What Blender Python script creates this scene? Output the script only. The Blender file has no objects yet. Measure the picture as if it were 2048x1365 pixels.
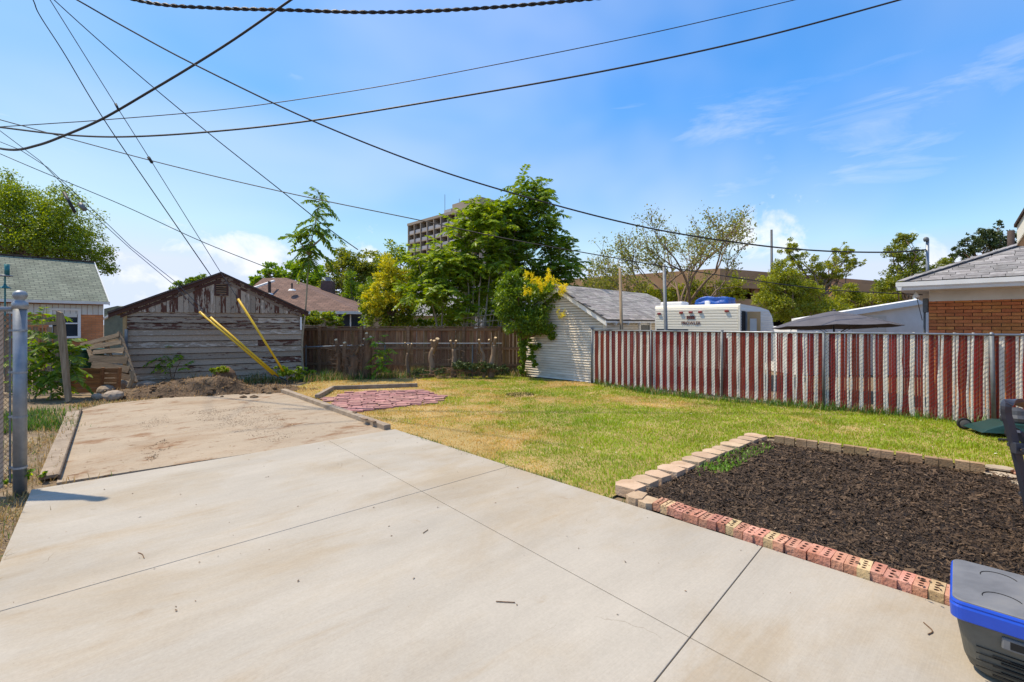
import bpy, bmesh, math, random
import numpy as np
from mathutils import Vector, Matrix

SC = bpy.context.scene
COL = SC.collection
R = math.radians
random.seed(7)
RNG = np.random.default_rng(11)

# ---------------------------------------------------------------- camera, sky, sun, exposure
F, H, HZ, CX = 910.0, 1.9, 649.0, 1024.0          # focal length in photo pixels, eye height, horizon row
cam_data = bpy.data.cameras.new('camera')
cam_data.sensor_width = 36.0
cam_data.lens = 36.0 * F / 2048.0
cam_data.shift_y = -(682.5 - HZ) / 2048.0
cam_data.clip_start = 0.05
cam_data.clip_end = 3000.0
cam = bpy.data.objects.new('camera', cam_data)
COL.objects.link(cam)
cam.location = (0, 0, H)
cam.rotation_euler = (R(90), 0, 0)
SC.camera = cam

SUN_EL = 62.0
SUN_DIR = Vector((-0.975, 0.22, 0)).normalized()   # horizontal direction towards the sun
sun_data = bpy.data.lights.new('sun', 'SUN')
sun_data.energy = 2.4
sun_data.angle = R(1.1)
sun_data.color = (1.0, 0.88, 0.69)
sun = bpy.data.objects.new('sun', sun_data)
COL.objects.link(sun)
to_sun = Vector((SUN_DIR.x * math.cos(R(SUN_EL)), SUN_DIR.y * math.cos(R(SUN_EL)), math.sin(R(SUN_EL))))
sun.rotation_euler = to_sun.to_track_quat('Z', 'Y').to_euler()
sun.location = (-20, 10, 40)

world = bpy.data.worlds.new('World')
SC.world = world
world.use_nodes = True
wn, wl = world.node_tree.nodes, world.node_tree.links
wn.clear()
w_out = wn.new('ShaderNodeOutputWorld')
w_sky = wn.new('ShaderNodeTexSky')
w_sky.sky_type = 'NISHITA'
w_sky.sun_disc = False
w_sky.sun_elevation = R(SUN_EL)
w_sky.sun_rotation = math.atan2(SUN_DIR.x, SUN_DIR.y)
w_sky.altitude = 2200
w_sky.air_density = 1.0
w_sky.dust_density = 0.15
w_sky.ozone_density = 1.6
w_hsv = wn.new('ShaderNodeHueSaturation')
w_hsv.inputs['Hue'].default_value = 0.517
w_hsv.inputs['Saturation'].default_value = 1.47
wl.new(w_sky.outputs[0], w_hsv.inputs['Color'])
w_bg = wn.new('ShaderNodeBackground')
w_bg.inputs['Strength'].default_value = 0.15
w_gam = wn.new('ShaderNodeGamma')
w_gam.inputs['Gamma'].default_value = 0.72
wl.new(w_hsv.outputs[0], w_gam.inputs['Color'])
w_gain = wn.new('ShaderNodeVectorMath'); w_gain.operation = 'SCALE'
w_gain.inputs['Scale'].default_value = 1.20
wl.new(w_gam.outputs[0], w_gain.inputs[0])
w_cap = wn.new('ShaderNodeVectorMath'); w_cap.operation = 'MINIMUM'
w_cap.inputs[1].default_value = (1.72, 2.15, 3.0)          # the haze layer never gets brighter than this
wl.new(w_gain.outputs[0], w_cap.inputs[0])
wl.new(w_cap.outputs[0], w_bg.inputs['Color'])
w_cl = wn.new('ShaderNodeBackground')
w_cl.inputs['Color'].default_value = (0.97, 0.97, 1.0, 1)
w_cl.inputs['Strength'].default_value = 0.50
w_mix = wn.new('ShaderNodeMixShader')
wl.new(w_bg.outputs[0], w_mix.inputs[1])
wl.new(w_cl.outputs[0], w_mix.inputs[2])
wl.new(w_mix.outputs[0], w_out.inputs['Surface'])
w_tc = wn.new('ShaderNodeTexCoord')

def wmath(op, a, b=None, clamp=False):
    n = wn.new('ShaderNodeMath'); n.operation = op; n.use_clamp = clamp
    for i, v in enumerate((a, b)):
        if v is None: continue
        if isinstance(v, (int, float)): n.inputs[i].default_value = v
        else: wl.new(v, n.inputs[i])
    return n.outputs[0]

def wnoise(scale, vec_scale, detail=5, rough=0.55, dist=0.0, rot=(0, 0, 0), off=(0, 0, 0)):
    mp = wn.new('ShaderNodeMapping')
    mp.inputs['Scale'].default_value = vec_scale
    mp.inputs['Rotation'].default_value = rot
    mp.inputs['Location'].default_value = off
    wl.new(w_tc.outputs['Generated'], mp.inputs['Vector'])
    n = wn.new('ShaderNodeTexNoise')
    n.inputs['Scale'].default_value = scale
    n.inputs['Detail'].default_value = detail
    n.inputs['Roughness'].default_value = rough
    n.inputs['Distortion'].default_value = dist
    wl.new(mp.outputs[0], n.inputs['Vector'])
    return n.outputs['Fac']

def wramp(v, a, b):
    n = wn.new('ShaderNodeMapRange'); n.interpolation_type = 'SMOOTHSTEP'
    n.inputs['From Min'].default_value = a; n.inputs['From Max'].default_value = b
    wl.new(v, n.inputs['Value'])
    return n.outputs[0]

def wblob(px, py, rx, ry):
    """soft ellipse of cloud around one direction of the sky"""
    c = Vector(((px - CX) / F, 1.0, (HZ - py) / F)).normalized()
    s = wn.new('ShaderNodeVectorMath'); s.operation = 'SUBTRACT'
    wl.new(w_tc.outputs['Generated'], s.inputs[0]); s.inputs[1].default_value = c
    m = wn.new('ShaderNodeVectorMath'); m.operation = 'MULTIPLY'
    wl.new(s.outputs[0], m.inputs[0]); m.inputs[1].default_value = (F / rx, F / rx, F / ry)
    l = wn.new('ShaderNodeVectorMath'); l.operation = 'LENGTH'
    wl.new(m.outputs[0], l.inputs[0])
    return wmath('SUBTRACT', 1.0, l.outputs['Value'])

n_cum = wnoise(11.0, (1, 1, 1.3), 8, 0.6, 0.35)
cum = None
for b in ((430, 500, 120, 72), (520, 520, 80, 50), (270, 560, 110, 85), (215, 520, 40, 50), (1500, 480, 60, 60), (1570, 490, 100, 80), (720, 520, 70, 60), (1880, 530, 80, 45)):
    v = wblob(*b)
    v = wmath('ADD', v, wmath('MULTIPLY', wmath('SUBTRACT', n_cum, 0.5), 4.5))
    v = wramp(v, -0.15, 1.45)
    cum = v if cum is None else wmath('MAXIMUM', cum, v)
cum = wmath('MULTIPLY', cum, 0.85)
n_cir = wnoise(2.2, (1.0, 1.0, 4.2), 6, 0.6, 0.6, rot=(0.0, R(18), R(20)), off=(0.3, 0.1, 0.5))
n_msk = wnoise(1.5, (1, 1, 1.6), 2, 0.5, 0.0, off=(1.1, 0.4, 0.2))
cir = wmath('MULTIPLY', wramp(n_cir, 0.46, 0.80), wramp(n_msk, 0.36, 0.66))
cir = wmath('MULTIPLY', cir, 0.55)
n_str = wnoise(3.4, (1.0, 1.0, 5.0), 6, 0.62, 0.8, rot=(0.0, R(14), R(10)), off=(2.3, 0.7, 1.5))
for b in ((120, 150, 330, 110), (1460, 245, 330, 75), (1850, 190, 330, 110), (620, 135, 190, 60), (1700, 330, 420, 70)):
    v = wmath('MULTIPLY', wramp(wblob(*b), 0.0, 0.9), wramp(n_str, 0.30, 0.78))
    cir = wmath('MAXIMUM', cir, wmath('MULTIPLY', v, 0.40))
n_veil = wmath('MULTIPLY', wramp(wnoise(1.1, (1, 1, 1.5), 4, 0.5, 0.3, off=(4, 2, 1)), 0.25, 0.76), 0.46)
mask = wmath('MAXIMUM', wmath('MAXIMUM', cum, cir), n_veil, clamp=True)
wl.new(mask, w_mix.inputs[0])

SC.view_settings.view_transform = 'Standard'
SC.view_settings.look = 'None'
SC.view_settings.exposure = 1.2
SC.view_settings.gamma = 1.0
SC.view_settings.use_curve_mapping = False
SC.render.engine = 'CYCLES'
SC.cycles.max_bounces = 6
SC.cycles.transparent_max_bounces = 8

# ---------------------------------------------------------------- helpers
def G(px, py, z=0.0):
    """ground point (height z) seen at a pixel of the photograph"""
    Y = F * (H - z) / (py - HZ)
    return Vector(((px - CX) / F * Y, Y, z))

def P(px, py, Y):
    """point at depth Y seen at a pixel of the photograph"""
    return Vector(((px - CX) / F * Y, Y, H - (py - HZ) / F * Y))

ORG = {}                                            # world origin of every object built

def link(o, parent=None, org=None):
    COL.objects.link(o)
    ORG[o.name] = Vector(org) if org is not None else Vector((0, 0, 0))
    if parent is not None:
        o.parent = parent
        o.location = ORG[o.name] - ORG[parent.name]
    else:
        o.location = ORG[o.name]
    return o

def tag(o, label=None, cat=None, group=None, kind=None):
    if label: o['label'] = label
    if cat: o['category'] = cat
    if group: o['group'] = group
    if kind: o['kind'] = kind
    return o

def thing(name, label, cat, org, group=None):
    o = bpy.data.objects.new(name, None)
    o.empty_display_size = 0.2
    link(o, None, org)
    return tag(o, label, cat, group)

class MB:
    """collects shapes in world coordinates; build() links them as one mesh object"""
    def __init__(self):
        self.v, self.f = [], []
    def add(self, vs, fs):
        n = len(self.v)
        self.v += [tuple(p) for p in vs]
        self.f += [tuple(i + n for i in q) for q in fs]
        return self
    def box(self, c, size, ex=(1, 0, 0), ey=(0, 1, 0), ez=(0, 0, 1)):
        c, ex, ey, ez = Vector(c), Vector(ex), Vector(ey), Vector(ez)
        a, b, d = ex * size[0] / 2, ey * size[1] / 2, ez * size[2] / 2
        vs = [c + a * i + b * j + d * k for k in (-1, 1) for j in (-1, 1) for i in (-1, 1)]
        return self.add(vs, [(0, 2, 3, 1), (4, 5, 7, 6), (0, 1, 5, 4), (2, 6, 7, 3), (0, 4, 6, 2), (1, 3, 7, 5)])
    def bar(self, p0, p1, w, h, up=(0, 0, 1)):
        p0, p1 = Vector(p0), Vector(p1)
        ex = (p1 - p0); L = ex.length; ex.normalize()
        up = Vector(up)
        if abs(ex.dot(up)) > 0.98: up = Vector((0, 1, 0))
        ey = up.cross(ex).normalized(); ez = ex.cross(ey)
        return self.box((p0 + p1) / 2, (L, w, h), ex, ey, ez)
    def prism(self, pts, vec):
        vec = Vector(vec); n = len(pts)
        vs = [Vector(p) for p in pts] + [Vector(p) + vec for p in pts]
        fs = [tuple(range(n))[::-1], tuple(range(n, 2 * n))]
        fs += [(i, (i + 1) % n, n + (i + 1) % n, n + i) for i in range(n)]
        return self.add(vs, fs)
    def tube(self, pts, r, seg=8, cap=True):
        pts = [Vector(p) for p in pts]
        rs = r if isinstance(r, (list, tuple)) else [r] * len(pts)
        n0 = len(self.v); prev = None
        for i, p in enumerate(pts):
            t = (pts[min(i + 1, len(pts) - 1)] - pts[max(i - 1, 0)])
            t = t.normalized() if t.length > 1e-9 else Vector((0, 0, 1))
            if prev is None:
                a = t.cross(Vector((0, 0, 1)))
                if a.length < 1e-3: a = t.cross(Vector((0, 1, 0)))
            else:
                a = prev - t * prev.dot(t)
                if a.length < 1e-6: a = t.orthogonal()
            a.normalize(); prev = a; b = t.cross(a)
            for k in range(seg):
                th = 2 * math.pi * k / seg
                self.v.append(tuple(p + (a * math.cos(th) + b * math.sin(th)) * rs[i]))
        for i in range(len(pts) - 1):
            for k in range(seg):
                q = n0 + i * seg
                self.f.append((q + k, q + (k + 1) % seg, q + seg + (k + 1) % seg, q + seg + k))
        if cap:
            self.f.append(tuple(n0 + k for k in range(seg))[::-1])
            self.f.append(tuple(n0 + (len(pts) - 1) * seg + k for k in range(seg)))
        return self
    def lathe(self, c, prof, seg=16, axis=(0, 0, 1)):
        """prof: (radius, height) pairs along axis"""
        ax = Vector(axis).normalized(); a = ax.orthogonal().normalized(); b = ax.cross(a)
        n0 = len(self.v); c = Vector(c)
        for r, h in prof:
            for k in range(seg):
                th = 2 * math.pi * k / seg
                self.v.append(tuple(c + ax * h + (a * math.cos(th) + b * math.sin(th)) * r))
        for i in range(len(prof) - 1):
            for k in range(seg):
                q = n0 + i * seg
                self.f.append((q + k, q + (k + 1) % seg, q + seg + (k + 1) % seg, q + seg + k))
        self.f.append(tuple(n0 + k for k in range(seg))[::-1])
        self.f.append(tuple(n0 + (len(prof) - 1) * seg + k for k in range(seg)))
        return self
    def mesh(self, name, mat, org=(0, 0, 0), smooth=False):
        me = bpy.data.meshes.new(name)
        o = Vector(org)
        me.from_pydata([tuple(Vector(p) - o) for p in self.v], [], self.f)
        bm = bmesh.new(); bm.from_mesh(me)
        bmesh.ops.recalc_face_normals(bm, faces=bm.faces)
        bm.to_mesh(me); bm.free()
        me.materials.append(mat)
        if smooth: me.polygons.foreach_set('use_smooth', [True] * len(me.polygons))
        return me
    def build(self, name, mat, parent=None, org=None, smooth=False, bevel=0.0, kind=None):
        if org is None:
            org = ORG[parent.name] if parent is not None else Vector((0, 0, 0))
        o = bpy.data.objects.new(name, self.mesh(name, mat, org, smooth))
        link(o, parent, org)
        if bevel:
            m = o.modifiers.new('bevel', 'BEVEL'); m.width = bevel; m.segments = 2
            m.limit_method = 'ANGLE'; m.angle_limit = R(40)
        if kind: o['kind'] = kind
        return o

def inst(name, me, parent, mtx):
    """another object on a shared mesh, placed by a world matrix"""
    o = bpy.data.objects.new(name, me)
    COL.objects.link(o)
    ORG[o.name] = mtx.to_translation()
    if parent is not None:
        o.parent = parent
        o.matrix_basis = Matrix.Translation(-ORG[parent.name]) @ mtx
    else:
        o.matrix_basis = mtx
    return o

def frame(o, ex, ey, ez=None, s=(1, 1, 1)):
    ex, ey = Vector(ex).normalized(), Vector(ey).normalized()
    ez = Vector(ez).normalized() if ez is not None else ex.cross(ey)
    m = Matrix.Identity(4)
    for i, (a, k) in enumerate(((ex, s[0]), (ey, s[1]), (ez, s[2]))):
        for j in range(3): m[j][i] = a[j] * k
    for j in range(3): m[j][3] = o[j]
    return m

def np_mesh(name, V, faces, mat, parent=None, org=None, col=None, kind=None, nper=4):
    """fast mesh from numpy: V (N,3) world, faces (M,nper)"""
    if org is None: org = ORG[parent.name] if parent is not None else Vector((0, 0, 0))
    V = np.asarray(V, np.float32) - np.array(org, np.float32)
    me = bpy.data.meshes.new(name)
    me.vertices.add(len(V)); me.vertices.foreach_set('co', V.ravel())
    M = len(faces)
    me.loops.add(M * nper); me.polygons.add(M)
    me.loops.foreach_set('vertex_index', np.asarray(faces, np.int32).ravel())
    me.polygons.foreach_set('loop_start', np.arange(0, M * nper, nper, dtype=np.int32))
    me.update(calc_edges=True)
    if col is not None:
        ca = me.color_attributes.new('tint', 'FLOAT_COLOR', 'POINT')
        c4 = np.ones((len(V), 4), np.float32); c4[:, :3] = col
        ca.data.foreach_set('color', c4.ravel())
    me.materials.append(mat)
    o = bpy.data.objects.new(name, me)
    link(o, parent, org)
    if kind: o['kind'] = kind
    return o

def vnoise(x, y, seed=0):
    """smooth value noise 0..1 on numpy arrays"""
    def h(i, j):
        n = (i.astype(np.int64) * 374761393 + j.astype(np.int64) * 668265263 + seed * 144665) & 0x7fffffff
        n = ((n ^ (n >> 13)) * 1274126177) & 0x7fffffff
        return ((n ^ (n >> 16)) & 0xffff) / 65535.0
    xi, yi = np.floor(x), np.floor(y); fx, fy = x - xi, y - yi
    fx, fy = fx * fx * (3 - 2 * fx), fy * fy * (3 - 2 * fy)
    a, b, c, d = h(xi, yi), h(xi + 1, yi), h(xi, yi + 1), h(xi + 1, yi + 1)
    return (a * (1 - fx) + b * fx) * (1 - fy) + (c * (1 - fx) + d * fx) * fy

def fbm(x, y, seed=0, o=4):
    s, a, t = 0, 1.0, 0
    for k in range(o):
        s = s + a * vnoise(x * 2 ** k, y * 2 ** k, seed + k); t += a; a *= 0.5
    return s / t

def in_poly(x, y, poly):
    r = np.zeros(len(x), bool); n = len(poly)
    for i in range(n):
        x0, y0 = poly[i][0], poly[i][1]; x1, y1 = poly[(i + 1) % n][0], poly[(i + 1) % n][1]
        if y0 == y1: continue
        c = ((y0 > y) != (y1 > y)) & (x < (x1 - x0) * (y - y0) / (y1 - y0) + x0)
        r ^= c
    return r

# ---------------------------------------------------------------- materials
def nt(name):
    m = bpy.data.materials.new(name); m.use_nodes = True
    n, l = m.node_tree.nodes, m.node_tree.links
    return m, n, l, n['Principled BSDF']

def N(n, t, **kw):
    x = n.new('ShaderNode' + t)
    for k, v in kw.items():
        if hasattr(x, k): setattr(x, k, v)
        else: x.inputs[k.replace('_', ' ')].default_value = v
    return x

def ramp(n, stops):
    r = n.new('ShaderNodeValToRGB'); e = r.color_ramp.elements
    while len(e) < len(stops): e.new(0.5)
    for q, (p, c) in zip(e, stops):
        q.position = p; q.color = (*c, 1) if len(c) == 3 else c
    return r

def mk(name, cols, scale=4.0, detail=5.0, rough=0.85, bump=0.15, bscale=None, stretch=(1, 1, 1), rnd=0.12, hue=0.0, metal=0.0,
       spec=0.3, island=False, lo=0.3, hi=0.7, bdist=0.02, rot=(0, 0, 0)):
    m, n, l, b = nt(name)
    tc = N(n, 'TexCoord'); oi = N(n, 'ObjectInfo'); geo = N(n, 'NewGeometry')
    rv = geo.outputs['Random Per Island'] if island else oi.outputs['Random']
    mu = N(n, 'VectorMath', operation='MULTIPLY_ADD')
    cmb = N(n, 'CombineXYZ')
    for k in range(3): l.new(oi.outputs['Random'], cmb.inputs[k])
    l.new(cmb.outputs[0], mu.inputs[0]); mu.inputs[1].default_value = (37, 53, 71); l.new(tc.outputs['Object'], mu.inputs[2])
    mr = N(n, 'Mapping'); mr.inputs['Rotation'].default_value = rot
    l.new(mu.outputs[0], mr.inputs['Vector'])
    mp = N(n, 'Mapping'); mp.inputs['Scale'].default_value = stretch
    l.new(mr.outputs[0], mp.inputs['Vector'])
    no = N(n, 'TexNoise', Scale=scale, Detail=detail, Roughness=0.6)
    l.new(mp.outputs[0], no.inputs['Vector'])
    k = len(cols)
    rp = ramp(n, [(lo + (hi - lo) * i / max(1, k - 1), c) for i, c in enumerate(cols)])
    l.new(no.outputs['Fac'], rp.inputs[0])
    hs = N(n, 'HueSaturation')
    mv = N(n, 'MapRange'); mv.inputs['To Min'].default_value = 1 - rnd; mv.inputs['To Max'].default_value = 1 + rnd
    l.new(rv, mv.inputs['Value']); l.new(mv.outputs[0], hs.inputs['Value'])
    if hue:
        mh = N(n, 'MapRange'); mh.inputs['To Min'].default_value = 0.5 - hue; mh.inputs['To Max'].default_value = 0.5 + hue
        fr = N(n, 'Math', operation='FRACT'); m7 = N(n, 'Math', operation='MULTIPLY'); m7.inputs[1].default_value = 7.31
        l.new(rv, m7.inputs[0]); l.new(m7.outputs[0], fr.inputs[0]); l.new(fr.outputs[0], mh.inputs['Value']); l.new(mh.outputs[0], hs.inputs['Hue'])
    l.new(rp.outputs[0], hs.inputs['Color']); l.new(hs.outputs[0], b.inputs['Base Color'])
    b.inputs['Roughness'].default_value = rough; b.inputs['Metallic'].default_value = metal
    b.inputs['Specular IOR Level'].default_value = spec
    if bump:
        nb = N(n, 'TexNoise', Scale=bscale or scale * 4, Detail=4.0)
        l.new(mp.outputs[0], nb.inputs['Vector'])
        bp = N(n, 'Bump', Strength=bump, Distance=bdist)
        l.new(nb.outputs['Fac'], bp.inputs['Height']); l.new(bp.outputs[0], b.inputs['Normal'])
    return m

def leafmat(name, stops, trans=0.35, attr=False, gain=1.0):
    """thin leaf: diffuse plus light coming through, colour varies from leaf to leaf"""
    m, n, l, b = nt(name)
    n.remove(b); out = n['Material Output']
    geo = N(n, 'NewGeometry')
    if attr:
        at = N(n, 'Attribute', attribute_name='tint'); hs = N(n, 'HueSaturation')
        mv = N(n, 'MapRange'); mv.inputs['To Min'].default_value = 0.78; mv.inputs['To Max'].default_value = 1.22
        l.new(geo.outputs['Random Per Island'], mv.inputs['Value']); l.new(mv.outputs[0], hs.inputs['Value'])
        l.new(at.outputs['Color'], hs.inputs['Color']); c = hs.outputs[0]
    else:
        rp = ramp(n, [(i / (len(stops) - 1), s) for i, s in enumerate(stops)])
        l.new(geo.outputs['Random Per Island'], rp.inputs[0]); c = rp.outputs[0]
    d = N(n, 'BsdfDiffuse'); t = N(n, 'BsdfTranslucent'); g = N(n, 'BsdfGlossy'); g.inputs['Roughness'].default_value = 0.45
    l.new(c, d.inputs['Color'])
    hs2 = N(n, 'HueSaturation', Hue=0.487, Saturation=1.12, Value=1.35); l.new(c, hs2.inputs['Color']); l.new(hs2.outputs[0], t.inputs['Color'])
    mx = N(n, 'MixShader'); mx.inputs[0].default_value = trans
    l.new(d.outputs[0], mx.inputs[1]); l.new(t.outputs[0], mx.inputs[2])
    mg = N(n, 'MixShader'); mg.inputs[0].default_value = 0.03
    l.new(mx.outputs[0], mg.inputs[1]); l.new(g.outputs[0], mg.inputs[2])
    l.new(mg.outputs[0], out.inputs['Surface'])
    return m

def flat(name, c, rough=0.5, metal=0.0, spec=0.4):
    return mk(name, [tuple(x * 0.9 for x in c), tuple(min(1, x * 1.08) for x in c)], 6.0, rough=rough, metal=metal, spec=spec, bump=0.03, rnd=0.04)

def shingle_tex(name, c0, c1, c2, w, h, rough=0.9):
    """distant shingle roof: rows of tabs by a brick texture on UV-like object coordinates (x along eave, z up)"""
    m, n, l, b = nt(name)
    tc = N(n, 'TexCoord')
    br = N(n, 'TexBrick'); br.offset = 0.5
    br.inputs['Color1'].default_value = (*c0, 1); br.inputs['Color2'].default_value = (*c1, 1); br.inputs['Mortar'].default_value = (*c2, 1)
    br.inputs['Scale'].default_value = 1.0; br.inputs['Brick Width'].default_value = w; br.inputs['Row Height'].default_value = h
    br.inputs['Mortar Size'].default_value = h * 0.10; br.inputs['Bias'].default_value = 0.0
    l.new(tc.outputs['UV'], br.inputs['Vector'])
    no = N(n, 'TexNoise', Scale=1.2, Detail=6.0); l.new(tc.outputs['Object'], no.inputs['Vector'])
    rp = ramp(n, [(0.3, (0.75, 0.75, 0.75)), (0.7, (1.2, 1.2, 1.2))]); l.new(no.outputs['Fac'], rp.inputs[0])
    mx = N(n, 'MixRGB', blend_type='MULTIPLY'); mx.inputs[0].default_value = 1.0
    l.new(br.outputs['Color'], mx.inputs[1]); l.new(rp.outputs[0], mx.inputs[2])
    l.new(mx.outputs[0], b.inputs['Base Color']); b.inputs['Roughness'].default_value = rough
    bp = N(n, 'Bump', Strength=0.5, Distance=0.02); l.new(br.outputs['Fac'], bp.inputs['Height']); bp.invert = True
    l.new(bp.outputs[0], b.inputs['Normal'])
    return m

def uv_plane(o, ex, ey):
    """UV in metres along two directions"""
    me = o.data; uv = me.uv_layers.new(name='uv')
    ex, ey = Vector(ex), Vector(ey)
    for lp in me.loops:
        co = me.vertices[lp.vertex_index].co
        uv.data[lp.index].uv = (co.dot(ex), co.dot(ey))

def peeling(name, stretch, wood=((0.25, 0.185, 0.13), (0.43, 0.34, 0.25)), brown=(0.105, 0.045, 0.030), pale=(0.52, 0.44, 0.35), pamt=0.56, wamt=0.645):
    """weathered grey boards with flaking brown and pale paint"""
    m, n, l, b = nt(name)
    tc = N(n, 'TexCoord'); oi = N(n, 'ObjectInfo')
    cmb = N(n, 'CombineXYZ')
    for k in range(3): l.new(oi.outputs['Random'], cmb.inputs[k])
    mu = N(n, 'VectorMath', operation='MULTIPLY_ADD'); l.new(cmb.outputs[0], mu.inputs[0]); mu.inputs[1].default_value = (31, 17, 43); l.new(tc.outputs['Object'], mu.inputs[2])
    def noise(st, sc, det=6, r=0.6):
        mp = N(n, 'Mapping'); mp.inputs['Scale'].default_value = st; l.new(mu.outputs[0], mp.inputs['Vector'])
        x = N(n, 'TexNoise', Scale=sc, Detail=det, Roughness=r); l.new(mp.outputs[0], x.inputs['Vector']); return x.outputs['Fac']
    fine = noise(tuple(s * 3 for s in stretch), 12.0)
    base = ramp(n, [(0.3, wood[0]), (0.7, wood[1])]); l.new(fine, base.inputs[0])
    hs = N(n, 'HueSaturation'); mv = N(n, 'MapRange'); mv.inputs['To Min'].default_value = 0.78; mv.inputs['To Max'].default_value = 1.2
    l.new(oi.outputs['Random'], mv.inputs['Value']); l.new(mv.outputs[0], hs.inputs['Value']); l.new(base.outputs[0], hs.inputs['Color'])
    def layer(prev, colr, nf, thr, soft, k):
        fr = N(n, 'Math', operation='FRACT'); ml = N(n, 'Math', operation='MULTIPLY'); ml.inputs[1].default_value = k
        l.new(oi.outputs['Random'], ml.inputs[0]); l.new(ml.outputs[0], fr.inputs[0])
        th = N(n, 'MapRange'); th.inputs['To Min'].default_value = -0.16; th.inputs['To Max'].default_value = 0.16; l.new(fr.outputs[0], th.inputs['Value'])
        ad = N(n, 'Math', operation='ADD'); l.new(nf, ad.inputs[0]); l.new(th.outputs[0], ad.inputs[1])
        mr = N(n, 'MapRange'); mr.inputs['From Min'].default_value = thr; mr.inputs['From Max'].default_value = thr + soft
        l.new(ad.outputs[0], mr.inputs['Value'])
        mx = N(n, 'MixRGB'); l.new(mr.outputs[0], mx.inputs[0]); l.new(prev, mx.inputs[1]); mx.inputs[2].default_value = (*colr, 1)
        return mx.outputs[0], mr.outputs[0]
    c, mk1 = layer(hs.outputs[0], brown, noise(stretch, 4.0, 8, 0.65), pamt, 0.035, 5.7)
    c, mk2 = layer(c, pale, noise(tuple(s * 1.3 for s in stretch), 5.0, 8, 0.68), wamt, 0.04, 9.3)
    l.new(c, b.inputs['Base Color']); b.inputs['Roughness'].default_value = 0.88; b.inputs['Specular IOR Level'].default_value = 0.25
    ad = N(n, 'Math', operation='ADD'); l.new(fine, ad.inputs[0]); l.new(mk1, ad.inputs[1])
    bp = N(n, 'Bump', Strength=0.35, Distance=0.006); l.new(ad.outputs[0], bp.inputs['Height']); l.new(bp.outputs[0], b.inputs['Normal'])
    return m

MAT = {}
MAT['dirt'] = mk('dirt', [(0.13, 0.09, 0.055), (0.20, 0.145, 0.09), (0.27, 0.21, 0.13)], 1.3, 8, bump=0.7, bscale=14, rnd=0, bdist=0.04)
MAT['thatch'] = mk('thatch', [(0.26, 0.20, 0.055), (0.38, 0.27, 0.10), (0.46, 0.34, 0.15)], 1.1, 8, bump=0.6, bscale=30, rnd=0, bdist=0.03)
MAT['straw'] = leafmat('straw', [(0.30, 0.19, 0.08), (0.46, 0.34, 0.16), (0.62, 0.50, 0.27), (0.22, 0.13, 0.06)], 0.2)
MAT['blade'] = leafmat('blade', None, 0.35, attr=True)
MAT['mulch_bed'] = mk('mulch_soil', [(0.018, 0.012, 0.009), (0.04, 0.028, 0.02)], 6, 6, bump=0.9, bscale=40, rnd=0)
MAT['mulch'] = mk('mulch_chip', [(0.036, 0.022, 0.012), (0.098, 0.062, 0.036)], 9, 4, bump=0.2, rnd=0.75, island=True, rough=0.8)
MAT['mound'] = mk('mound_dirt', [(0.075, 0.046, 0.025), (0.14, 0.088, 0.048), (0.25, 0.165, 0.085)], 1.8, 9, bump=1.0, bscale=11, rnd=0, bdist=0.07)
MAT['bark'] = mk('bark', [(0.15, 0.10, 0.062), (0.30, 0.21, 0.135)], 8, 6, bump=0.6, stretch=(1, 1, 0.25), rnd=0.1)
MAT['bark_pale'] = mk('bark_pale', [(0.22, 0.18, 0.12), (0.38, 0.32, 0.22)], 7, 5, bump=0.4, stretch=(1, 1, 0.3), rnd=0.1)
MAT['bark_dark'] = mk('bark_dark', [(0.085, 0.048, 0.026), (0.23, 0.135, 0.075)], 9, 6, bump=0.9, stretch=(1, 1, 0.2), rnd=0.15)
MAT['cut'] = mk('cut_wood', [(0.55, 0.38, 0.20), (0.72, 0.54, 0.32)], 10, 4, bump=0.1)
MAT['galv'] = mk('galvanised', [(0.20, 0.22, 0.24), (0.32, 0.335, 0.35)], 7, 6, rough=0.5, metal=0.55, bump=0.04, spec=0.5)
MAT['galv_dull'] = mk('galvanised_dull', [(0.12, 0.13, 0.135), (0.19, 0.20, 0.205)], 9, 6, rough=0.6, metal=0.35, bump=0.05)
MAT['wire'] = flat('chain_wire', (0.10, 0.10, 0.10), 0.7, 0.2)
MAT['rust_wire'] = mk('rusty_wire', [(0.10, 0.065, 0.045), (0.19, 0.15, 0.11)], 9, 4, rough=0.8, metal=0.2)
MAT['slat_white'] = mk('slat_white', [(0.76, 0.69, 0.57), (0.89, 0.83, 0.71)], 2.2, 6, rough=0.5, stretch=(3, 3, 0.5), rnd=0.10, bump=0.03, spec=0.4)
MAT['slat_red'] = mk('slat_red', [(0.175, 0.016, 0.008), (0.26, 0.028, 0.014)], 2.0, 6, rough=0.7, stretch=(3, 3, 0.5), rnd=0.30, bump=0.03, spec=0.4, hue=0.008)
MAT['fence_wood'] = mk('fence_wood', [(0.13, 0.062, 0.027), (0.26, 0.130, 0.058), (0.37, 0.20, 0.095)], 5, 7, stretch=(3, 3, 0.35), rnd=0.35, hue=0.012, bump=0.5)
MAT['fence_rail'] = mk('fence_rail', [(0.19, 0.10, 0.052), (0.33, 0.19, 0.10)], 5, 7, stretch=(0.4, 3, 3), rnd=0.2, bump=0.4)
MAT['post_wood'] = mk('post_wood', [(0.17, 0.12, 0.07), (0.33, 0.25, 0.16)], 6, 7, stretch=(3, 3, 0.3), rnd=0.15, bump=0.4)
MAT['timber'] = mk('timber', [(0.20, 0.15, 0.105), (0.36, 0.29, 0.215)], 5, 7, stretch=(1, 1, 1), rnd=0.15, bump=0.5)
MAT['pallet'] = mk('pallet_wood', [(0.15, 0.105, 0.065), (0.28, 0.205, 0.13)], 4, 7, stretch=(0.5, 2, 4), rnd=0.25, bump=0.4)
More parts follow.
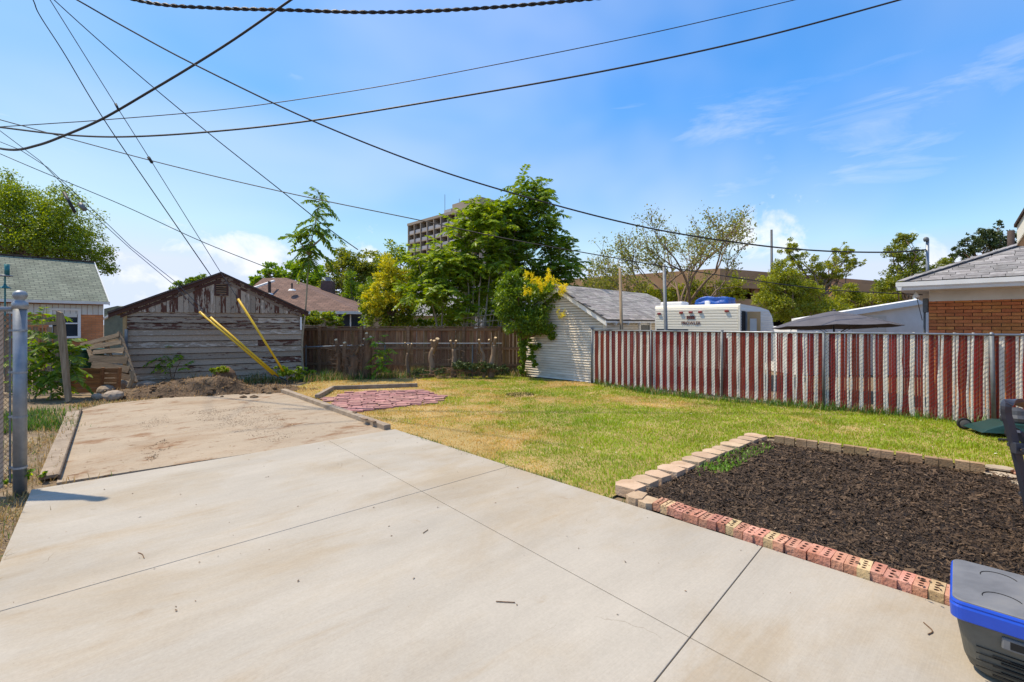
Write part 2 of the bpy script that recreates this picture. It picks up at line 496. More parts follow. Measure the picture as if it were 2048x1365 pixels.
MAT['cedar'] = mk('cedar_plank', [(0.20, 0.085, 0.032), (0.36, 0.165, 0.065)], 4, 7, stretch=(0.4, 2, 5), rnd=0.2, bump=0.3)
MAT['peel_h'] = peeling('peeling_siding', (0.42, 1.0, 3.4))
MAT['peel_v'] = peeling('peeling_gable', (3.0, 1.0, 0.55), wood=((0.27, 0.215, 0.16), (0.43, 0.36, 0.28)), pamt=0.53, wamt=0.66)
MAT['brown_trim'] = peeling('brown_trim', (0.8, 1, 1), wood=((0.14, 0.10, 0.075), (0.22, 0.17, 0.13)), brown=(0.075, 0.036, 0.027), pamt=0.40, wamt=0.8)
MAT['raw_wood'] = mk('raw_soffit', [(0.36, 0.23, 0.10), (0.50, 0.34, 0.17)], 4, 6, stretch=(1, 0.3, 1))
MAT['dark_shingle'] = mk('dark_shingle', [(0.045, 0.03, 0.026), (0.09, 0.065, 0.055)], 8, 6, bump=0.6)
MAT['yellow'] = mk('yellow_plastic', [(0.70, 0.41, 0.010), (0.82, 0.52, 0.02)], 3, 5, rough=0.45, rnd=0.08, bump=0.05, spec=0.5)
MAT['cable'] = flat('black_cable', (0.018, 0.018, 0.020), 0.6)
MAT['cable_grey'] = flat('grey_cable', (0.06, 0.065, 0.075), 0.5, 0.3)
MAT['block'] = mk('tan_block', [(0.43, 0.295, 0.175), (0.58, 0.43, 0.285)], 5, 8, bump=0.5, bscale=45, rnd=0.12, hue=0.008)
MAT['block_dark'] = mk('weathered_block', [(0.26, 0.16, 0.082), (0.44, 0.295, 0.175)], 4, 8, bump=0.5, bscale=45, rnd=0.16, hue=0.01)
MAT['brick_red'] = mk('red_brick', [(0.42, 0.17, 0.105), (0.57, 0.30, 0.21)], 6, 8, bump=0.6, bscale=45, rnd=0.18, hue=0.008)
MAT['brick_tan'] = mk('tan_brick', [(0.48, 0.33, 0.17), (0.62, 0.45, 0.26)], 9, 7, bump=0.4, bscale=60, rnd=0.12, hue=0.01)
MAT['hole'] = mk('brick_hole', [(0.13, 0.05, 0.035), (0.20, 0.08, 0.055)], 9, 4)
MAT['paver'] = mk('pink_paver', [(0.33, 0.15, 0.13), (0.49, 0.27, 0.24)], 6, 7, bump=0.4, bscale=40, rnd=0.16, hue=0.01)
MAT['stone'] = mk('field_stone', [(0.24, 0.18, 0.125), (0.42, 0.34, 0.26)], 5, 7, bump=0.7, rnd=0.15)
MAT['flag'] = mk('flagstone', [(0.36, 0.29, 0.20), (0.52, 0.44, 0.33)], 5, 7, bump=0.5, rnd=0.12)
MAT['wall_brick'] = mk('orange_brick', [(0.48, 0.155, 0.048), (0.62, 0.225, 0.075)], 7, 6, bump=0.3, bscale=50, rnd=0.16, hue=0.008)
MAT['mortar'] = mk('mortar', [(0.13, 0.08, 0.05), (0.19, 0.12, 0.08)], 9, 5)
MAT['white_paint'] = mk('white_paint', [(0.74, 0.72, 0.67), (0.83, 0.81, 0.77)], 3, 5, rough=0.6, rnd=0.03, bump=0.03)
MAT['cream_paint'] = mk('cream_paint', [(0.62, 0.59, 0.52), (0.72, 0.69, 0.62)], 3, 5, rough=0.6, rnd=0.03, bump=0.03)
MAT['siding_white'] = mk('white_siding', [(0.44, 0.37, 0.28), (0.68, 0.59, 0.46), (0.79, 0.71, 0.58)], 2.2, 7, stretch=(0.6, 0.6, 3), rnd=0.08, bump=0.15, lo=0.25, hi=0.6)
MAT['tan_soffit'] = mk('tan_soffit', [(0.42, 0.30, 0.17), (0.55, 0.41, 0.25)], 5, 5)
MAT['shingle_grey'] = mk('grey_shingle', [(0.19, 0.175, 0.165), (0.33, 0.315, 0.305)], 8, 7, bump=0.4, bscale=90, rnd=0.28, hue=0.02)
MAT['shingle_tan'] = mk('worn_shingle', [(0.23, 0.205, 0.18), (0.38, 0.345, 0.31)], 8, 7, bump=0.4, bscale=90, rnd=0.26, hue=0.02)
MAT['roof_under'] = mk('roof_under', [(0.09, 0.085, 0.08), (0.14, 0.13, 0.125)], 8, 5)
MAT['glass'] = flat('window_glass', (0.03, 0.04, 0.05), 0.08, 0.0, 0.8)
MAT['rv_skin'] = mk('trailer_skin', [(0.74, 0.68, 0.53), (0.82, 0.77, 0.64)], 1.5, 5, rough=0.4, stretch=(0.5, 0.5, 3), rnd=0.02, bump=0.02, spec=0.5)
MAT['rv_skin_shade'] = mk('trailer_skin_shade', [(0.60, 0.58, 0.53), (0.70, 0.68, 0.63)], 1.5, 5, rough=0.4, stretch=(0.5, 0.5, 3), rnd=0.02, bump=0.02, spec=0.5)  # greyer copy of the cream skin: the side's shade is put into the colour
MAT['lamp_red'] = flat('marker_lens', (0.26, 0.022, 0.016), 0.25, 0, 0.6)
MAT['rv_letter'] = flat('dark_red_letters', (0.12, 0.03, 0.025), 0.6)
MAT['tarp'] = mk('blue_tarp', [(0.015, 0.06, 0.26), (0.03, 0.13, 0.48)], 3, 6, rough=0.45, bump=0.6, bscale=7, rnd=0.05, bdist=0.05)
MAT['umbrella'] = mk('umbrella_cloth', [(0.085, 0.080, 0.088), (0.125, 0.116, 0.126)], 3, 5, rough=0.85, rnd=0.04, bump=0.05)
MAT['concrete_brown'] = mk('brown_concrete', [(0.30, 0.17, 0.085), (0.42, 0.255, 0.135)], 0.5, 8, rnd=0.05, bump=0.1)
MAT['void'] = flat('deck_shade', (0.022, 0.018, 0.016), 0.9)  # near black: shade between the parking decks painted as a wall colour
MAT['tower'] = mk('tower_concrete', [(0.27, 0.22, 0.165), (0.35, 0.29, 0.225)], 0.12, 6, rnd=0.05, bump=0)
MAT['tower_rail'] = mk('tower_rail', [(0.30, 0.30, 0.31), (0.38, 0.38, 0.395)], 0.2, 5, rnd=0.08, bump=0)
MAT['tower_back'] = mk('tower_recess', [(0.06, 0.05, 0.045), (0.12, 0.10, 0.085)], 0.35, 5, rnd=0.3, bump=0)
MAT['teal'] = flat('teal_metal', (0.03, 0.17, 0.17), 0.4, 0.2)
MAT['green_bin'] = flat('green_plastic', (0.012, 0.085, 0.048), 0.45)
MAT['siding_gap'] = flat('siding_shadow_gap', (0.20, 0.165, 0.12), 0.9)  # darker core: shade in the siding laps is put into its colour
MAT['gap_shade'] = flat('board_gap_shade', (0.035, 0.026, 0.02), 0.9)  # near-black core: lap shade painted into the colour to deepen the board lines
MAT['crumb'] = mk('soil_crumb', [(0.12, 0.075, 0.042), (0.26, 0.175, 0.105)], 5, 5, rnd=0.5, island=True, bump=0)
MAT['mower_green'] = flat('mower_deck', (0.014, 0.052, 0.044), 0.4, 0.1, 0.5)
MAT['rubber'] = flat('rubber', (0.02, 0.02, 0.02), 0.8)
MAT['grey_plastic'] = flat('wheel_plastic', (0.16, 0.15, 0.14), 0.6)
MAT['navy_metal'] = flat('powder_coated_frame', (0.055, 0.058, 0.075), 0.38, 0.35, 0.5)
MAT['tool_grey'] = mk('dusty_grey_plastic', [(0.085, 0.082, 0.068), (0.145, 0.138, 0.115)], 5, 7, rough=0.6, bump=0.04, rnd=0)
MAT['tool_lid'] = mk('dusty_lid_plastic', [(0.11, 0.112, 0.118), (0.17, 0.172, 0.178), (0.22, 0.215, 0.205)], 3.0, 8, rough=0.6, bump=0.04, rnd=0, stretch=(1, 1.5, 1))
MAT['tool_blue'] = flat('blue_plastic', (0.014, 0.07, 0.50), 0.38, 0, 0.5)
MAT['slot'] = flat('dark_slot', (0.008, 0.008, 0.008), 0.8)

# ---------------------------------------------------------------- ground, driveway, lawn
UD = Vector((-0.66, 0.75, 0)).normalized()          # along the driveway, away from the camera
VD = Vector((UD.y, -UD.x, 0))                       # across it, to the right

def isect(a, b, c, d):
    r, s, q = b - a, d - c, c - a
    t = (q.x * s.y - q.y * s.x) / (r.x * s.y - r.y * s.x)
    return a + r * t

def sheet(name, pts, z, mat, parent=None, thick=0.0, kind='structure', bevel=0.0):
    mb = MB()
    if thick: mb.prism([(p[0], p[1], z - thick) for p in pts], (0, 0, thick))
    else: mb.add([(p[0], p[1], z) for p in pts], [tuple(range(len(pts)))])
    return mb.build(name, mat, parent, kind=(kind if parent is None else None), bevel=bevel)

sheet('ground', [(-900, -300), (900, -300), (900, 1500), (-900, 1500)], -0.03, MAT['dirt'])

def concrete(name, c, stain, stain_amt, brush, fine):
    m, n, l, b = nt(name)
    tc = N(n, 'TexCoord')
    ro = N(n, 'Mapping'); ro.inputs['Rotation'].default_value = (0, 0, -math.atan2(VD.y, VD.x)); l.new(tc.outputs['Object'], ro.inputs['Vector'])
    def noise(st, sc, det=6, r=0.6, dist=0.0):
        mp = N(n, 'Mapping'); mp.inputs['Scale'].default_value = st; l.new(ro.outputs[0], mp.inputs['Vector'])
        x = N(n, 'TexNoise', Scale=sc, Detail=det, Roughness=r, Distortion=dist); l.new(mp.outputs[0], x.inputs['Vector']); return x.outputs['Fac']
    base = ramp(n, [(0.25, tuple(x * 0.86 for x in c)), (0.75, tuple(x * 1.10 for x in c))]); l.new(noise((0.55, 1.6, 1), 1.1, 7, 0.62), base.inputs[0])
    br = ramp(n, [(0.25, (1 - brush,) * 3), (0.75, (1 + brush,) * 3)]); l.new(noise((1.2, 60, 1), 2.2, 3, 0.7), br.inputs[0])
    mx = N(n, 'MixRGB', blend_type='MULTIPLY'); mx.inputs[0].default_value = 1; l.new(base.outputs[0], mx.inputs[1]); l.new(br.outputs[0], mx.inputs[2])
    fi = ramp(n, [(0.3, (1 - fine,) * 3), (0.7, (1 + fine,) * 3)]); l.new(noise((1, 1, 1), 55, 3), fi.inputs[0])
    mf = N(n, 'MixRGB', blend_type='MULTIPLY'); mf.inputs[0].default_value = 1; l.new(mx.outputs[0], mf.inputs[1]); l.new(fi.outputs[0], mf.inputs[2])
    cur = mf.outputs[0]
    for colr, st, sc, thr, soft, amt in stain:
        mr = N(n, 'MapRange'); mr.interpolation_type = 'SMOOTHSTEP'; mr.inputs['From Min'].default_value = thr; mr.inputs['From Max'].default_value = thr + soft
        mr.inputs['To Max'].default_value = amt; l.new(noise(st, sc, 8, 0.66, 0.4), mr.inputs['Value'])
        q = N(n, 'MixRGB', blend_type='MULTIPLY'); l.new(mr.outputs[0], q.inputs[0]); l.new(cur, q.inputs[1]); q.inputs[2].default_value = (*colr, 1); cur = q.outputs[0]
    # pores and a few hairline cracks
    po = N(n, 'MapRange'); po.inputs['From Min'].default_value = 0.66; po.inputs['From Max'].default_value = 0.72; po.inputs['To Max'].default_value = 0.45; l.new(noise((1, 1, 1), 130, 2), po.inputs['Value'])
    q = N(n, 'MixRGB', blend_type='MULTIPLY'); l.new(po.outputs[0], q.inputs[0]); l.new(cur, q.inputs[1]); q.inputs[2].default_value = (0.55, 0.5, 0.44, 1); cur = q.outputs[0]
    wv = N(n, 'TexNoise', Scale=2.2, Detail=6.0); l.new(ro.outputs[0], wv.inputs['Vector'])
    ad = N(n, 'VectorMath', operation='MULTIPLY_ADD'); l.new(wv.outputs['Color'], ad.inputs[0]); ad.inputs[1].default_value = (0.5, 0.5, 0); l.new(ro.outputs[0], ad.inputs[2])
    vo = N(n, 'TexVoronoi', feature='DISTANCE_TO_EDGE', Scale=0.33); l.new(ad.outputs[0], vo.inputs['Vector'])
    ck = N(n, 'MapRange'); ck.inputs['From Min'].default_value = 0.0; ck.inputs['From Max'].default_value = 0.0016; ck.inputs['To Min'].default_value = 1.0; ck.inputs['To Max'].default_value = 0.0; l.new(vo.outputs['Distance'], ck.inputs['Value'])
    cm = N(n, 'MapRange'); cm.inputs['From Min'].default_value = 0.55; cm.inputs['From Max'].default_value = 0.62; cm.inputs['To Max'].default_value = 0.55; l.new(noise((1, 1, 1), 0.9, 3), cm.inputs['Value'])
    mm = N(n, 'Math', operation='MULTIPLY'); l.new(ck.outputs[0], mm.inputs[0]); l.new(cm.outputs[0], mm.inputs[1])
    q = N(n, 'MixRGB', blend_type='MULTIPLY'); l.new(mm.outputs[0], q.inputs[0]); l.new(cur, q.inputs[1]); q.inputs[2].default_value = (0.4, 0.34, 0.28, 1); cur = q.outputs[0]
    l.new(cur, b.inputs['Base Color']); b.inputs['Roughness'].default_value = 0.9; b.inputs['Specular IOR Level'].default_value = 0.2
    bp = N(n, 'Bump', Strength=0.12, Distance=0.004); l.new(noise((3, 90, 1), 2.2, 3, 0.7), bp.inputs['Height']); l.new(bp.outputs[0], b.inputs['Normal'])
    return m

MAT['concrete'] = concrete('new_concrete', (0.408, 0.366, 0.302),
    [((0.88, 0.79, 0.66), (0.7, 1.2, 1), 0.6, 0.42, 0.25, 0.8), ((0.86, 0.75, 0.60), (0.35, 1.8, 1), 1.6, 0.54, 0.2, 0.55), ((0.80, 0.66, 0.50), (0.8, 1.1, 1), 1.9, 0.62, 0.12, 0.6), ((0.55, 0.50, 0.45), (1, 1, 1), 7.0, 0.73, 0.06, 0.5)], 0.5, 0.055, 0.05)
MAT['concrete_old'] = concrete('old_concrete', (0.375, 0.300, 0.215),
    [((0.72, 0.58, 0.45), (0.7, 1.1, 1), 0.8, 0.50, 0.2, 0.7), ((0.60, 0.41, 0.28), (0.8, 1.3, 1), 1.2, 0.54, 0.12, 0.85), ((0.45, 0.31, 0.21), (1.5, 2.2, 1), 4.5, 0.60, 0.05, 0.7)], 0.6, 0.03, 0.09)

a0, a1 = G(62, 985), G(0, 1130)
A0, A1 = G(657, 885), G(1380, 1285)
L1a, L1b = G(0, 1232), G(1020, 937)
L3a = G(1525, 1100)
R0, R3 = G(790, 862), G(1890, 1218)
X11, X1e = isect(A0, A1, L1a, L1b), isect(a0, a1, L1a, L1b)
X33, X3e = isect(A0, A1, L3a, A1), isect(a0, a1, L3a, A1)
Afar, Efar, Rfar = A0 + (A1 - A0) * 2.1, a0 + (a1 - a0) * 5.2, L3a + (R3 - L3a) * 7.5
NEWZ = 0.03
drive = sheet('driveway', [a0 + UD * 0.0, R0, L1b, L3a, Rfar, Afar, Efar], NEWZ - 0.022, mk('joint_filler', [(0.05, 0.042, 0.034), (0.10, 0.085, 0.07)], 8, 4))
def panel(pts):
    c = sum(pts, Vector()) / len(pts)
    q = []
    n = len(pts)
    for i in range(n):                              # inset every edge by half a joint
        p0, p1, p2 = pts[i - 1], pts[i], pts[(i + 1) % n]
        e0, e1 = (p1 - p0).normalized(), (p2 - p1).normalized()
        n0, n1 = Vector((-e0.y, e0.x, 0)), Vector((-e1.y, e1.x, 0))
        if n0.dot(c - p1) < 0: n0 = -n0
        if n1.dot(c - p1) < 0: n1 = -n1
        k = n0 + n1
        q.append(p1 + k * (0.0035 / max(0.3, 1 + n0.dot(n1))))
    return sheet('slab_panel', q, NEWZ, MAT['concrete'], drive, 0.10, bevel=0.004)
for pts in ([a0, A0, X11, X1e], [A0, R0, L1b, X11], [X1e, X11, X33, X3e], [X11, L1b, L3a, X33], [X3e, X33, Afar, Efar], [X33, L3a, Rfar, Afar]):
    panel(pts)

old_poly = [G(113, 968), A0 + VD * 0.0, G(783, 861), G(563, 787), G(470, 790), G(330, 797), G(205, 810), G(163, 822)]
sheet('old_driveway', old_poly, 0.012, MAT['concrete_old'], None, 0.06)

bed_poly = [G(1262, 1006), G(1508, 888), G(1540, 889), G(1985, 953), G(2150, 985), G(2450, 1160), G(2100, 1275), G(1885, 1196)]
lawn_px = [(786, 862), (1020, 936), (1218, 996), (1500, 874), (1545, 874), (1978, 936), (2300, 985), (2300, 884), (1990, 849), (1648, 817), (1445, 801),
           (1300, 786), (1185, 766), (1060, 756), (1000, 752), (830, 757), (640, 762), (612, 768), (566, 782)]
lawn_poly = [G(*p) for p in lawn_px]
sheet('lawn', lawn_poly, -0.004, MAT['thatch'])
pav_poly = [G(648, 800), G(700, 786), G(840, 781), G(888, 795), G(870, 808), G(700, 826)]

slab_poly = [a0, R0, L1b, L3a, Rfar, Afar, Efar]
def blades(name, x, y, z, h, w, col, mat, lean=0.5, kind='stuff', parent=None, curl=0.35):
    """grass blades: a bent strip of two quads each"""
    n = len(x)
    az = RNG.uniform(0, 2 * np.pi, n); ln = RNG.normal(0, lean, n)
    dx, dy = np.cos(az), np.sin(az); sx, sy = -dy, dx
    b = np.stack([x, y, z], 1)
    d = np.stack([dx * np.sin(ln), dy * np.sin(ln), np.cos(ln)], 1)
    s = np.stack([sx, sy, np.zeros(n)], 1)
    mid = b + d * (h * 0.55)[:, None]
    ln2 = ln * (1 + curl) + np.sign(ln) * curl
    d2 = np.stack([dx * np.sin(ln2), dy * np.sin(ln2), np.cos(ln2)], 1)
    tip = mid + d2 * (h * 0.45)[:, None]
    W = (s * (w / 2)[:, None])
    V = np.stack([b - W, b + W, mid - W * 0.8, mid + W * 0.8, tip], 1).reshape(-1, 3)
    k = np.arange(n)[:, None] * 5
    Fq = np.concatenate([k + np.array([[0, 1, 3]]), k + np.array([[0, 3, 2]]), k + np.array([[2, 3, 4]])], 0)
    c = None if col is None else np.repeat(col, 5, axis=0)
    return np_mesh(name, V, Fq, mat, parent, col=c, kind=kind, nper=3)

def scatter(poly, per_m2, near=4.5, power=1.2):
    xs = [p[0] for p in poly]; ys = [p[1] for p in poly]
    n = int((max(xs) - min(xs)) * (max(ys) - min(ys)) * per_m2)
    x = RNG.uniform(min(xs), max(xs), n); y = RNG.uniform(min(ys), max(ys), n)
    keep = in_poly(x, y, poly) & (np.abs(x) < y * 1.22 + 0.6)
    keep &= RNG.random(n) < np.clip((near / np.maximum(y, 0.1)) ** power, 0, 1)
    return x[keep], y[keep]

def pxy(x, y):
    return CX + F * x / y, HZ + F * H / y

def dryness(x, y):
    px, py = pxy(x, y)
    d = fbm(x * 0.55, y * 0.55, 3) * 0.9 + fbm(x * 2.4, y * 2.4, 9) * 0.60 - 0.25
    d += 0.34 * np.exp(-(((px - 850) / 190) ** 2 + ((py - 830) / 60) ** 2))
    d += 0.22 * np.exp(-(((px - 1200) / 160) ** 2 + ((py - 800) / 14) ** 2))
    d += 0.22 * np.exp(-(((px - 700) / 200) ** 2 + ((py - 770) / 22) ** 2))
    d -= 0.20 * np.exp(-(((px - 1260) / 160) ** 2 + ((py - 880) / 70) ** 2))
    d -= 0.14 * np.exp(-(((px - 1700) / 450) ** 2 + ((py - 850) / 70) ** 2))
    return d

x, y = scatter(lawn_poly, 5200)
dr = dryness(x, y)
bare = RNG.random(len(x)) < np.clip((dr - 0.66) * 2.2, 0, 0.55)
hole = in_poly(x, y, pav_poly) & (RNG.random(len(x)) < 0.93)
rust = np.exp(-(((pxy(x, y)[0] - 1040) / 30) ** 2 + ((pxy(x, y)[1] - 790) / 5) ** 2)) > 0.4
k = ~(bare | hole); x, y, dr = x[k], y[k], dr[k]
t = np.clip((dr + RNG.normal(0, 0.09, len(x)) - 0.46) / 0.24, 0, 1)[:, None]
gn = np.array([[0.265, 0.36, 0.016]]) * (1 - t) + np.array([[0.60, 0.41, 0.12]]) * t
gn *= (0.8 + 0.5 * fbm(x * 1.3, y * 1.3, 21))[:, None]
deep = np.clip(fbm(x * 0.8, y * 0.8, 33) * 2 - 0.9, 0, 1)[:, None] * (1 - t)
gn = gn * (1 - deep * 0.45) + np.array([[0.11, 0.24, 0.014]]) * deep * 0.45
gn[rust[k]] *= 0.22
hh = (0.022 + 0.024 * RNG.random(len(x))) * (1.25 - 0.5 * t[:, 0]) * (0.55 + 1.9 * fbm(x * 3.1, y * 3.1, 5) ** 2.2 + 0.9 * (RNG.random(len(x)) < 0.012))
ww = (0.0042 + 0.0040 * RNG.random(len(x))) * np.clip(y / 5.5, 1, 2.4)
tag(blades('grass', x, y, np.full(len(x), -0.006), hh, ww, gn, MAT['blade'], 0.75), 'short mottled green and straw coloured lawn grass between driveway and striped fence', 'grass', kind='stuff')

def verge(name, pts, width, n, hmin, hmax, green, label, lean=0.55, slabfree=0.97):
    """taller grass and weeds in a strip along a line of ground points"""
    pts = [Vector(p) for p in pts]
    seg = [(pts[i + 1] - pts[i]).length for i in range(len(pts) - 1)]
    tot = sum(seg); X, Yv = [], []
    for i, L in enumerate(seg):
        k = int(n * L / tot); tt = RNG.random(k)
        d = (pts[i + 1] - pts[i]); nn = Vector((-d.y, d.x, 0)).normalized()
        off = RNG.normal(0, width / 2, k)
        X.append(pts[i].x + d.x * tt + nn.x * off); Yv.append(pts[i].y + d.y * tt + nn.y * off)
    X, Yv = np.concatenate(X), np.concatenate(Yv)
    clump = fbm(X * 2.2, Yv * 2.2, 41)
    k = RNG.random(len(X)) < np.clip(clump * 2.4 - 0.55, 0.08, 1)
    sl = in_poly(X, Yv, old_poly) | in_poly(X, Yv, slab_poly)
    k &= ~(sl & (RNG.random(len(X)) < slabfree))
    X, Yv, clump = X[k], Yv[k], clump[k]
    m = RNG.random(len(X))[:, None] < green
    c = np.where(m, np.array([[0.07, 0.15, 0.02]]) * (0.7 + 0.9 * RNG.random((len(X), 1))), np.array([[0.40, 0.29, 0.12]]) * (0.6 + 0.6 * RNG.random((len(X), 1))))
    hgt = (hmin + (hmax - hmin) * RNG.random(len(X)) ** 1.8) * (0.5 + clump)
    w = (0.005 + 0.005 * RNG.random(len(X))) * np.clip(Yv / 6, 1, 2.2)
    return tag(blades(name, X, Yv, np.full(len(X), -0.02), hgt, w, c, MAT['blade'], lean), label, 'grass', kind='stuff')

verge('fence_grass', [G(1190, 768), G(1300, 787), G(1445, 802), G(1648, 818), G(1990, 850), G(2200, 870)], 0.28, 9000, 0.05, 0.26, 0.8, 'long green grass growing along the foot of the striped fence')
verge('weed_strip', [G(605, 762), G(720, 756), G(850, 751), G(1000, 748), G(1060, 752)], 0.55, 11000, 0.05, 0.42, 0.55, 'weeds and dry grass along the foot of the chain link fence')
verge('slab_edge_grass', [G(800, 866), G(1020, 937), G(1225, 998)], 0.07, 5200, 0.03, 0.09, 0.75, 'grass creeping over the lawn edge of the driveway', 0.8, 0.4)
verge('straw_strip', [G(-60, 1190), G(0, 1075), G(60, 975), G(100, 905), G(140, 835)], 0.55, 9000, 0.03, 0.16, 0.12, 'dry straw littering the strip left of the driveway', 1.1)
verge('left_grass', [G(0, 830), G(60, 860), G(110, 850)], 0.9, 7000, 0.04, 0.22, 0.85, 'green grass patch behind the steel gate post', 0.6)
verge('back_straw', [G(150, 812), G(230, 800), G(330, 795), G(470, 785), G(560, 780), G(640, 778)], 0.5, 6500, 0.02, 0.12, 0.08, 'dry straw scattered behind the old slab', 1.2)
verge('shed_weeds', [G(255, 768), G(420, 766), G(600, 762)], 0.5, 4200, 0.06, 0.4, 0.35, 'dry weeds along the foot of the weathered shed', 0.7)
verge('block_grass', [G(1238, 1012), G(1300, 975), G(1420, 915), G(1505, 887)], 0.06, 1300, 0.03, 0.11, 0.8, 'tufts of grass between the tan edging blocks', 0.7)

# loose debris on the slabs
def litter(name, poly, n, lmin, lmax, mat, z, label, asp=0.35):
    xs = [p[0] for p in poly]; ys = [p[1] for p in poly]
    x = RNG.uniform(min(xs), max(xs), n * 5); y = RNG.uniform(min(ys), max(ys), n * 5)
    k = in_poly(x, y, poly) & (RNG.random(len(x)) < np.clip(fbm(x * 3.3, y * 3.3, 81) * 3.2 - 1.1, 0.03, 1)); x, y = x[k][:n], y[k][:n]; n = len(x)
    L = lmin + (lmax - lmin) * RNG.random(n) ** 2; az = RNG.uniform(0, 6.28, n); tl = RNG.normal(0, 0.15, n)
    d = np.stack([np.cos(az) * np.cos(tl), np.sin(az) * np.cos(tl), np.sin(tl)], 1) * L[:, None]
    s = np.stack([-np.sin(az), np.cos(az), np.zeros(n)], 1) * (L * asp / 2)[:, None]
    c = np.stack([x, y, np.full(n, z) + np.abs(np.sin(tl)) * L / 2 + 0.003], 1)
    V = np.stack([c - d / 2, c + s + np.array([0, 0, .004]), c + d / 2, c - s], 1).reshape(-1, 3)
    return tag(np_mesh(name, V, np.arange(n * 4).reshape(-1, 4), mat), label, 'litter', kind='stuff')

# mulch bed: soil, chips, a green weed patch
def lumpy(name, poly, z, amp, mat, step=0.09):
    xs = [p[0] for p in poly]; ys = [p[1] for p in poly]
    nx, ny = int((max(xs) - min(xs)) / step), int((max(ys) - min(ys)) / step)
    gx, gy = np.meshgrid(np.linspace(min(xs), max(xs), nx), np.linspace(min(ys), max(ys), ny))
    zz = z + amp * fbm(gx * 1.7, gy * 1.7, 51)
    V = np.stack([gx.ravel(), gy.ravel(), zz.ravel()], 1)
    i = np.arange(nx * ny).reshape(ny, nx)
    Q = np.stack([i[:-1, :-1], i[:-1, 1:], i[1:, 1:], i[1:, :-1]], -1).reshape(-1, 4)
    cx, cy = V[Q, 0].mean(1), V[Q, 1].mean(1)
    return np_mesh(name, V, Q[in_poly(cx, cy, poly)], mat)
soil = lumpy('soil', bed_poly, 0.005, 0.07, MAT['mulch_bed']); soil['kind'] = 'structure'
x, y = scatter(bed_poly, 4600, 4.0, 1.0)
n = len(x)
zc = 0.012 + 0.07 * fbm(x * 1.7, y * 1.7, 51) + RNG.random(n) * 0.016
L = (0.010 + 0.034 * RNG.random(n) ** 1.8 + 0.03 * (RNG.random(n) < 0.05)) * np.clip(y / 4, 1, 1.5); W = L * (0.18 + 0.25 * RNG.random(n)); az = RNG.uniform(0, 2 * np.pi, n) ; tl = RNG.normal(0, 0.38, n); rl = RNG.normal(0, 0.45, n)
d = np.stack([np.cos(az) * np.cos(tl), np.sin(az) * np.cos(tl), np.sin(tl)], 1); s = np.stack([-np.sin(az) * np.cos(rl), np.cos(az) * np.cos(rl), np.sin(rl)], 1)
c = np.stack([x, y, zc], 1); d *= L[:, None]; s *= (W / 2)[:, None]; th = np.array([0, 0, 1]) * (W * 0.25)[:, None]
V = np.stack([c - d * .5 - s, c - d * .4 + s, c + d * .5 + s * .6, c + d * .45 - s * .9, c + th], 1).reshape(-1, 3)
k = np.arange(n)[:, None] * 5
Fq = np.concatenate([k + np.array([[0, 3, 4]]), k + np.array([[3, 2, 4]]), k + np.array([[2, 1, 4]]), k + np.array([[1, 0, 4]])], 0)
spill = 1
tag(np_mesh('mulch', V, Fq, MAT['mulch'], nper=3), 'dark brown shredded bark mulch filling the garden bed', 'mulch', kind='stuff')

litter('mulch_spill', [B_ for B_ in (G(1310, 1030), G(1880, 1225), G(1890, 1195), G(1320, 1008))], 260, 0.01, 0.05, MAT['mulch'], 0.09, 'stray mulch chips spilled over the brick edging', 0.35)
litter('mulch_light', bed_poly, 380, 0.015, 0.07, MAT['bark'], 0.065, 'paler bark splinters lying on the dark mulch', 0.22)

wp = [G(1385, 950), G(1470, 900), G(1535, 895), G(1545, 905), G(1460, 950), G(1400, 965)]
x, y = scatter(wp, 3600); kk = RNG.random(len(x)) < np.clip(fbm(x * 3, y * 3, 61) * 3 - 0.9, 0, 1); x, y = x[kk], y[kk]
cg = np.array([[0.16, 0.30, 0.03]]) * (0.7 + 0.8 * RNG.random((len(x), 1)))
tag(blades('weed_patch', x, y, np.full(len(x), 0.03), 0.03 + 0.07 * RNG.random(len(x)), 0.010 + 0.012 * RNG.random(len(x)), cg, MAT['blade'], 0.8), 'low green weeds spreading over the far left corner of the mulch bed', 'weeds', kind='stuff')

litter('leaf_litter', [a0, R0, L1b, L3a, R3, A1, X1e], 90, 0.008, 0.035, MAT['bark'], NEWZ, 'tiny dead leaves and twigs scattered over the new concrete', 0.45)
litter('slab_chaff', old_poly, 220, 0.008, 0.05, MAT['straw'], 0.012, 'bits of straw and bark lying on the old stained slab', 0.3)
litter('dirt_patch', [G(360, 830), G(480, 805), G(540, 812), G(610, 870), G(540, 888), G(440, 860)], 2600, 0.004, 0.03, MAT['crumb'], 0.012, 'dark crumbs of soil in patches on the old slab', 0.6)
litter('dirt_crumbs', [G(275, 905), G(330, 880), G(345, 895), G(300, 928)], 700, 0.004, 0.03, MAT['crumb'], 0.012, 'small patch of soil crumbs on the left of the old slab', 0.6)
litter('dirt_streak', [G(270, 850), G(330, 832), G(345, 845), G(290, 862)], 420, 0.004, 0.026, MAT['crumb'], 0.012, 'faint soil streak near the far left of the old slab', 0.5)
litter('lawn_petals', lawn_poly, 260, 0.015, 0.05, mk('pale_petal', [(0.55, 0.50, 0.34), (0.70, 0.66, 0.50)], 5), 0.02, 'pale fallen leaves and blossoms dotting the lawn', 0.5)

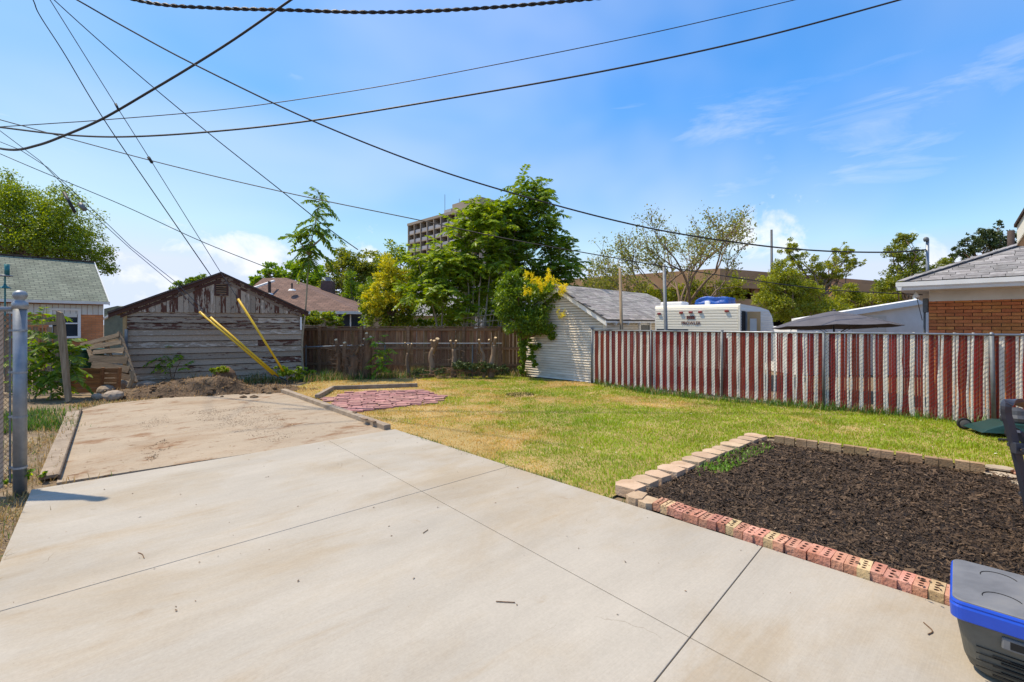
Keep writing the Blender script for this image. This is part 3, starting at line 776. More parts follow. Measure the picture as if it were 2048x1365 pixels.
# ---------------------------------------------------------------- buildings and fences
# -- weathered shed
SL, SR = P(252, 770, 13.8), P(603, 758, 16.2); SL.z = SR.z = 0
sx = (SR - SL).normalized(); sn = Vector((sx.y, -sx.x, 0)); SW = (SR - SL).length      # sn points to the camera
shed = thing('wooden_shed', 'weathered wooden shed with peeling brown paint and low gable, behind the dirt mound', 'shed', (SL + SR) / 2)
ZE, ZP, SD = 2.34, 3.50, 6.0
px_pk = isect(SL, SR, Vector((0, 0, 0)), Vector(((443 - CX) / F, 1, 0)) )
pk = (px_pk - SL).length
core = MB().prism([SL - sn * 0.06, SR - sn * 0.06, SR - sn * 0.06 + Vector((0, 0, ZE)), SL - sn * 0.06 + sx * pk + Vector((0, 0, ZP - 0.03)), SL - sn * 0.06 + Vector((0, 0, ZE))], -sn * SD)
core.build('wall_core', MAT['gap_shade'], shed)
nb = 12; bh = ZE / nb
rr = random.Random(3)
for i in range(nb):
    z0 = ZE - (i + 1) * bh
    cuts = [0, SW] if i in (2, 4, 7, 9) else [0, SW * rr.choice((0.2, 0.47, 0.56, 0.72)), SW]
    for q in range(len(cuts) - 1):
        p0, p1 = SL + sx * (cuts[q] + 0.002), SL + sx * (cuts[q + 1] - 0.002)
        dz = rr.uniform(-0.006, 0.006)
        o0 = [p0 + sn * 0.006, p0 + sn * 0.034, p0 + sn * 0.008]
        pts = [p0 + sn * -0.045 + Vector((0, 0, z0 + dz)), p0 + sn * 0.046 + Vector((0, 0, z0 + dz)), p0 + sn * 0.006 + Vector((0, 0, z0 + bh - 0.016 + dz)), p0 - sn * 0.045 + Vector((0, 0, z0 + bh - 0.016 + dz))]
        b = MB().prism(pts, p1 - p0).build('clapboard', MAT['peel_h'], shed, org=p0 + Vector((0, 0, z0)))
ng = 34; gw = SW / ng
for i in range(ng):
    s0, s1 = i * gw + 0.004, (i + 1) * gw - 0.004
    def top(s): return ZE + (ZP - ZE) * (s / pk if s < pk else (SW - s) / (SW - pk)) - 0.02
    t0, t1 = top(s0), top(s1)
    if max(t0, t1) < ZE + 0.03: continue
    sm = (s0 + s1) / 2
    zb = ZE - 0.075
    f = sn * rr.uniform(0.050, 0.062)
    pts = [SL + sx * s0 + f + Vector((0, 0, zb + 0.025)), SL + sx * sm + f + Vector((0, 0, zb)), SL + sx * s1 + f + Vector((0, 0, zb + 0.025)), SL + sx * s1 + f + Vector((0, 0, t1)), SL + sx * s0 + f + Vector((0, 0, t0))]
    if s0 < pk < s1: pts.insert(4, SL + sx * pk + f + Vector((0, 0, ZP - 0.02)))
    MB().prism(pts, -sn * 0.03).build('gable_board', MAT['peel_v'], shed, org=SL + sx * sm + Vector((0, 0, zb)))
def roof_pt(s, d, z): return SL + sx * s + sn * d + Vector((0, 0, z))
OV = 0.40
sl1, sl2 = (ZP - ZE) / pk, (ZP - ZE) / (SW - pk)
for (s_e, sl, sg) in ((-OV, sl1, 1), (SW + OV * 0.55, sl2, -1)):
    ze = ZE - abs(min(s_e, 0) if sg == 1 else s_e - SW) * sl
    th = 0.06
    pts = [roof_pt(s_e, 0.16, ze + 0.06), roof_pt(pk, 0.16, ZP + 0.06), roof_pt(pk, 0.16, ZP + 0.06 + th), roof_pt(s_e, 0.16, ze + 0.06 + th)]
    MB().prism(pts, -sn * (SD + 0.2)).build('roof', MAT['dark_shingle'], shed)
    pts = [roof_pt(s_e + sg * 0.01, 0.12, ze - 0.06), roof_pt(pk, 0.12, ZP - 0.06), roof_pt(pk, 0.12, ZP + 0.058), roof_pt(s_e + sg * 0.01, 0.12, ze + 0.058)]
    MB().prism(pts, -sn * 0.035).build('fascia', MAT['brown_trim'], shed)
    pts = [roof_pt(s_e + sg * 0.28, 0.075, ze + 0.28 * sl - 0.19), roof_pt(pk, 0.075, ZP - 0.19), roof_pt(pk, 0.075, ZP - 0.09), roof_pt(s_e + sg * 0.28, 0.075, ze + 0.28 * sl - 0.09)]
    MB().prism(pts, -sn * 0.03).build('rake_trim', MAT['brown_trim'], shed)
    if sg == 1:
        pts = [roof_pt(s_e + 0.02, 0.10, ze + 0.03), roof_pt(0, 0.10, ZE + 0.03), roof_pt(0, 0.10, ZE + 0.055), roof_pt(s_e + 0.02, 0.10, ze + 0.055)]
        MB().prism(pts, -sn * SD).build('soffit', MAT['raw_wood'], shed)
MB().bar(SL + sx * -0.02 + sn * 0.03 + Vector((0, 0, 0)), SL + sx * -0.02 + sn * 0.03 + Vector((0, 0, ZE)), 0.09, 0.05).build('corner_board', MAT['raw_wood'], shed)
vent = MB()
vc = roof_pt(pk, 0.06, ZP - 0.44)
for dxx, dz, w, hgt in ((-0.17, 0, 0.055, 0.44), (0.17, 0, 0.055, 0.44), (0, 0.2, 0.29, 0.06), (0, -0.2, 0.29, 0.06)):
    vent.box(vc + sx * dxx + Vector((0, 0, dz)), (w, 0.05, hgt), sx, sn)
vent = vent.build('gable_vent', MAT['brown_trim'], shed)
MB().box(vc - sn * 0.004, (0.30, 0.03, 0.36), sx, sn).build('vent_shade', MAT['slot'], vent)
for i in range(5):
    z = -0.14 + i * 0.07
    MB().box(vc + sn * 0.018 + Vector((0, 0, z)), (0.285, 0.012, 0.032), sx, (sn + Vector((0, 0, 0.6))).normalized(), (Vector((0, 0, 1)) - sn * 0.6).normalized()).build('louvre', MAT['fence_rail'], vent)
MB().bar(roof_pt(0.02, 0.075, 0.9), roof_pt(0.02, 0.075, 1.75), 0.08, 0.03).build('metal_corner_strip', MAT['galv'], shed)
MB().bar(roof_pt(SW - 0.02, 0.075, 1.7), roof_pt(SW - 0.02, 0.075, 2.15), 0.06, 0.03).build('downpipe_stub', MAT['white_paint'], shed)

# -- brown picket fence behind the stumps
FL, FR = P(606, 745, 17.9), P(1050, 748, 17.25); FL.z = FR.z = 0
fx = (FR - FL).normalized(); fn = Vector((fx.y, -fx.x, 0)); FW = (FR - FL).length
wf = thing('picket_fence', 'dark brown wooden privacy fence behind the pruned stumps', 'fence', (FL + FR) / 2)
pw = 0.138; npk = int(FW / pw)
pm = MB().box((0, 0, 0.88), (pw - 0.008, 0.018, 1.76)).mesh('picket', MAT['fence_wood'])
for i in range(npk):
    o = FL + fx * (i + 0.5) * pw - fn * 0.02
    inst('picket', pm, wf, frame(o + Vector((0, 0, rr.uniform(-0.02, 0.02))), fx + Vector((0, 0, rr.uniform(-.004, .004))), -fn, None, (1, 1, 1.0 + rr.uniform(-.008, .012))))
for z in (0.35, 0.98, 1.70):
    MB().bar(FL + fn * 0.03 + Vector((0, 0, z)), FR + fn * 0.03 + Vector((0, 0, z)), 0.045, 0.09).build('rail', MAT['fence_rail'], wf)
MB().bar(FL + fn * 0.01 + Vector((0, 0, 1.80)), FR + fn * 0.01 + Vector((0, 0, 1.80)), 0.12, 0.035).build('cap_board', MAT['fence_rail'], wf)
for px in (641, 724, 818, 928, 1000):
    q = isect(FL, FR, Vector((0, 0, 0)), Vector(((px - CX) / F, 1, 0)))
    MB().bar(q + fn * 0.08, q + fn * 0.08 + Vector((0, 0, 1.80)), 0.10, 0.09).build('post', MAT['fence_rail'], wf)

def chain_mesh(p0, p1, z0, z1, pitch, r, off, both=True):
    """woven wire diagonals of a chain link panel; one direction lies in front, one behind"""
    ex = (p1 - p0); L = ex.length; ex.normalize(); nn = Vector((ex.y, -ex.x, 0)); hgt = z1 - z0
    mb = MB(); k = -hgt
    while k < L:
        for dr in ((1, -1) if both else (1,)):
            s0, s1 = k, k + hgt
            za, zb = (z0, z1) if dr == 1 else (z1, z0)
            if s0 < 0: za = za + (zb - za) * (-s0 / hgt); s0 = 0
            if s1 > L:
                zb = za + (zb - za) * ((L - s0) / (s1 - s0)); s1 = L
            if s1 - s0 > 0.01:
                q = nn * (off if dr == 1 else -off)
                mb.tube([p0 + ex * s0 + q + Vector((0, 0, za)), p0 + ex * s1 + q + Vector((0, 0, zb))], r, 3, False)
        k += pitch
    return mb

CL, CR = P(607, 755, 16.7), P(1004, 755, 16.4); CL.z = CR.z = 0
clf = thing('chain_link_fence', 'low rusty chain link fence running through the pruned stumps', 'fence', (CL + CR) / 2)
def cz(px): return P(px, 688 if px > 700 else 693 - (px - 608) * 0.05, 16.6).z
MB().tube([CL + Vector((0, 0, 1.06)), CL + (CR - CL) * 0.3 + Vector((0, 0, 1.14)), CL + (CR - CL) * 0.36 + Vector((0, 0, 1.20)), CR + Vector((0, 0, 1.21))], 0.021, 8).build('top_rail', MAT['galv'], clf)
chain_mesh(CL, CR, 0.03, 1.12, 0.095, 0.0032, 0.006).build('wire_mesh', MAT['rust_wire'], clf, kind='stuff')
for px in (612, 770, 945):
    q = isect(CL, CR, Vector((0, 0, 0)), Vector(((px - CX) / F, 1, 0)))
    MB().tube([q, q + Vector((0, 0, 1.14))], 0.024, 8).build('post', MAT['galv_dull'], clf)

# -- striped slat fence on the right
def fence_at(px): return isect(TL, TR, Vector((0, 0, 0)), Vector(((px - CX) / F, 1, 0)))
TL, TR = G(1185, 766), G(1990, 852)
TE = TL + (TR - TL) * 1.22
tx = (TE - TL).normalized(); tn = Vector((tx.y, -tx.x, 0))
if tn.y > 0: tn = -tn
ZT = P(1185, 661, TL.y).z
sf = thing('striped_fence', 'chain link fence woven with dark red and white slats, galvanised top rail', 'fence', TL)
LEN = (TE - TL).length
PER = (fence_at(2048) - TL).length / 44.5 / 5
def slat_mesh(nm, mat, wob, sd):
    r_ = random.Random(sd); mb = MB(); k = 7; w = PER * 0.475
    a, b_ = r_.uniform(-1, 1) * wob, r_.uniform(-1, 1) * wob
    vs, fs = [], []
    for i in range(k):
        t = i / (k - 1); xo = (a * math.sin(t * 3.1) + b_ * math.sin(t * 6.2) * 0.5); yo = 0.006 * math.sin(t * 9 + sd)
        for sgn, dy in ((-1, 0.002), (0, -0.003), (1, 0.002)):
            vs.append((xo + sgn * w, yo + dy, t))
    for i in range(k - 1):
        for j in range(2): fs.append((i * 3 + j, i * 3 + j + 1, i * 3 + j + 4, i * 3 + j + 3))
    me = MB().add(vs, fs).mesh(nm, mat)
    return me
wm = [slat_mesh('slat', MAT['slat_white'], w, i) for i, w in enumerate((0.002, 0.004, 0.012, 0.02, 0.026))]
rm = [slat_mesh('slat', MAT['slat_red'], w, 9 + i) for i, w in enumerate((0.002, 0.004, 0.010, 0.016, 0.022))]
ns = min(298, int(LEN / PER))
for i in range(ns):
    s = (i + 0.7) * PER; fr = s / LEN
    lo = 0 if fr < 0.45 else 1
    hi = 1 if fr < 0.45 else (3 if fr < 0.7 else 4)
    me = (wm if i % 5 < 2 else rm)[rr.randint(lo, hi)]
    hgt = ZT - 0.02 + (rr.uniform(0.0, 0.012) if fr < 0.45 else (rr.uniform(0.01, 0.06) if i % 5 < 2 else rr.uniform(-0.01, 0.035)))
    z0 = rr.uniform(0.0, 0.035)
    lean = rr.uniform(-0.006, 0.006) * (1 + 1.8 * (fr > 0.5))
    if rr.random() < 0.012 and i > 12: continue
    if rr.random() < 0.04: hgt -= rr.uniform(0.02, 0.16)
    tw = rr.gauss(0, 0.08)
    ax = tx * math.cos(tw) + tn * math.sin(tw)
    inst('slat', me, sf, frame(TL + tx * s + tn * rr.uniform(-0.004, 0.004) + Vector((0, 0, z0)), ax, Vector((-ax.y, ax.x, 0)), Vector((0, 0, 1)) + tx * lean, (rr.uniform(0.88, 1.05), 1, hgt - z0)))
MB().tube([TL + tn * 0.012 + Vector((0, 0, ZT)), TE + tn * 0.012 + Vector((0, 0, ZT))], 0.021, 10).build('top_rail', MAT['galv'], sf, smooth=True)
chain_mesh(TL + tn * 0.004, TE + tn * 0.004, 0.03, ZT - 0.01, PER * 2.0, 0.0026, 0.010).build('wire_mesh', MAT['wire'], sf, kind='stuff')
for px, rad in ((1184, 0.036), (1303, 0.022), (1445, 0.026), (1648, 0.026), (1988, 0.034)):
    q = fence_at(px) + tn * (0.045 if px > 1200 else 0.0)
    lean = -0.05 if px == 1988 else 0
    pb = MB().tube([q, q + Vector((lean, 0, ZT - 0.005 + (0.06 if px == 1184 else 0.0)))], rad, 12)
    po = pb.build('post', MAT['galv_dull'], sf, smooth=True)
    if px in (1184, 1988): MB().lathe(q + Vector((lean, 0, ZT + (0.05 if px == 1184 else -0.01))), [(rad * 1.15, 0), (rad * 1.15, 0.02), (rad * 0.8, 0.045), (0.004, 0.06)], 12).build('post_cap', MAT['galv'], po, smooth=True)
    else: MB().lathe(q - tn * 0.035 + Vector((0, 0, ZT - 0.03)), [(rad * 1.3, 0), (rad * 1.3, 0.06)], 10).build('rail_loop', MAT['galv'], po)

# -- shingle courses as single tabs
def shingles(parent, o, eu, ev, polys, tw, ch, mat, seed, th=0.010):
    """tabs on the plane o + a*eu + b*ev wherever (a, b) lies in one of polys"""
    r_ = random.Random(seed); en = eu.cross(ev).normalized()
    if en.z < 0: en = -en
    ms = [MB().box((0, ch * 0.18, 0), (tw * k, ch * 1.36, th)).mesh('shingle', mat) for k in (0.97, 0.70)]
    amin = min(p[0] for q in polys for p in q); amax = max(p[0] for q in polys for p in q)
    bmin = min(p[1] for q in polys for p in q); bmax = max(p[1] for q in polys for p in q)
    cnt = 0; j = 0; b = bmin
    while b < bmax:
        a = amin - r_.uniform(0, tw)
        while a < amax:
            wide = r_.random() < 0.6
            w = tw if wide else tw * 0.72
            ca, cb = np.array([a + w / 2]), np.array([b + ch / 2])
            if any(in_poly(ca, cb, q)[0] for q in polys) and cnt < 299:
                lift = en * (th * 0.8 + r_.uniform(0, 0.006))
                inst('shingle', ms[0 if wide else 1], parent, frame(o + eu * (a + w / 2) + ev * (b + ch / 2) + lift, eu, (ev + en * -0.03), None))
                cnt += 1
            a += w
        b += ch; j += 1

# -- white garage behind the striped fence
g1, g2 = Vector((0.36, 17.03, 0)), Vector((2.97, 14.55, 0))
gx = (g2 - g1).normalized(); gv = Vector((-gx.y, gx.x, 0))                              # gv: into the depth, to the right
gv = gv if gv.y > 0 else -gv
GW, GD, GZE, GZP = (g2 - g1).length, 6.4, 2.06, 3.12
gar = thing('white_garage', 'small white clapboard garage with grey shingle gable roof beside the striped fence', 'garage', (g1 + g2) / 2)
up = lambda z: Vector((0, 0, z))
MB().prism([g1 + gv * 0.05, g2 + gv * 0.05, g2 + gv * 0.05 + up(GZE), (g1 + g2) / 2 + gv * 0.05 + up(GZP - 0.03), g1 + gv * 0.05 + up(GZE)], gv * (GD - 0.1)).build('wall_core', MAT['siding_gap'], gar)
nbd = 36; ph = GZP / nbd
for i in range(nbd):
    z0 = i * ph
    def half(z): return GW / 2 if z <= GZE else GW / 2 * (GZP - z) / (GZP - GZE)
    h0 = half(z0 + ph * 0.5)
    if h0 < 0.06: continue
    m0 = (g1 + g2) / 2
    p0 = m0 - gx * h0
    pts = [p0 + gv * 0.055 + up(z0), p0 - gv * 0.036 + up(z0), p0 + gv * 0.002 + up(z0 + ph - 0.013), p0 + gv * 0.055 + up(z0 + ph - 0.013)]
    MB().prism(pts, gx * 2 * h0).build('siding_board', MAT['siding_white'], gar, org=p0 + up(z0))
for i in range(int(GZE / ph)):
    p0 = g2 + gv * 0.07 + up(i * ph); q0 = g2 + gv * GD + up(i * ph)
    MB().prism([p0 - gx * 0.06, p0 + gx * 0.022, p0 + gx * 0.003 + up(ph - 0.013), p0 - gx * 0.06 + up(ph - 0.013)], q0 - p0).build('side_board', MAT['siding_white'], gar, org=p0)
MB().bar(g2 + gx * 0.01 - gv * 0.005, g2 + gx * 0.01 - gv * 0.005 + up(GZE), 0.09, 0.09, gx).build('corner_board', MAT['siding_white'], gar)
mid = (g1 + g2) / 2
gslope = (GZP - GZE) / (GW / 2)
for sg in (-1, 1):
    e = mid + gx * sg * (GW / 2 + 0.18) - gv * 0.22 + up(GZE - 0.18 * gslope + 0.05)
    r0 = mid - gv * 0.22 + up(GZP + 0.05)
    MB().prism([e, r0, r0 + up(0.05), e + up(0.05)], gv * (GD + 0.4)).build('roof_deck', MAT['roof_under'], gar)
    MB().prism([e + up(-0.16) + gv * 0.02, r0 + up(-0.16) + gv * 0.02, r0 + up(-0.004) + gv * 0.02, e + up(-0.004) + gv * 0.02], gv * 0.03).build('rake_board', MAT['white_paint'], gar)
    if sg == 1:
        eu, ev = gv.copy(), (r0 - e).normalized(); L = (r0 - e).length
        shingles(gar, e + up(0.055), eu, ev, [[(-0.03, -0.03), (GD + 0.42, -0.03), (GD + 0.42, L), (-0.03, L)]], 0.48, 0.148, MAT['shingle_tan'], 5)
        for k in range(8):
            q = g2 + gv * (0.4 + k * 0.78) + up(GZE - 0.06)
            MB().bar(q, q + gx * 0.2 + up(-0.1), 0.05, 0.09).build('rafter_tail', MAT['cream_paint'], gar)
        MB().bar(e + up(-0.02) - gx * 0.02, e + gv * (GD + 0.4) + up(-0.02) - gx * 0.02, 0.03, 0.07).build('eave_board', MAT['white_paint'], gar)
ws = g2 + gv * 2.6
wfm = MB()
for a, b_, w, h_ in ((-0.4, 0, .09, .85), (0.4, 0, .09, .85), (0, .4, .75, .09), (0, -.4, .75, .09)):
    wfm.box(ws + gv * a + gx * 0.04 + up(1.52 + b_), (w, 0.06, h_), gv, gx)
wfm = wfm.build('window', MAT['white_paint'], gar)
MB().box(ws + gx * 0.028 + up(1.52), (0.74, 0.02, 0.74), gv, gx).build('pane', MAT['glass'], wfm)

# -- brick house on the right
hu, hin = Vector((0.702, -0.712, 0)).normalized(), Vector((0.712, 0.702, 0)).normalized()
HC = P(1857, 700, 11.0); HC.z = 0
HWZ, HL = 2.50, 6.0
bh_ = thing('brick_house', 'orange brick house with white eaves and grey hip roof behind the striped fence', 'house', HC)
MB().prism([HC + hin * 0.04, HC + hu * HL + hin * 0.04, HC + hu * HL + hin * 6, HC + hin * 6], up(HWZ)).build('wall_core', MAT['mortar'], bh_)
bl, bhh = 0.30, 0.079
bmesh_ = {}
for w in (bl - 0.012, bl / 2 - 0.012):
    bmesh_[w] = MB().box((0, 0, 0), (w, 0.10, bhh - 0.012)).mesh('brick', MAT['wall_brick'])
r_ = random.Random(8); z = 0.9; row = 0; nbk = 0
while z + bhh < HWZ + 0.02 and nbk < 290:
    s = 0.0
    first = bl / 2 if row % 2 else bl
    while s < 2.9:
        w = (first if s == 0 else bl)
        inst('brick', bmesh_[w - 0.012], bh_, frame(HC + hu * (s + w / 2) + hin * (0.045 + r_.uniform(-0.003, 0.003)) + up(z + bhh / 2), hu, hin))
        s += w; nbk += 1
    z += bhh; row += 1
MB().box(HC + hu * (2.9 + (HL - 2.9) / 2) + hin * 0.02 + up(1.25), (HL - 2.92, 0.08, 2.5), hu, hin).build('brick_wall', MAT['wall_brick'], bh_)
MB().box(HC + hu * 1.45 + hin * 0.03 + up(0.44), (2.9, 0.08, 0.88), hu, hin).build('brick_base', MAT['wall_brick'], bh_)
OVH = 0.60; OVS = 0.44
C0 = HC - hu * OVS - hin * OVH
RL = HL + 2 * OVS
# frieze, soffit, gutter
MB().box(HC + hu * (HL / 2 + 0.02) + hin * 0.015 + up(HWZ + 0.08), (HL + 0.02, 0.10, 0.26), hu, hin).build('frieze_board', MAT['cream_paint'], bh_)
MB().prism([C0 + up(2.70), C0 + hu * RL + up(2.70), C0 + hu * RL + hin * 7 + up(2.70), C0 + hin * 7 + up(2.70)], up(0.02)).build('soffit', MAT['white_paint'], bh_)
gut = MB()
for base, dr, out, L in ((C0, hu, -hin, RL), (C0, hin, -hu, 7.0)):
    prof = [(0.0, 2.705), (0.055, 2.705), (0.075, 2.76), (0.105, 2.80), (0.105, 2.90), (0.0, 2.90)]
    gut.prism([base + out * a + up(b_) - dr * 0.1 for a, b_ in prof], dr * (L + 0.1))
gut.build('gutter', MAT['white_paint'], bh_)
HZE = 2.92; PIT = 0.44; HALF = 3.6
apex = C0 + hu * HALF + hin * HALF + up(HZE + HALF * PIT)
apx2 = apex + hu * max(0, RL - 2 * HALF)
c1_, c2_, c3_, c4_ = C0 + up(HZE), C0 + hu * RL + up(HZE), C0 + hu * RL + hin * 2 * HALF + up(HZE), C0 + hin * 2 * HALF + up(HZE)
apx2 = C0 + hu * (RL - HALF) + hin * HALF + up(HZE + HALF * PIT)
MB().add([c1_, c2_, c3_, c4_, apex, apx2], [(0, 1, 5, 4), (0, 4, 3), (1, 2, 5), (2, 3, 4, 5), (0, 3, 2, 1)]).build('roof_deck', MAT['roof_under'], bh_)
ev = (hin + up(PIT)).normalized(); k_ = ev.z / PIT                                       # plan run per slope metre
SLP = HALF / hin.dot(ev)
vis = [[(-0.0, -0.03), (2.9, -0.03), (2.9, 3.1), (3.1 * hin.dot(ev), 3.1)]]
shingles(bh_, c1_ + up(0.004), hu, ev, vis, 0.36, 0.148, MAT['shingle_grey'], 12)
cap = MB().box((0, 0, 0), (0.30, 0.24, 0.014)).mesh('hip_cap', MAT['shingle_grey'])
hd = (apex - c1_).normalized(); L = (apex - c1_).length; hs_ = hu.cross(Vector((0, 0, 1)))
sd_ = hd.cross(Vector((0, 0, 1))).normalized()
for i in range(int(L / 0.2)):
    inst('hip_cap', cap, bh_, frame(c1_ + hd * (0.12 + i * 0.2) + up(0.032), hd + up(0.05), -sd_))
pq = P(2022, 470, 12.5)
MB().tube([Vector((pq.x, pq.y, 3.2)), Vector((pq.x, pq.y, P(2022, 462, 12.5).z))], 0.075, 12).build('vent_pipe', MAT['dark_shingle'], bh_, smooth=True)
mast = P(1855, 545, 11.6)
mb = MB().tube([Vector((mast.x, mast.y, 2.7)), Vector((mast.x, mast.y, P(1855, 482, 11.6).z))], 0.034, 10).build('service_mast', MAT['galv'], bh_, smooth=True)
mtop = Vector((mast.x, mast.y, P(1855, 482, 11.6).z))
MB().lathe(mtop + Vector((-0.02, 0, -0.01)), [(0.05, 0), (0.06, 0.03), (0.055, 0.08), (0.02, 0.11)], 10, axis=(-0.35, 0, 1)).build('weatherhead', MAT['galv_dull'], mb, smooth=True)
fl = P(1832, 584, 10.9)
fm = MB().lathe(fl + up(-0.14), [(0.07, 0), (0.06, 0.05), (0.03, 0.09), (0.022, 0.15)], 12).build('flood_light', MAT['white_paint'], bh_, smooth=True)
mt = HC - hu * 0.06 + hin * 0.15
MB().box(mt + up(2.36), (0.10, 0.16, 0.34), hu, hin).build('meter_box', MAT['galv_dull'], bh_, bevel=0.01)
MB().tube([mt + up(1.2) - hu * 0.02, mt + up(2.2) - hu * 0.02], 0.022, 8).build('conduit', MAT['galv_dull'], bh_)
MB().tube([fl + up(-0.05), fl + Vector((0.1, 0.05, -0.3)), mt + up(2.0) - hu * 0.06], 0.008, 6).build('lamp_cable', MAT['cable_grey'], bh_)

# -- white flat-roofed building behind the parasol
w0, w1 = P(1594, 649, 17.0), P(1960, 649, 17.0); w0.z = w1.z = 0
wb = thing('white_building', 'low white block building with a slanting white roof edge behind the grey parasol', 'building', (w0 + w1) / 2)
za, zb = P(1594, 647, 17).z, P(1960, 588, 17).z
MB().prism([w0, w1, w1 + up(zb), w0 + up(za)], (0, 0.35, 0)).box(((w0.x + w1.x) / 2, 20.0, 0.9), (w1.x - w0.x, 5.2, 1.8)).build('wall', MAT['white_paint'], wb)
e0, e1 = Vector((w0.x - 0.05, 16.75, za)), Vector((w1.x, 16.75, zb))
MB().prism([e0 + up(-0.02), e1 + up(-0.02), e1 + up(0.17), e0 + up(0.17)], (0, 0.5, 0)).build('roof_edge', MAT['white_paint'], wb)
dp = P(1770, 640, 17.0)
MB().box((dp.x - 0.6, 16.985, 1.1), (1.25, 0.03, 2.2)).build('door', MAT['cream_paint'], wb)

# -- green roofed brick house on the left
k1, k0 = P(207, 640, 21.4), P(-160, 640, 17.2); k1.z = k0.z = 0
kx = (k1 - k0).normalized(); kb = Vector((-kx.y, kx.x, 0)); KL = (k1 - k0).length
KZE, KZR, KD = 2.86, 4.95, 5.0
gh = thing('green_roof_house', 'orange brick house with grey green shingle roof on the far left', 'house', (k0 + k1) / 2)
def brick_tex(name):
    m = shingle_tex(name, (0.56, 0.20, 0.07), (0.66, 0.26, 0.10), (0.40, 0.19, 0.10), 0.26, 0.082, 0.85); return m
wo = MB().prism([k0, k1, k1 + up(KZE), k0 + up(KZE)], kb * KD).build('wall', brick_tex('far_brick'), gh); uv_plane(wo, kx, (0, 0, 1))
ke = -kb * 0.35
ro = MB().prism([k0 + ke + up(KZE - 0.02), k1 + kx * 0.12 + ke + up(KZE - 0.02), k1 + kx * 0.12 + kb * (KD / 2) + up(KZR), k0 + kb * (KD / 2) + up(KZR)], up(0.10)).build('roof', shingle_tex('green_shingle', (0.17, 0.19, 0.135), (0.25, 0.265, 0.19), (0.10, 0.11, 0.085), 0.30, 0.15), gh)
uv_plane(ro, kx, (kb + up((KZR - KZE) / (KD / 2))).normalized())
MB().prism([k0 + ke + kb * KD * 1.07 + up(KZE), k1 + kx * 0.12 + kb * KD * 1.07 + up(KZE), k1 + kx * 0.12 + kb * (KD / 2 + 0.02) + up(KZR), k0 + kb * (KD / 2 + 0.02) + up(KZR)], up(0.10)).build('rear_roof', MAT['roof_under'], gh)
MB().bar(k0 + kb * (KD / 2) + up(KZR + 0.10), k1 + kx * 0.12 + kb * (KD / 2) + up(KZR + 0.10), 0.22, 0.05).build('ridge_cap', MAT['dark_shingle'], gh)
MB().bar(k0 + ke - kb * 0.02 + up(KZE + 0.02), k1 + kx * 0.14 + ke - kb * 0.02 + up(KZE + 0.02), 0.05, 0.12).build('gutter', MAT['cream_paint'], gh)
rk = MB().prism([k1 + kx * 0.12 + ke + up(KZE - 0.08), k1 + kx * 0.12 + kb * KD / 2 + up(KZR - 0.08), k1 + kx * 0.12 + kb * KD / 2 + up(KZR + 0.1), k1 + kx * 0.12 + ke + up(KZE + 0.1)], kx * 0.04).build('rake_board', MAT['white_paint'], gh)
nb_ = int(KL / 0.19)
bmh = MB().box((0, 0, 0), (0.175, 0.03, 0.44)).mesh('batten_board', MAT['cream_paint'])
for i in range(nb_):
    inst('batten_board', bmh, gh, frame(k1 - kx * (i + 0.5) * 0.19 - kb * 0.02 + up(KZE - 0.30), kx, kb))
wc = isect(k0, k1, Vector((0, 0, 0)), Vector(((130 - CX) / F, 1, 0)))
wfm = MB()
for a, b_, w, h_ in ((-0.46, 0, .10, 1.32), (0.46, 0, .10, 1.32), (0, .62, .82, .09), (0, 0.0, .82, .06), (0, -.62, .82, .09)):
    wfm.box(wc + kx * a - kb * 0.03 + up(1.94 + b_), (w, 0.09, h_), kx, kb)
wfm = wfm.build('window', MAT['white_paint'], gh)
for dz in (0.31, -0.31): MB().box(wc - kb * 0.012 + up(1.94 + dz), (0.80, 0.02, 0.55), kx, kb).build('pane', MAT['glass'], wfm)
MB().box(wc - kb * 0.03 + up(2.30), (0.78, 0.015, 0.16), kx, kb).build('blind', MAT['cream_paint'], wfm)
MB().box(wc - kb * 0.06 + up(1.20), (1.12, 0.14, 0.10), kx, kb).build('sill', MAT['wall_brick'], wfm)
bl_ = P(10, 550, 16.5)
sl_ = thing('barn_light', 'teal post lamp with round shade in front of the green shingle roof', 'lamp', (bl_.x, bl_.y, 0))
MB().tube([(bl_.x - 0.0, bl_.y, 0), (bl_.x, bl_.y, P(10, 552, 16.5).z)], 0.025, 8).build('stem', MAT['teal'], sl_)
MB().lathe(P(10, 577, 16.5), [(0.17, 0), (0.14, 0.03), (0.05, 0.09), (0.03, 0.16)], 14).build('shade', MAT['teal'], sl_, smooth=True)
MB().lathe(P(14, 551, 16.5), [(0.07, 0), (0.07, 0.40)], 12).build('ballast', MAT['teal'], sl_, smooth=True)
MB().lathe(P(10, 553, 16.5), [(0.20, 0), (0.20, 0.03), (0.05, 0.05)], 14).build('top_plate', MAT['galv'], sl_, smooth=True)
gs = thing('small_green_house', 'small green gabled house end glimpsed between brick house and shed', 'house', P(225, 649, 34))
q0, q1 = P(208, 649, 34), P(262, 649, 34); q0.z = q1.z = 0
MB().prism([q0, q1, q1 + up(P(0, 622, 34).z), (q0 + q1) / 2 + up(P(0, 612, 34).z), q0 + up(P(0, 618, 34).z)], (0, 6, 0)).build('wall', mk('sage_wall', [(0.14, 0.16, 0.12), (0.2, 0.22, 0.165)], 3), gs)
MB().prism([P(205, 640, 33.8), P(232, 626, 33.8), P(232, 622, 33.8), P(205, 636, 33.8)], (0, 4, 0)).build('porch_roof', MAT['white_paint'], gs)

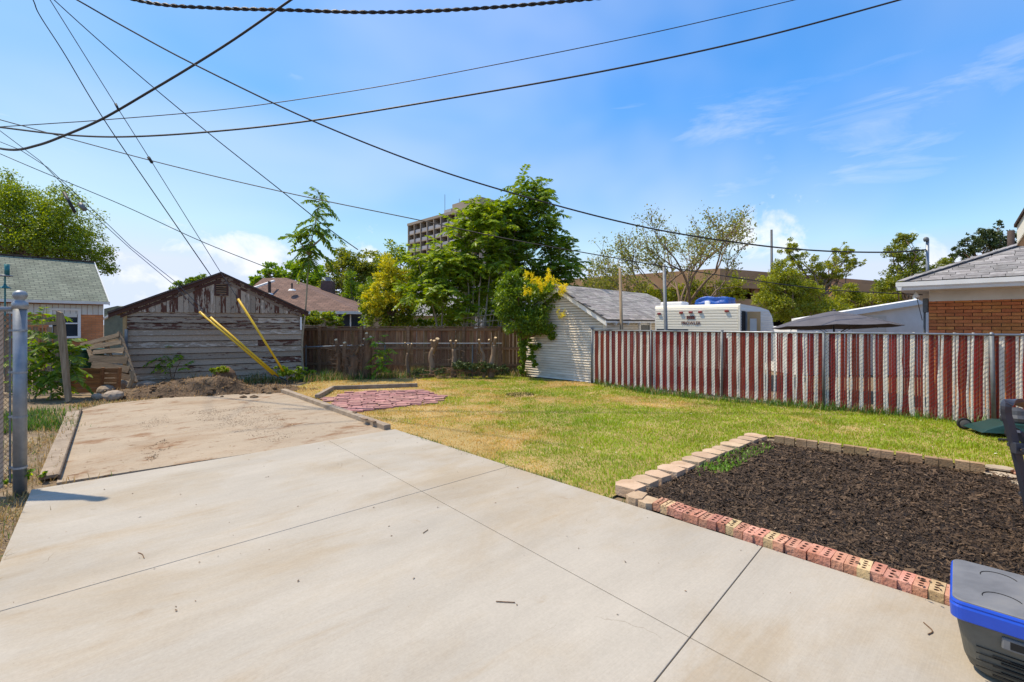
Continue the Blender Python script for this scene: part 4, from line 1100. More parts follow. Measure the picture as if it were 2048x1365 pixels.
# -- brown hip roofed house behind the shed
b0, b1 = P(440, 649, 26), P(722, 649, 25.2); b0.z = b1.z = 0
bx = (b1 - b0).normalized(); bb = Vector((-bx.y, bx.x, 0)); BL = (b1 - b0).length
BZ = P(722, 625, 25.2).z
br_ = thing('brown_roof_house', 'house with brown hip roof and brick chimney behind the shed', 'house', (b0 + b1) / 2)
MB().prism([b0 + bb * 0.5 + bx * .5, b1 + bb * 0.5 - bx * .5, b1 + bb * 8 - bx * .5, b0 + bb * 8 + bx * .5], up(BZ)).build('wall', mk('tan_wall', [(0.30, 0.24, 0.16), (0.38, 0.31, 0.22)], 2), br_)
r1 = P(572, 556, 30.0); r0_ = r1 - bx * 1.6; r0_.z = r1.z
tmb = MB().add([b0 + up(BZ), b1 + up(BZ), b1 + bb * 8.5 + up(BZ), b0 + bb * 8.5 + up(BZ), r0_, r1], [(0, 1, 5, 4), (1, 2, 5), (2, 3, 4, 5), (3, 0, 4), (3, 2, 1, 0)])
ro = tmb.build('roof', shingle_tex('brown_shingle', (0.14, 0.075, 0.052), (0.20, 0.115, 0.082), (0.08, 0.045, 0.034), 0.42, 0.19), br_)
uv_plane(ro, bx, (bb + up(0.6)).normalized())
MB().bar(b0 + up(BZ - 0.02) - bb * 0.05, b1 + up(BZ - 0.02) - bb * 0.05 + bx * 0.05, 0.10, 0.16).build('gutter', MAT['cream_paint'], br_)
MB().bar(P(505, 577, 26.5), P(548, 562, 28.5), 0.12, 0.10).build('white_flashing', MAT['white_paint'], br_)
ch = P(656, 575, 30.5)
cm = MB().box((ch.x, ch.y, ch.z - 0.6), (0.75, 0.6, 2.0)).build('chimney', mk('chimney_brick', [(0.085, 0.05, 0.042), (0.14, 0.085, 0.07)], 6), br_)
MB().lathe((ch.x, ch.y, ch.z + 0.4), [(0.18, 0), (0.18, 0.22), (0.22, 0.24), (0.22, 0.28)], 10).build('chimney_pot', MAT['galv'], cm)
for px, py, h_ in ((539, 588, 0.75), (584, 580, 0.4)):
    q = P(px, py, 27.4)
    fo = MB().tube([q, q + up(h_)], 0.09 if px == 539 else 0.05, 8).build('roof_vent', MAT['dark_shingle'], br_)
    MB().lathe(q + up(-0.06), [(0.24, 0), (0.15, 0.1)], 10).build('vent_flashing', MAT['white_paint'], fo)
wq = P(699, 642, 25.4)
fo = MB().box((wq.x, wq.y - 0.02 + 0.3, wq.z - 0.2), (1.5, 0.1, 1.1)).build('window', MAT['glass'], br_)
for dxx in (-0.75, -0.02, 0.75): MB().box((wq.x + dxx, wq.y + 0.24, wq.z - 0.2), (0.07, 0.06, 1.1)).build('mullion', MAT['white_paint'], fo)

# -- grey roof glimpsed through the trees
g0_, g1_ = P(800, 649, 24), P(960, 649, 23.5); g0_.z = g1_.z = 0
gg = thing('grey_roof_house', 'house with plain grey roof glimpsed behind the yellow tree', 'house', (g0_ + g1_) / 2)
MB().prism([g0_ + Vector((0.3, 0.4, 0)), g1_ + Vector((-.3, .4, 0)), g1_ + Vector((-.3, 6, 0)), g0_ + Vector((.3, 6, 0))], up(2.55)).build('wall', MAT['cream_paint'], gg)
ez_ = P(0, 632, 24).z
pk1, pk2 = P(845, 582, 27.5), P(905, 582, 27.5)
MB().add([g0_ + up(ez_), g1_ + up(ez_), g1_ + Vector((0, 7, ez_)), g0_ + Vector((0, 7, ez_)), pk1, pk2], [(0, 1, 5, 4), (1, 2, 5), (2, 3, 4, 5), (3, 0, 4), (3, 2, 1, 0)]).build('roof', mk('slate_grey_roof', [(0.19, 0.18, 0.185), (0.25, 0.24, 0.245)], 2), gg)

# -- apartment tower far behind
t1, t0 = Vector((-9.8, 140, 0)), Vector((-38.2, 168, 0))
ttx = (t1 - t0).normalized(); tb = Vector((-ttx.y, ttx.x, 0)); tb = tb if tb.y > 0 else -tb
TZ = P(815, 452, 168).z; TLn = (t1 - t0).length
tw = thing('apartment_tower', 'tan concrete apartment tower with rows of balconies behind the trees', 'building', (t0 + t1) / 2)
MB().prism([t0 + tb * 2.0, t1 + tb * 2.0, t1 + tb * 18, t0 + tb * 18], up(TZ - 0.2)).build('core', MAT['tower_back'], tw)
nfl = 12; fh = TZ / nfl; nbay = 10; bw = TLn / nbay
slab_m = MB().box((TLn / 2, 9, 0), (TLn + 0.6, 18, 0.42)).mesh('floor_slab', MAT['tower'])
for i in range(1, nfl + 1):
    inst('floor_slab', slab_m, tw, frame(t0 + up(i * fh - (0.3 if i < nfl else 0.0)), ttx, tb))
MB().box(t0 + ttx * TLn / 2 + tb * 9 + up(TZ + 0.35), (TLn + 1.0, 18.6, 0.9), ttx, tb).build('parapet', MAT['tower'], tw)
col_m = MB().box((0, 1.0, TZ / 2), (0.36, 2.3, TZ)).mesh('pier', MAT['tower'])
for i in range(nbay + 1): inst('pier', col_m, tw, frame(t0 + ttx * (i * bw) - tb * 0.1, ttx, tb))
rail_m = MB().box((bw / 2, 0.15, 0.55), (bw - 0.6, 0.12, 1.05)).mesh('balcony_rail', MAT['tower_rail'])
win_m = MB().box((bw / 2, 1.96, 1.25), (bw * 0.5, 0.06, 1.9)).mesh('window', MAT['glass'])
for f in range(2, nfl):
    for i in range(nbay):
        inst('balcony_rail', rail_m, tw, frame(t0 + ttx * (i * bw) + up(f * fh - 0.08), ttx, tb))
        inst('window', win_m, tw, frame(t0 + ttx * (i * bw) + up(f * fh - 0.08), ttx, tb))
ph_ = t0 + ttx * (TLn * 0.66)
MB().box(ph_ + ttx * 3.5 + tb * 6 + up(TZ + 2.4), (14, 7, 3.4), ttx, tb).build('penthouse', MAT['tower'], tw)
MB().box(ph_ - ttx * 6 + tb * 4 + up(TZ + 1.8), (4, 3, 2.2), ttx, tb).build('roof_plant', MAT['tower_rail'], tw)
for s_, h_ in ((TLn * 0.42, 9.0), (TLn * 0.62, 6.0)):
    MB().tube([t0 + ttx * s_ + tb * 4 + up(TZ), t0 + ttx * s_ + tb * 4 + up(TZ + h_)], 0.08, 6).build('antenna', MAT['galv_dull'], tw)

# -- parking structure
pc = P(1440, 649, 53); pl = P(1120, 649, 66); pr = P(1800, 649, 62)
for v in (pc, pl, pr): v.z = 0
pk_ = thing('parking_structure', 'brown concrete multi level parking structure behind the bare trees', 'building', pc)
def deck_face(a, b, ztop0, ztop1, name):
    d = (b - a); L = d.length; d.normalize(); nn = Vector((-d.y, d.x, 0)); nn = nn if nn.y > 0 else -nn
    for lv, (z0, z1) in enumerate(((ztop0 - 2.1, ztop0), (ztop0 - 5.0, ztop0 - 3.4), (ztop0 - 8.2, ztop0 - 6.6))):
        sk = (ztop1 - ztop0)
        MB().prism([a + up(z0), b + up(z0 + sk), b + up(z1 + sk), a + up(z1)], nn * 0.5).build('spandrel', MAT['concrete_brown'], pk_)
        MB().prism([a + nn * .5 + up(z0), b + nn * .5 + up(z0 + sk), b + nn * .5 + up(z0 + sk + 0.4), a + nn * .5 + up(z0 + 0.4)], nn * 14).build('deck_slab', MAT['concrete_brown'], pk_)
    k = max(3, int(L / 6))
    for i in range(k + 1):
        q = a + d * (L * i / k) + nn * 0.9
        MB().box(q + up((ztop0 - 1.5) / 2), (0.6, 0.6, ztop0 - 1.5), d, nn).build('column', MAT['concrete_brown'], pk_)
    MB().prism([a + nn * 13 + d * 6, b + nn * 13, b + nn * 13 + up(ztop0 - 2.2), a + nn * 13 + d * 6 + up(ztop0 - 2.2)], nn * 0.3).build('inner_shade_wall', MAT['void'], pk_)
deck_face(pc, pl, P(0, 537, 53).z, P(0, 560, 66).z, 'l')
deck_face(pc, pr, P(0, 537, 53).z, P(0, 566, 62).z, 'r')
stw = P(1690, 649, 58); stw.z = 0
MB().box(stw + up(3.4), (6.5, 5, P(0, 568, 58).z * 2 - 6.8 if False else 6.8)).build('stair_tower', MAT['concrete_brown'], pk_)
lt = P(1178, 562, 60)
lp = thing('deck_light_pole', 'small T shaped light pole on the parking deck left of the bare tree', 'light pole', (lt.x, lt.y, lt.z))
MB().tube([lt + up(-1.2), P(1178, 541, 60)], 0.08, 6).build('pole', MAT['galv_dull'], lp)
MB().box(P(1178, 541, 60), (0.75, 0.3, 0.12)).build('lamp_head', MAT['galv_dull'], lp)

# -- near eave of the photographer's house at the right edge
ev0 = P(2036, 470, 4.6)
eh = thing('house_eave', 'white fascia and tan soffit of a near house eave at the right edge', 'house', (5.6, 3.4, 0))
eu_ = Vector((0.90, -0.44, 0)).normalized(); ei_ = Vector((0.30, 0.95, 0))
pA = P(2034, 452, 4.6); pB = P(2090, 360, 4.2)
dirA = (pB - pA).normalized()
far = pA + dirA * 1.6
inw = Vector((0.95, 0.30, 0)).normalized()
MB().prism([pA, far, far + up(-0.20), pA + up(-0.20)], inw * 0.03).build('fascia', MAT['cream_paint'], eh)
MB().prism([pA + up(-0.20) - inw * 0.0, far + up(-0.20), far + up(-0.20) + inw * 0.6, pA + up(-0.20) + inw * 0.6], up(0.02)).build('soffit', MAT['tan_soffit'], eh)
MB().prism([pA + up(0.004) - inw * 0.03 - dirA * 0.03, far + up(0.004) - inw * 0.03, far + up(0.004) + inw * 1.2 , pA + up(0.004) + inw * 1.2 - dirA * 0.03], up(0.03)).build('shingle_edge', MAT['dark_shingle'], eh)
bw0 = pA + inw * 0.75; bw0.z = 0
MB().prism([bw0, bw0 + Vector((2.0, 0.6, 0)), bw0 + Vector((2.9, -2.2, 0)), bw0 + Vector((0.9, -2.8, 0))], up(pA.z - 0.16)).build('wall', MAT['wall_brick'], eh)

# ---------------------------------------------------------------- objects
def smooth_path(pts, k=8):
    """Catmull-Rom through control points"""
    pts = [Vector(p) for p in pts]; out = []
    q = [pts[0] * 2 - pts[1]] + pts + [pts[-1] * 2 - pts[-2]]
    for i in range(1, len(q) - 2):
        for j in range(k):
            t = j / k; a, b, c, d = q[i - 1], q[i], q[i + 1], q[i + 2]
            out.append(0.5 * ((2 * b) + (c - a) * t + (2 * a - 5 * b + 4 * c - d) * t * t + (3 * b - a - 3 * c + d) * t ** 3))
    out.append(pts[-1]); return out

def blob(mb, c, rad, seed=0, amp=0.25, sub=2, flatz=None):
    """lumpy rounded stone"""
    bm = bmesh.new(); bmesh.ops.create_icosphere(bm, subdivisions=sub, radius=1.0)
    r_ = random.Random(seed); k = [(Vector((r_.gauss(0, 1), r_.gauss(0, 1), r_.gauss(0, 1))).normalized(), r_.uniform(-1, 1)) for _ in range(9)]
    vs = []
    for v in bm.verts:
        f = 1 + amp * sum(w * max(0, v.co.dot(d)) ** 3 for d, w in k)
        p = Vector((v.co.x * rad[0], v.co.y * rad[1], v.co.z * rad[2])) * f
        if flatz is not None: p.z = max(p.z, flatz)
        vs.append(Vector(c) + p)
    mb.add(vs, [tuple(v.index for v in f.verts) for f in bm.faces]); bm.free()
    return mb

# -- cored bricks along the driveway
def cored_brick(mat, holes, w=0.086, l=0.195, h=0.062):
    """brick lying on its bed: long axis y, open round cores in the top"""
    me = bpy.data.meshes.new('brick')
    vs, fs, mi = [], [], []
    def quad(*p, m=0):
        n = len(vs); vs.extend(p); fs.append(tuple(range(n, n + len(p)))); mi.append(m)
    x0, x1, y0, y1 = -w / 2, w / 2, -l / 2, l / 2
    quad((x0, y0, 0), (x1, y0, 0), (x1, y0, h), (x0, y0, h)); quad((x1, y1, 0), (x0, y1, 0), (x0, y1, h), (x1, y1, h))
    quad((x1, y0, 0), (x1, y1, 0), (x1, y1, h), (x1, y0, h)); quad((x0, y1, 0), (x0, y0, 0), (x0, y0, h), (x0, y1, h))
    m_ = 0.016; step = (l - 2 * m_) / holes
    quad((x0, y0, h), (x1, y0, h), (x1, y0 + m_, h), (x0, y0 + m_, h)); quad((x0, y1 - m_, h), (x1, y1 - m_, h), (x1, y1, h), (x0, y1, h))
    for k in range(holes):
        ya, yb = y0 + m_ + k * step, y0 + m_ + (k + 1) * step; cy = (ya + yb) / 2; rx, ry = 0.017, min(0.017, step * 0.33)
        out = [(x1, cy), (x1, yb), (0, yb), (x0, yb), (x0, cy), (x0, ya), (0, ya), (x1, ya)]
        ins = [(rx * math.cos(i * math.pi / 4), cy + ry * math.sin(i * math.pi / 4)) for i in range(8)]
        for i in range(8):
            j = (i + 1) % 8
            quad((*out[i], h), (*out[j], h), (*ins[j], h), (*ins[i], h))
            quad((*ins[i], h), (*ins[j], h), (*ins[j], h - 0.04), (*ins[i], h - 0.04), m=1)
        quad(*[(*p, h - 0.04) for p in ins], m=1)
    me.from_pydata(vs, [], fs); me.materials.append(mat); me.materials.append(MAT['hole'])
    bm = bmesh.new(); bm.from_mesh(me); bmesh.ops.remove_doubles(bm, verts=bm.verts, dist=1e-5); bm.to_mesh(me); bm.free()
    me.polygons.foreach_set('material_index', mi)
    return me
B0, B1 = G(1303, 1024, 0), G(1888, 1219, 0)
bx_ = (B1 - B0).normalized(); by_ = Vector((-bx_.y, bx_.x, 0)); by_ = by_ if by_.y > 0 else -by_
be = thing('brick_edging', 'row of red and tan cored bricks edging the mulch bed along the driveway', 'edging', (B0 + B1) / 2)
red3, red4, tan3, tan4 = cored_brick(MAT['brick_red'], 3), cored_brick(MAT['brick_red'], 4), cored_brick(MAT['brick_tan'], 4), cored_brick(MAT['brick_tan'], 5)
nbk = 27; pit = (B1 - B0).length / nbk
r_ = random.Random(5)
for i in range(nbk + 5):
    me = {1: tan4, 9: tan3, 13: tan3, 21: tan3, 26: tan3}.get(i, red3 if r_.random() < 0.6 else red4)
    o = B0 + bx_ * (i + 0.5) * pit + by_ * (0.0975 + 0.012 + r_.uniform(-0.01, 0.012)) + up(0.012 + r_.uniform(-0.004, 0.005))
    a = r_.uniform(-0.05, 0.05)
    inst('brick', me, be, frame(o, bx_ + by_ * a, by_ - bx_ * a, None, (pit / 0.0885 * 0.995, 1, 1.25)))

# -- tan retaining blocks
def block_mesh(mat, wl=0.27, wr=0.20, dp=0.21, h=0.105, nose=0.05):
    mb = MB()
    pts = [(-wl / 2, 0, 0), (-wl * 0.22, -nose, 0), (wl * 0.22, -nose, 0), (wl / 2, 0, 0), (wr / 2, dp, 0), (-wr / 2, dp, 0)]
    mb.prism(pts, (0, 0, h))
    return mb.mesh('block', mat)
tb1 = block_mesh(MAT['block']); tb2 = block_mesh(MAT['block'], 0.29, 0.21, 0.23, 0.11, 0.06)
te = thing('block_edging', 'line of pale tan retaining blocks between lawn and mulch bed', 'edging', G(1370, 935))
E0, E1 = G(1262, 988), G(1512, 884)
ed = (E1 - E0).normalized(); en_ = Vector((ed.y, -ed.x, 0))                              # en_ points into the bed
for i in range(13):
    t = i / 12
    o = E0 + (E1 - E0) * t - en_ * 0.10 + up(-0.004 + r_.uniform(-0.008, 0.01))
    a = r_.uniform(-0.08, 0.08)
    ex = (ed + en_ * a); 
    inst('block', tb1 if i % 3 else tb2, te, frame(o, -ex, en_ - ed * a, up(1) + ed * r_.uniform(-.03, .03), (1.0, 1.0, 1.0)))
o = G(1268, 1010); inst('block', tb2, te, frame(o + up(-0.01), bx_ + by_ * 0.1, by_ - bx_ * 0.1, None, (0.62, 0.8, 0.9)))
o = G(1289, 1018); inst('block', tb1, te, frame(o + up(-0.012), bx_, by_, None, (0.62, 0.8, 0.85)))
tw_ = thing('rear_block_edging', 'line of weathered brown blocks along the far side of the mulch bed', 'edging', G(1760, 915))
W0, W1 = G(1548, 893), G(1972, 956)
wd = (W1 - W0).normalized(); wnn = Vector((wd.y, -wd.x, 0))
wnn = wnn if wnn.y < 0 else -wnn
nblk = 8; wl_ = (W1 - W0).length / nblk
mb = MB()
for s in (-1, 1): mb.box((s * wl_ * 0.235, 0, 0.085), (wl_ * 0.445, 0.10, 0.17))
mb.box((0, 0.03, 0.075), (wl_ * 0.9, 0.09, 0.15))
wme = mb.mesh('block', MAT['block_dark'])
for i in range(nblk):
    o = W0 + wd * (i + 0.5) * wl_ + up(r_.uniform(-0.015, 0.005)); a = r_.uniform(-.04, .04)
    inst('block', wme, tw_, frame(o, wd + wnn * a, -wnn + wd * a, up(1), (1, 1, 1)))

# -- flagstones and a red brick at the end of the row
fs0 = G(1998, 962)
for nm, lab, px, py, sz, z, mt_, ang in (('flagstone', 'thin ragged flagstone on top of the little stack by the bed', 1999, 952, (0.28, 0.17, 0.025), 0.085, 'flag', -0.55),
                                     ('flagstone', 'lower squared flagstone under the ragged one by the bed', 2004, 962, (0.30, 0.19, 0.05), 0.03, 'flag', -0.6),
                                     ('paving_stone', 'pale paving stone beside the red brick at the right edge', 2048, 980, (0.2, 0.2, 0.06), 0.02, 'flag', -0.6)):
    c = G(px, py)
    r2 = random.Random(px); n = 11
    pts = [Vector((math.cos(6.283 * i / n) * sz[0] / 2 * (1 + r2.uniform(-.12, .2)), math.sin(6.283 * i / n) * sz[1] / 2 * (1 + r2.uniform(-.12, .3)), 0)) for i in range(n)]
    m = Matrix.Rotation(ang, 3, 'Z')
    tag(MB().prism([c + m @ p + up(z) for p in pts], up(sz[2])).build(nm, MAT[mt_], org=c, bevel=0.004), lab, 'stone')
o = inst('red_brick', cored_brick(MAT['brick_red'], 3), None, frame(G(2036, 958) + up(0.02), wd, -wnn, up(1)))
tag(o, 'single red brick behind the flagstones at the right edge', 'brick')

# -- pink paver patch: each brick its own piece
pv = thing('paver_patch', 'patch of worn pink paving bricks sunk in the lawn', 'paving', G(770, 803))
pmesh = [MB().box((0, 0, 0.018), (l, 0.105, 0.04)).mesh('paver', MAT['paver']) for l in (0.30, 0.34, 0.24)]
pa = (G(870, 800) - G(690, 806)).normalized(); pa.z = 0; pb_ = Vector((-pa.y, pa.x, 0))
xs = [p.x for p in pav_poly]; ys = [p.y for p in pav_poly]
c0 = G(770, 803)
for j in range(-16, 17):
    a = -4.0 + r_.uniform(0, 0.3)
    while a < 4.0:
        l = r_.choice((0.30, 0.34, 0.24)); cpt = c0 + pa * (a + l / 2) + pb_ * (j * 0.118)
        if in_poly(np.array([cpt.x]), np.array([cpt.y]), pav_poly)[0] and r_.random() < 0.93:
            t_ = r_.gauss(0, 0.06)
            inst('paver', pmesh[(0.30, 0.34, 0.24).index(l)], pv, frame(cpt + up(r_.uniform(-0.014, 0.008)), pa + pb_ * t_, pb_ - pa * t_, up(1) + pa * r_.gauss(0, 0.025) + pb_ * r_.gauss(0, .04)))
        a += l + r_.uniform(0.01, 0.05)

# -- timbers
def timber(nm, lab, pts, w, h, mat, z=0.0):
    mb = MB()
    o = None
    for i in range(len(pts) - 1): mb.bar(pts[i] + up(z + h / 2), pts[i + 1] + up(z + h / 2), w, h)
    return tag(mb.build(nm, mat, org=pts[0], bevel=0.008), lab, 'timber')
t0_, t1_ = G(566, 785), G(775, 861)
timber('landscape_timber', 'long weathered timber edging the right side of the old slab', [t0_, t1_], 0.13, 0.10, MAT['timber'], 0.0)
timber('landscape_timber', 'short weathered timber angled towards the paver patch', [G(634, 798), G(664, 781)], 0.11, 0.11, MAT['timber'], 0.0)
timber('landscape_timber', 'weathered timber along the back of the paver patch', [G(664, 780), G(835, 774)], 0.10, 0.11, MAT['timber'], 0.0)
timber('board', 'worn flat board lying along the left side of the old slab', [G(100, 958), G(147, 826)], 0.20, 0.045, MAT['timber'], 0.0)
timber('steel_strip', 'thin dark metal strip standing against the left edge of the old slab', [G(118, 962), G(163, 824)], 0.02, 0.075, MAT['rust_wire'], 0.0)
for px, py, l in ((708, 826, 0.09), (724, 838, 0.2), (742, 843, 0.16)):
    q = G(px, py, 0.1); d = (t1_ - t0_).normalized()
    tag(MB().bar(q + up(0.012), q + d * l + up(0.014), 0.06, 0.025).build('wood_scrap', MAT['bark'], org=q), {708: 'smallest wood scrap lying on the long timber', 724: 'longer bark scrap on the near end of the long timber', 742: 'flat wood scrap nearest the end of the long timber'}[px], 'wood scrap')

# -- dirt mound and rubble
gx_, gy_ = np.meshgrid(np.linspace(-11.2, -6.2, 130), np.linspace(11.2, 14.2, 80))
def ridge(x, y):
    ax, ay, bx2, by2 = -10.2, 11.95, -8.15, 12.45
    t = np.clip(((x - ax) * (bx2 - ax) + (y - ay) * (by2 - ay)) / ((bx2 - ax) ** 2 + (by2 - ay) ** 2), -0.1, 1.0)
    d2 = (x - ax - t * (bx2 - ax)) ** 2 + (y - ay - t * (by2 - ay)) ** 2
    hgt = 0.15 + 0.30 * np.clip(t, 0, 1) ** 0.9
    front = np.where(y < ay + t * (by2 - ay), 2.6, 0.8)
    z = hgt * np.exp(-(d2 * front / (0.26 + 0.16 * np.clip(t, 0, 1))) ** 1.3)
    z += 0.16 * np.exp(-((x + 6.9) ** 2 / 0.5 + (y - 13.1) ** 2 / 0.35)) + 0.14 * np.exp(-((x + 9.6) ** 2 / 0.9 + (y - 12.9) ** 2 / 0.5))
    return z
zz = ridge(gx_, gy_); zz = zz * (0.55 + 0.9 * fbm(gx_ * 2.6, gy_ * 2.6, 71)) + 0.05 * fbm(gx_ * 6, gy_ * 6, 72) * np.clip(zz * 6, 0, 1) - 0.05
i_ = np.arange(zz.size).reshape(zz.shape)
Q = np.stack([i_[:-1, :-1], i_[:-1, 1:], i_[1:, 1:], i_[1:, :-1]], -1).reshape(-1, 4)
mo = np_mesh('dirt_mound', np.stack([gx_.ravel(), gy_.ravel(), zz.ravel()], 1), Q, MAT['mound'], org=Vector((-8.8, 12.2, 0)))
mo.data.polygons.foreach_set('use_smooth', [True] * len(mo.data.polygons))
mb = MB(); r7 = random.Random(77)
for _ in range(110):
    cx_, cy_ = r7.uniform(-10.7, -6.6), r7.uniform(11.5, 13.3); hz_ = float(ridge(np.array([cx_]), np.array([cy_]))[0])
    if hz_ < 0.02 and r7.random() < 0.6: continue
    r0 = r7.uniform(0.02, 0.085); blob(mb, (cx_, cy_, hz_ * 0.85 + r0 * 0.2), (r0 * r7.uniform(0.8, 1.6), r0, r0 * 0.75), r7.randint(0, 999), 0.4, 1)
tag(mb.build('soil_clods', MAT['mound'], org=Vector((-8.8, 12.2, 0)), kind='stuff'), 'loose clods of earth scattered over the soil heap', 'clods', kind='stuff')
tag(mo, 'heap of dug brown soil in front of the weathered shed', 'dirt heap')
n = 5200; x = RNG.uniform(-10.9, -6.4, n); y = RNG.uniform(11.3, 13.9, n); zr = ridge(x, y); k = (zr > 0.03) & (RNG.random(n) < 0.8); x, y, zr = x[k], y[k], zr[k]
zr = zr * (0.55 + 0.9 * fbm(x * 2.6, y * 2.6, 71)) + 0.05 * fbm(x * 6, y * 6, 72) * np.clip(zr * 6, 0, 1) - 0.05
n = len(x); c = np.where(RNG.random((n, 1)) < 0.6, np.array([[0.34, 0.23, 0.10]]), np.array([[0.11, 0.07, 0.035]])) * (0.6 + 0.7 * RNG.random((n, 1)))
tag(blades('mound_straw', x, y, zr, 0.04 + 0.10 * RNG.random(n) ** 2, np.full(n, 0.012), c, MAT['blade'], 1.2), 'dead grass and roots lying over the soil heap', 'straw', kind='stuff')
for px, py, r0, lab in ((213, 783, 0.21, 'rounded tan stone nearest the wooden pallet foot'), (252, 772, 0.26, 'broad pale stone in the middle of the rubble by the pallet'), (292, 772, 0.22, 'rounded brown stone beside the soil heap'),
                        (226, 793, 0.20, 'low earth coloured stone in front of the pallet'), (196, 792, 0.12, 'small flat stone left of the soil heap')):
    q = G(px, py + 6)
    tag(blob(MB(), q + up(r0 * 0.42), (r0 * 1.25, r0 * 0.9, r0 * 0.72), px, 0.3).build('stone', MAT['stone'], org=q), lab, 'stone', 'rubble stones beside the soil heap')
q = G(262, 792); MBk = MB().tube([P(258, 775, 12.2), P(265, 758, 12.2), P(263, 742, 12.2)], [0.06, 0.055, 0.05], 7).build('wood_stub', MAT['post_wood'], org=q)
tag(MBk, 'short bent pale wood stub standing by the shed corner', 'wood stub')
c = P(448, 750, 13.4)
st = thing('dry_stump', 'ragged sawn stump with dry leaves behind the soil heap', 'stump', (c.x, c.y, 0))
blob(MB(), (c.x, c.y, 0.28), (0.34, 0.26, 0.38), 4, 0.4).build('stump', MAT['bark_dark'], st)
for px, py, lab in ((505, 783, 'curled bark slab lying at the back of the old concrete'), (525, 778, 'thin bark strip left of the yellow guy guards'), (478, 786, 'small bark flake beside the soil heap')):
    q = G(px, py)
    tag(MB().prism([q + Vector((-0.3, 0, 0.02)), q + Vector((0.0, 0.06, 0.07)), q + Vector((0.32, 0.03, 0.02)), q + Vector((0.1, -0.07, 0.01))], (0, 0.02, 0.03)).build('bark_piece', MAT['bark'], org=q), lab, 'bark')

# -- pallets, bin, leaning post
pal = thing('wooden_pallet', 'grey broken wooden pallet leaning tilted against the shed corner', 'pallet', G(225, 790))
Yp = 13.3
def pp(a, b, off=0.0):
    """a: along the boards 0..1, b: down the pallet 0..1"""
    tl, tr, bl2, br2 = P(163, 690, Yp + 0.35), P(240, 667, Yp + 0.1), P(181, 738, Yp - 0.3), P(270, 760, Yp - 0.5)
    p = (tl * (1 - a) + tr * a) * (1 - b) + (bl2 * (1 - a) + br2 * a) * b
    return p + Vector((0.1, -0.9, 0.2)) * off
for b_, a0_, a1_, w in ((0.04, 0.0, 1.0, 0.13), (0.20, 0.22, 1.0, 0.13), (0.37, 0.25, 1.0, 0.13), (0.60, 0.10, 1.0, 0.20), (0.80, 0.12, 0.97, 0.19), (0.99, 0.45, 1.0, 0.17)):
    MB().bar(pp(a0_, b_, 0.06), pp(a1_, b_, 0.06), 0.022, w, (0, 0.3, 1)).build('deck_board', MAT['pallet'], pal)
for a_, b0_, b1_ in ((0.13, 0.02, 0.8), (0.57, 0.0, 0.55), (0.97, -0.03, 1.06)):
    MB().bar(pp(a_, b0_, -0.03), pp(a_, b1_, -0.03), 0.07, 0.10, (0, 1, 0)).build('stringer', MAT['pallet'], pal)
for b_ in (0.10, 0.5, 0.9):
    MB().bar(pp(0.1, b_, -0.12), pp(1.0, b_, -0.12), 0.02, 0.11, (0, 0.3, 1)).build('bottom_board', MAT['pallet'], pal)
lp_ = thing('plank_crate', 'low reddish brown plank panel below the tilted pallet', 'crate', G(185, 792))
for i in range(5):
    z = 0.09 + i * 0.135
    MB().bar(P(133, 649, 12.4) * 1.0 + up(-1.9 + z), P(238, 649, 12.4) + up(-1.9 + z + 0.01), 0.025, 0.122).build('plank', MAT['cedar'], lp_)
for px in (137, 202, 236):
    q = P(px, 649, 12.36); q.z = 0
    MB().bar(q + up(0.02), q + Vector((0.05, 0, 0.72)), 0.04, 0.09, (0, 1, 0)).build('batten', MAT['cedar'], lp_)
gb = thing('green_bin', 'dark green plastic bin behind the tilted pallet', 'bin', P(160, 790, 14.0))
q = P(158, 720, 14.2); q.z = 0
MB().prism([q + Vector((-.42, -.3, 0)), q + Vector((.42, -.3, 0)), q + Vector((.5, -.36, 1.05)), q + Vector((-.5, -.36, 1.05))], (0, 0.7, 0)).build('body', MAT['green_bin'], gb, bevel=0.03)
MB().box(q + Vector((0, 0.0, 1.10)), (1.08, 0.86, 0.07)).build('lid', MAT['green_bin'], gb, bevel=0.03)
lpst = thing('leaning_post', 'thick weathered wooden fence post leaning at the end of the broken fence', 'post', G(132, 806))
MB().prism([P(112, 649, 11.2) + up(P(0, 622, 11.2).z - 1.9 - 0.0) , P(121, 626, 11.2), P(125, 640, 11.2), P(139, 803, 11.1), P(130, 806, 11.1), P(112, 640, 11.2)], (-0.05, 0.12, 0)).build('post', MAT['post_wood'], lpst)
bf = thing('broken_fence', 'old wooden fence panel behind the leaning post on the left', 'fence', G(90, 800))
f0, f1 = P(-60, 640, 12.2), P(112, 640, 12.9)
for i in range(12):
    q = f0 + (f1 - f0) * (i / 12 + 0.04); q.z = 0
    MB().box(q + Vector((0, 0.1, 0.9 + (i % 3) * 0.02)), (0.135, 0.02, 1.8)).build('picket', MAT['post_wood'] if i % 3 else MAT['cedar'], bf, org=q)
for z in (2.08, 1.93): MB().bar(Vector((f0.x, f0.y, z)), Vector((f1.x, f1.y, z)), 0.05, 0.10).build('rail', MAT['post_wood'], bf)

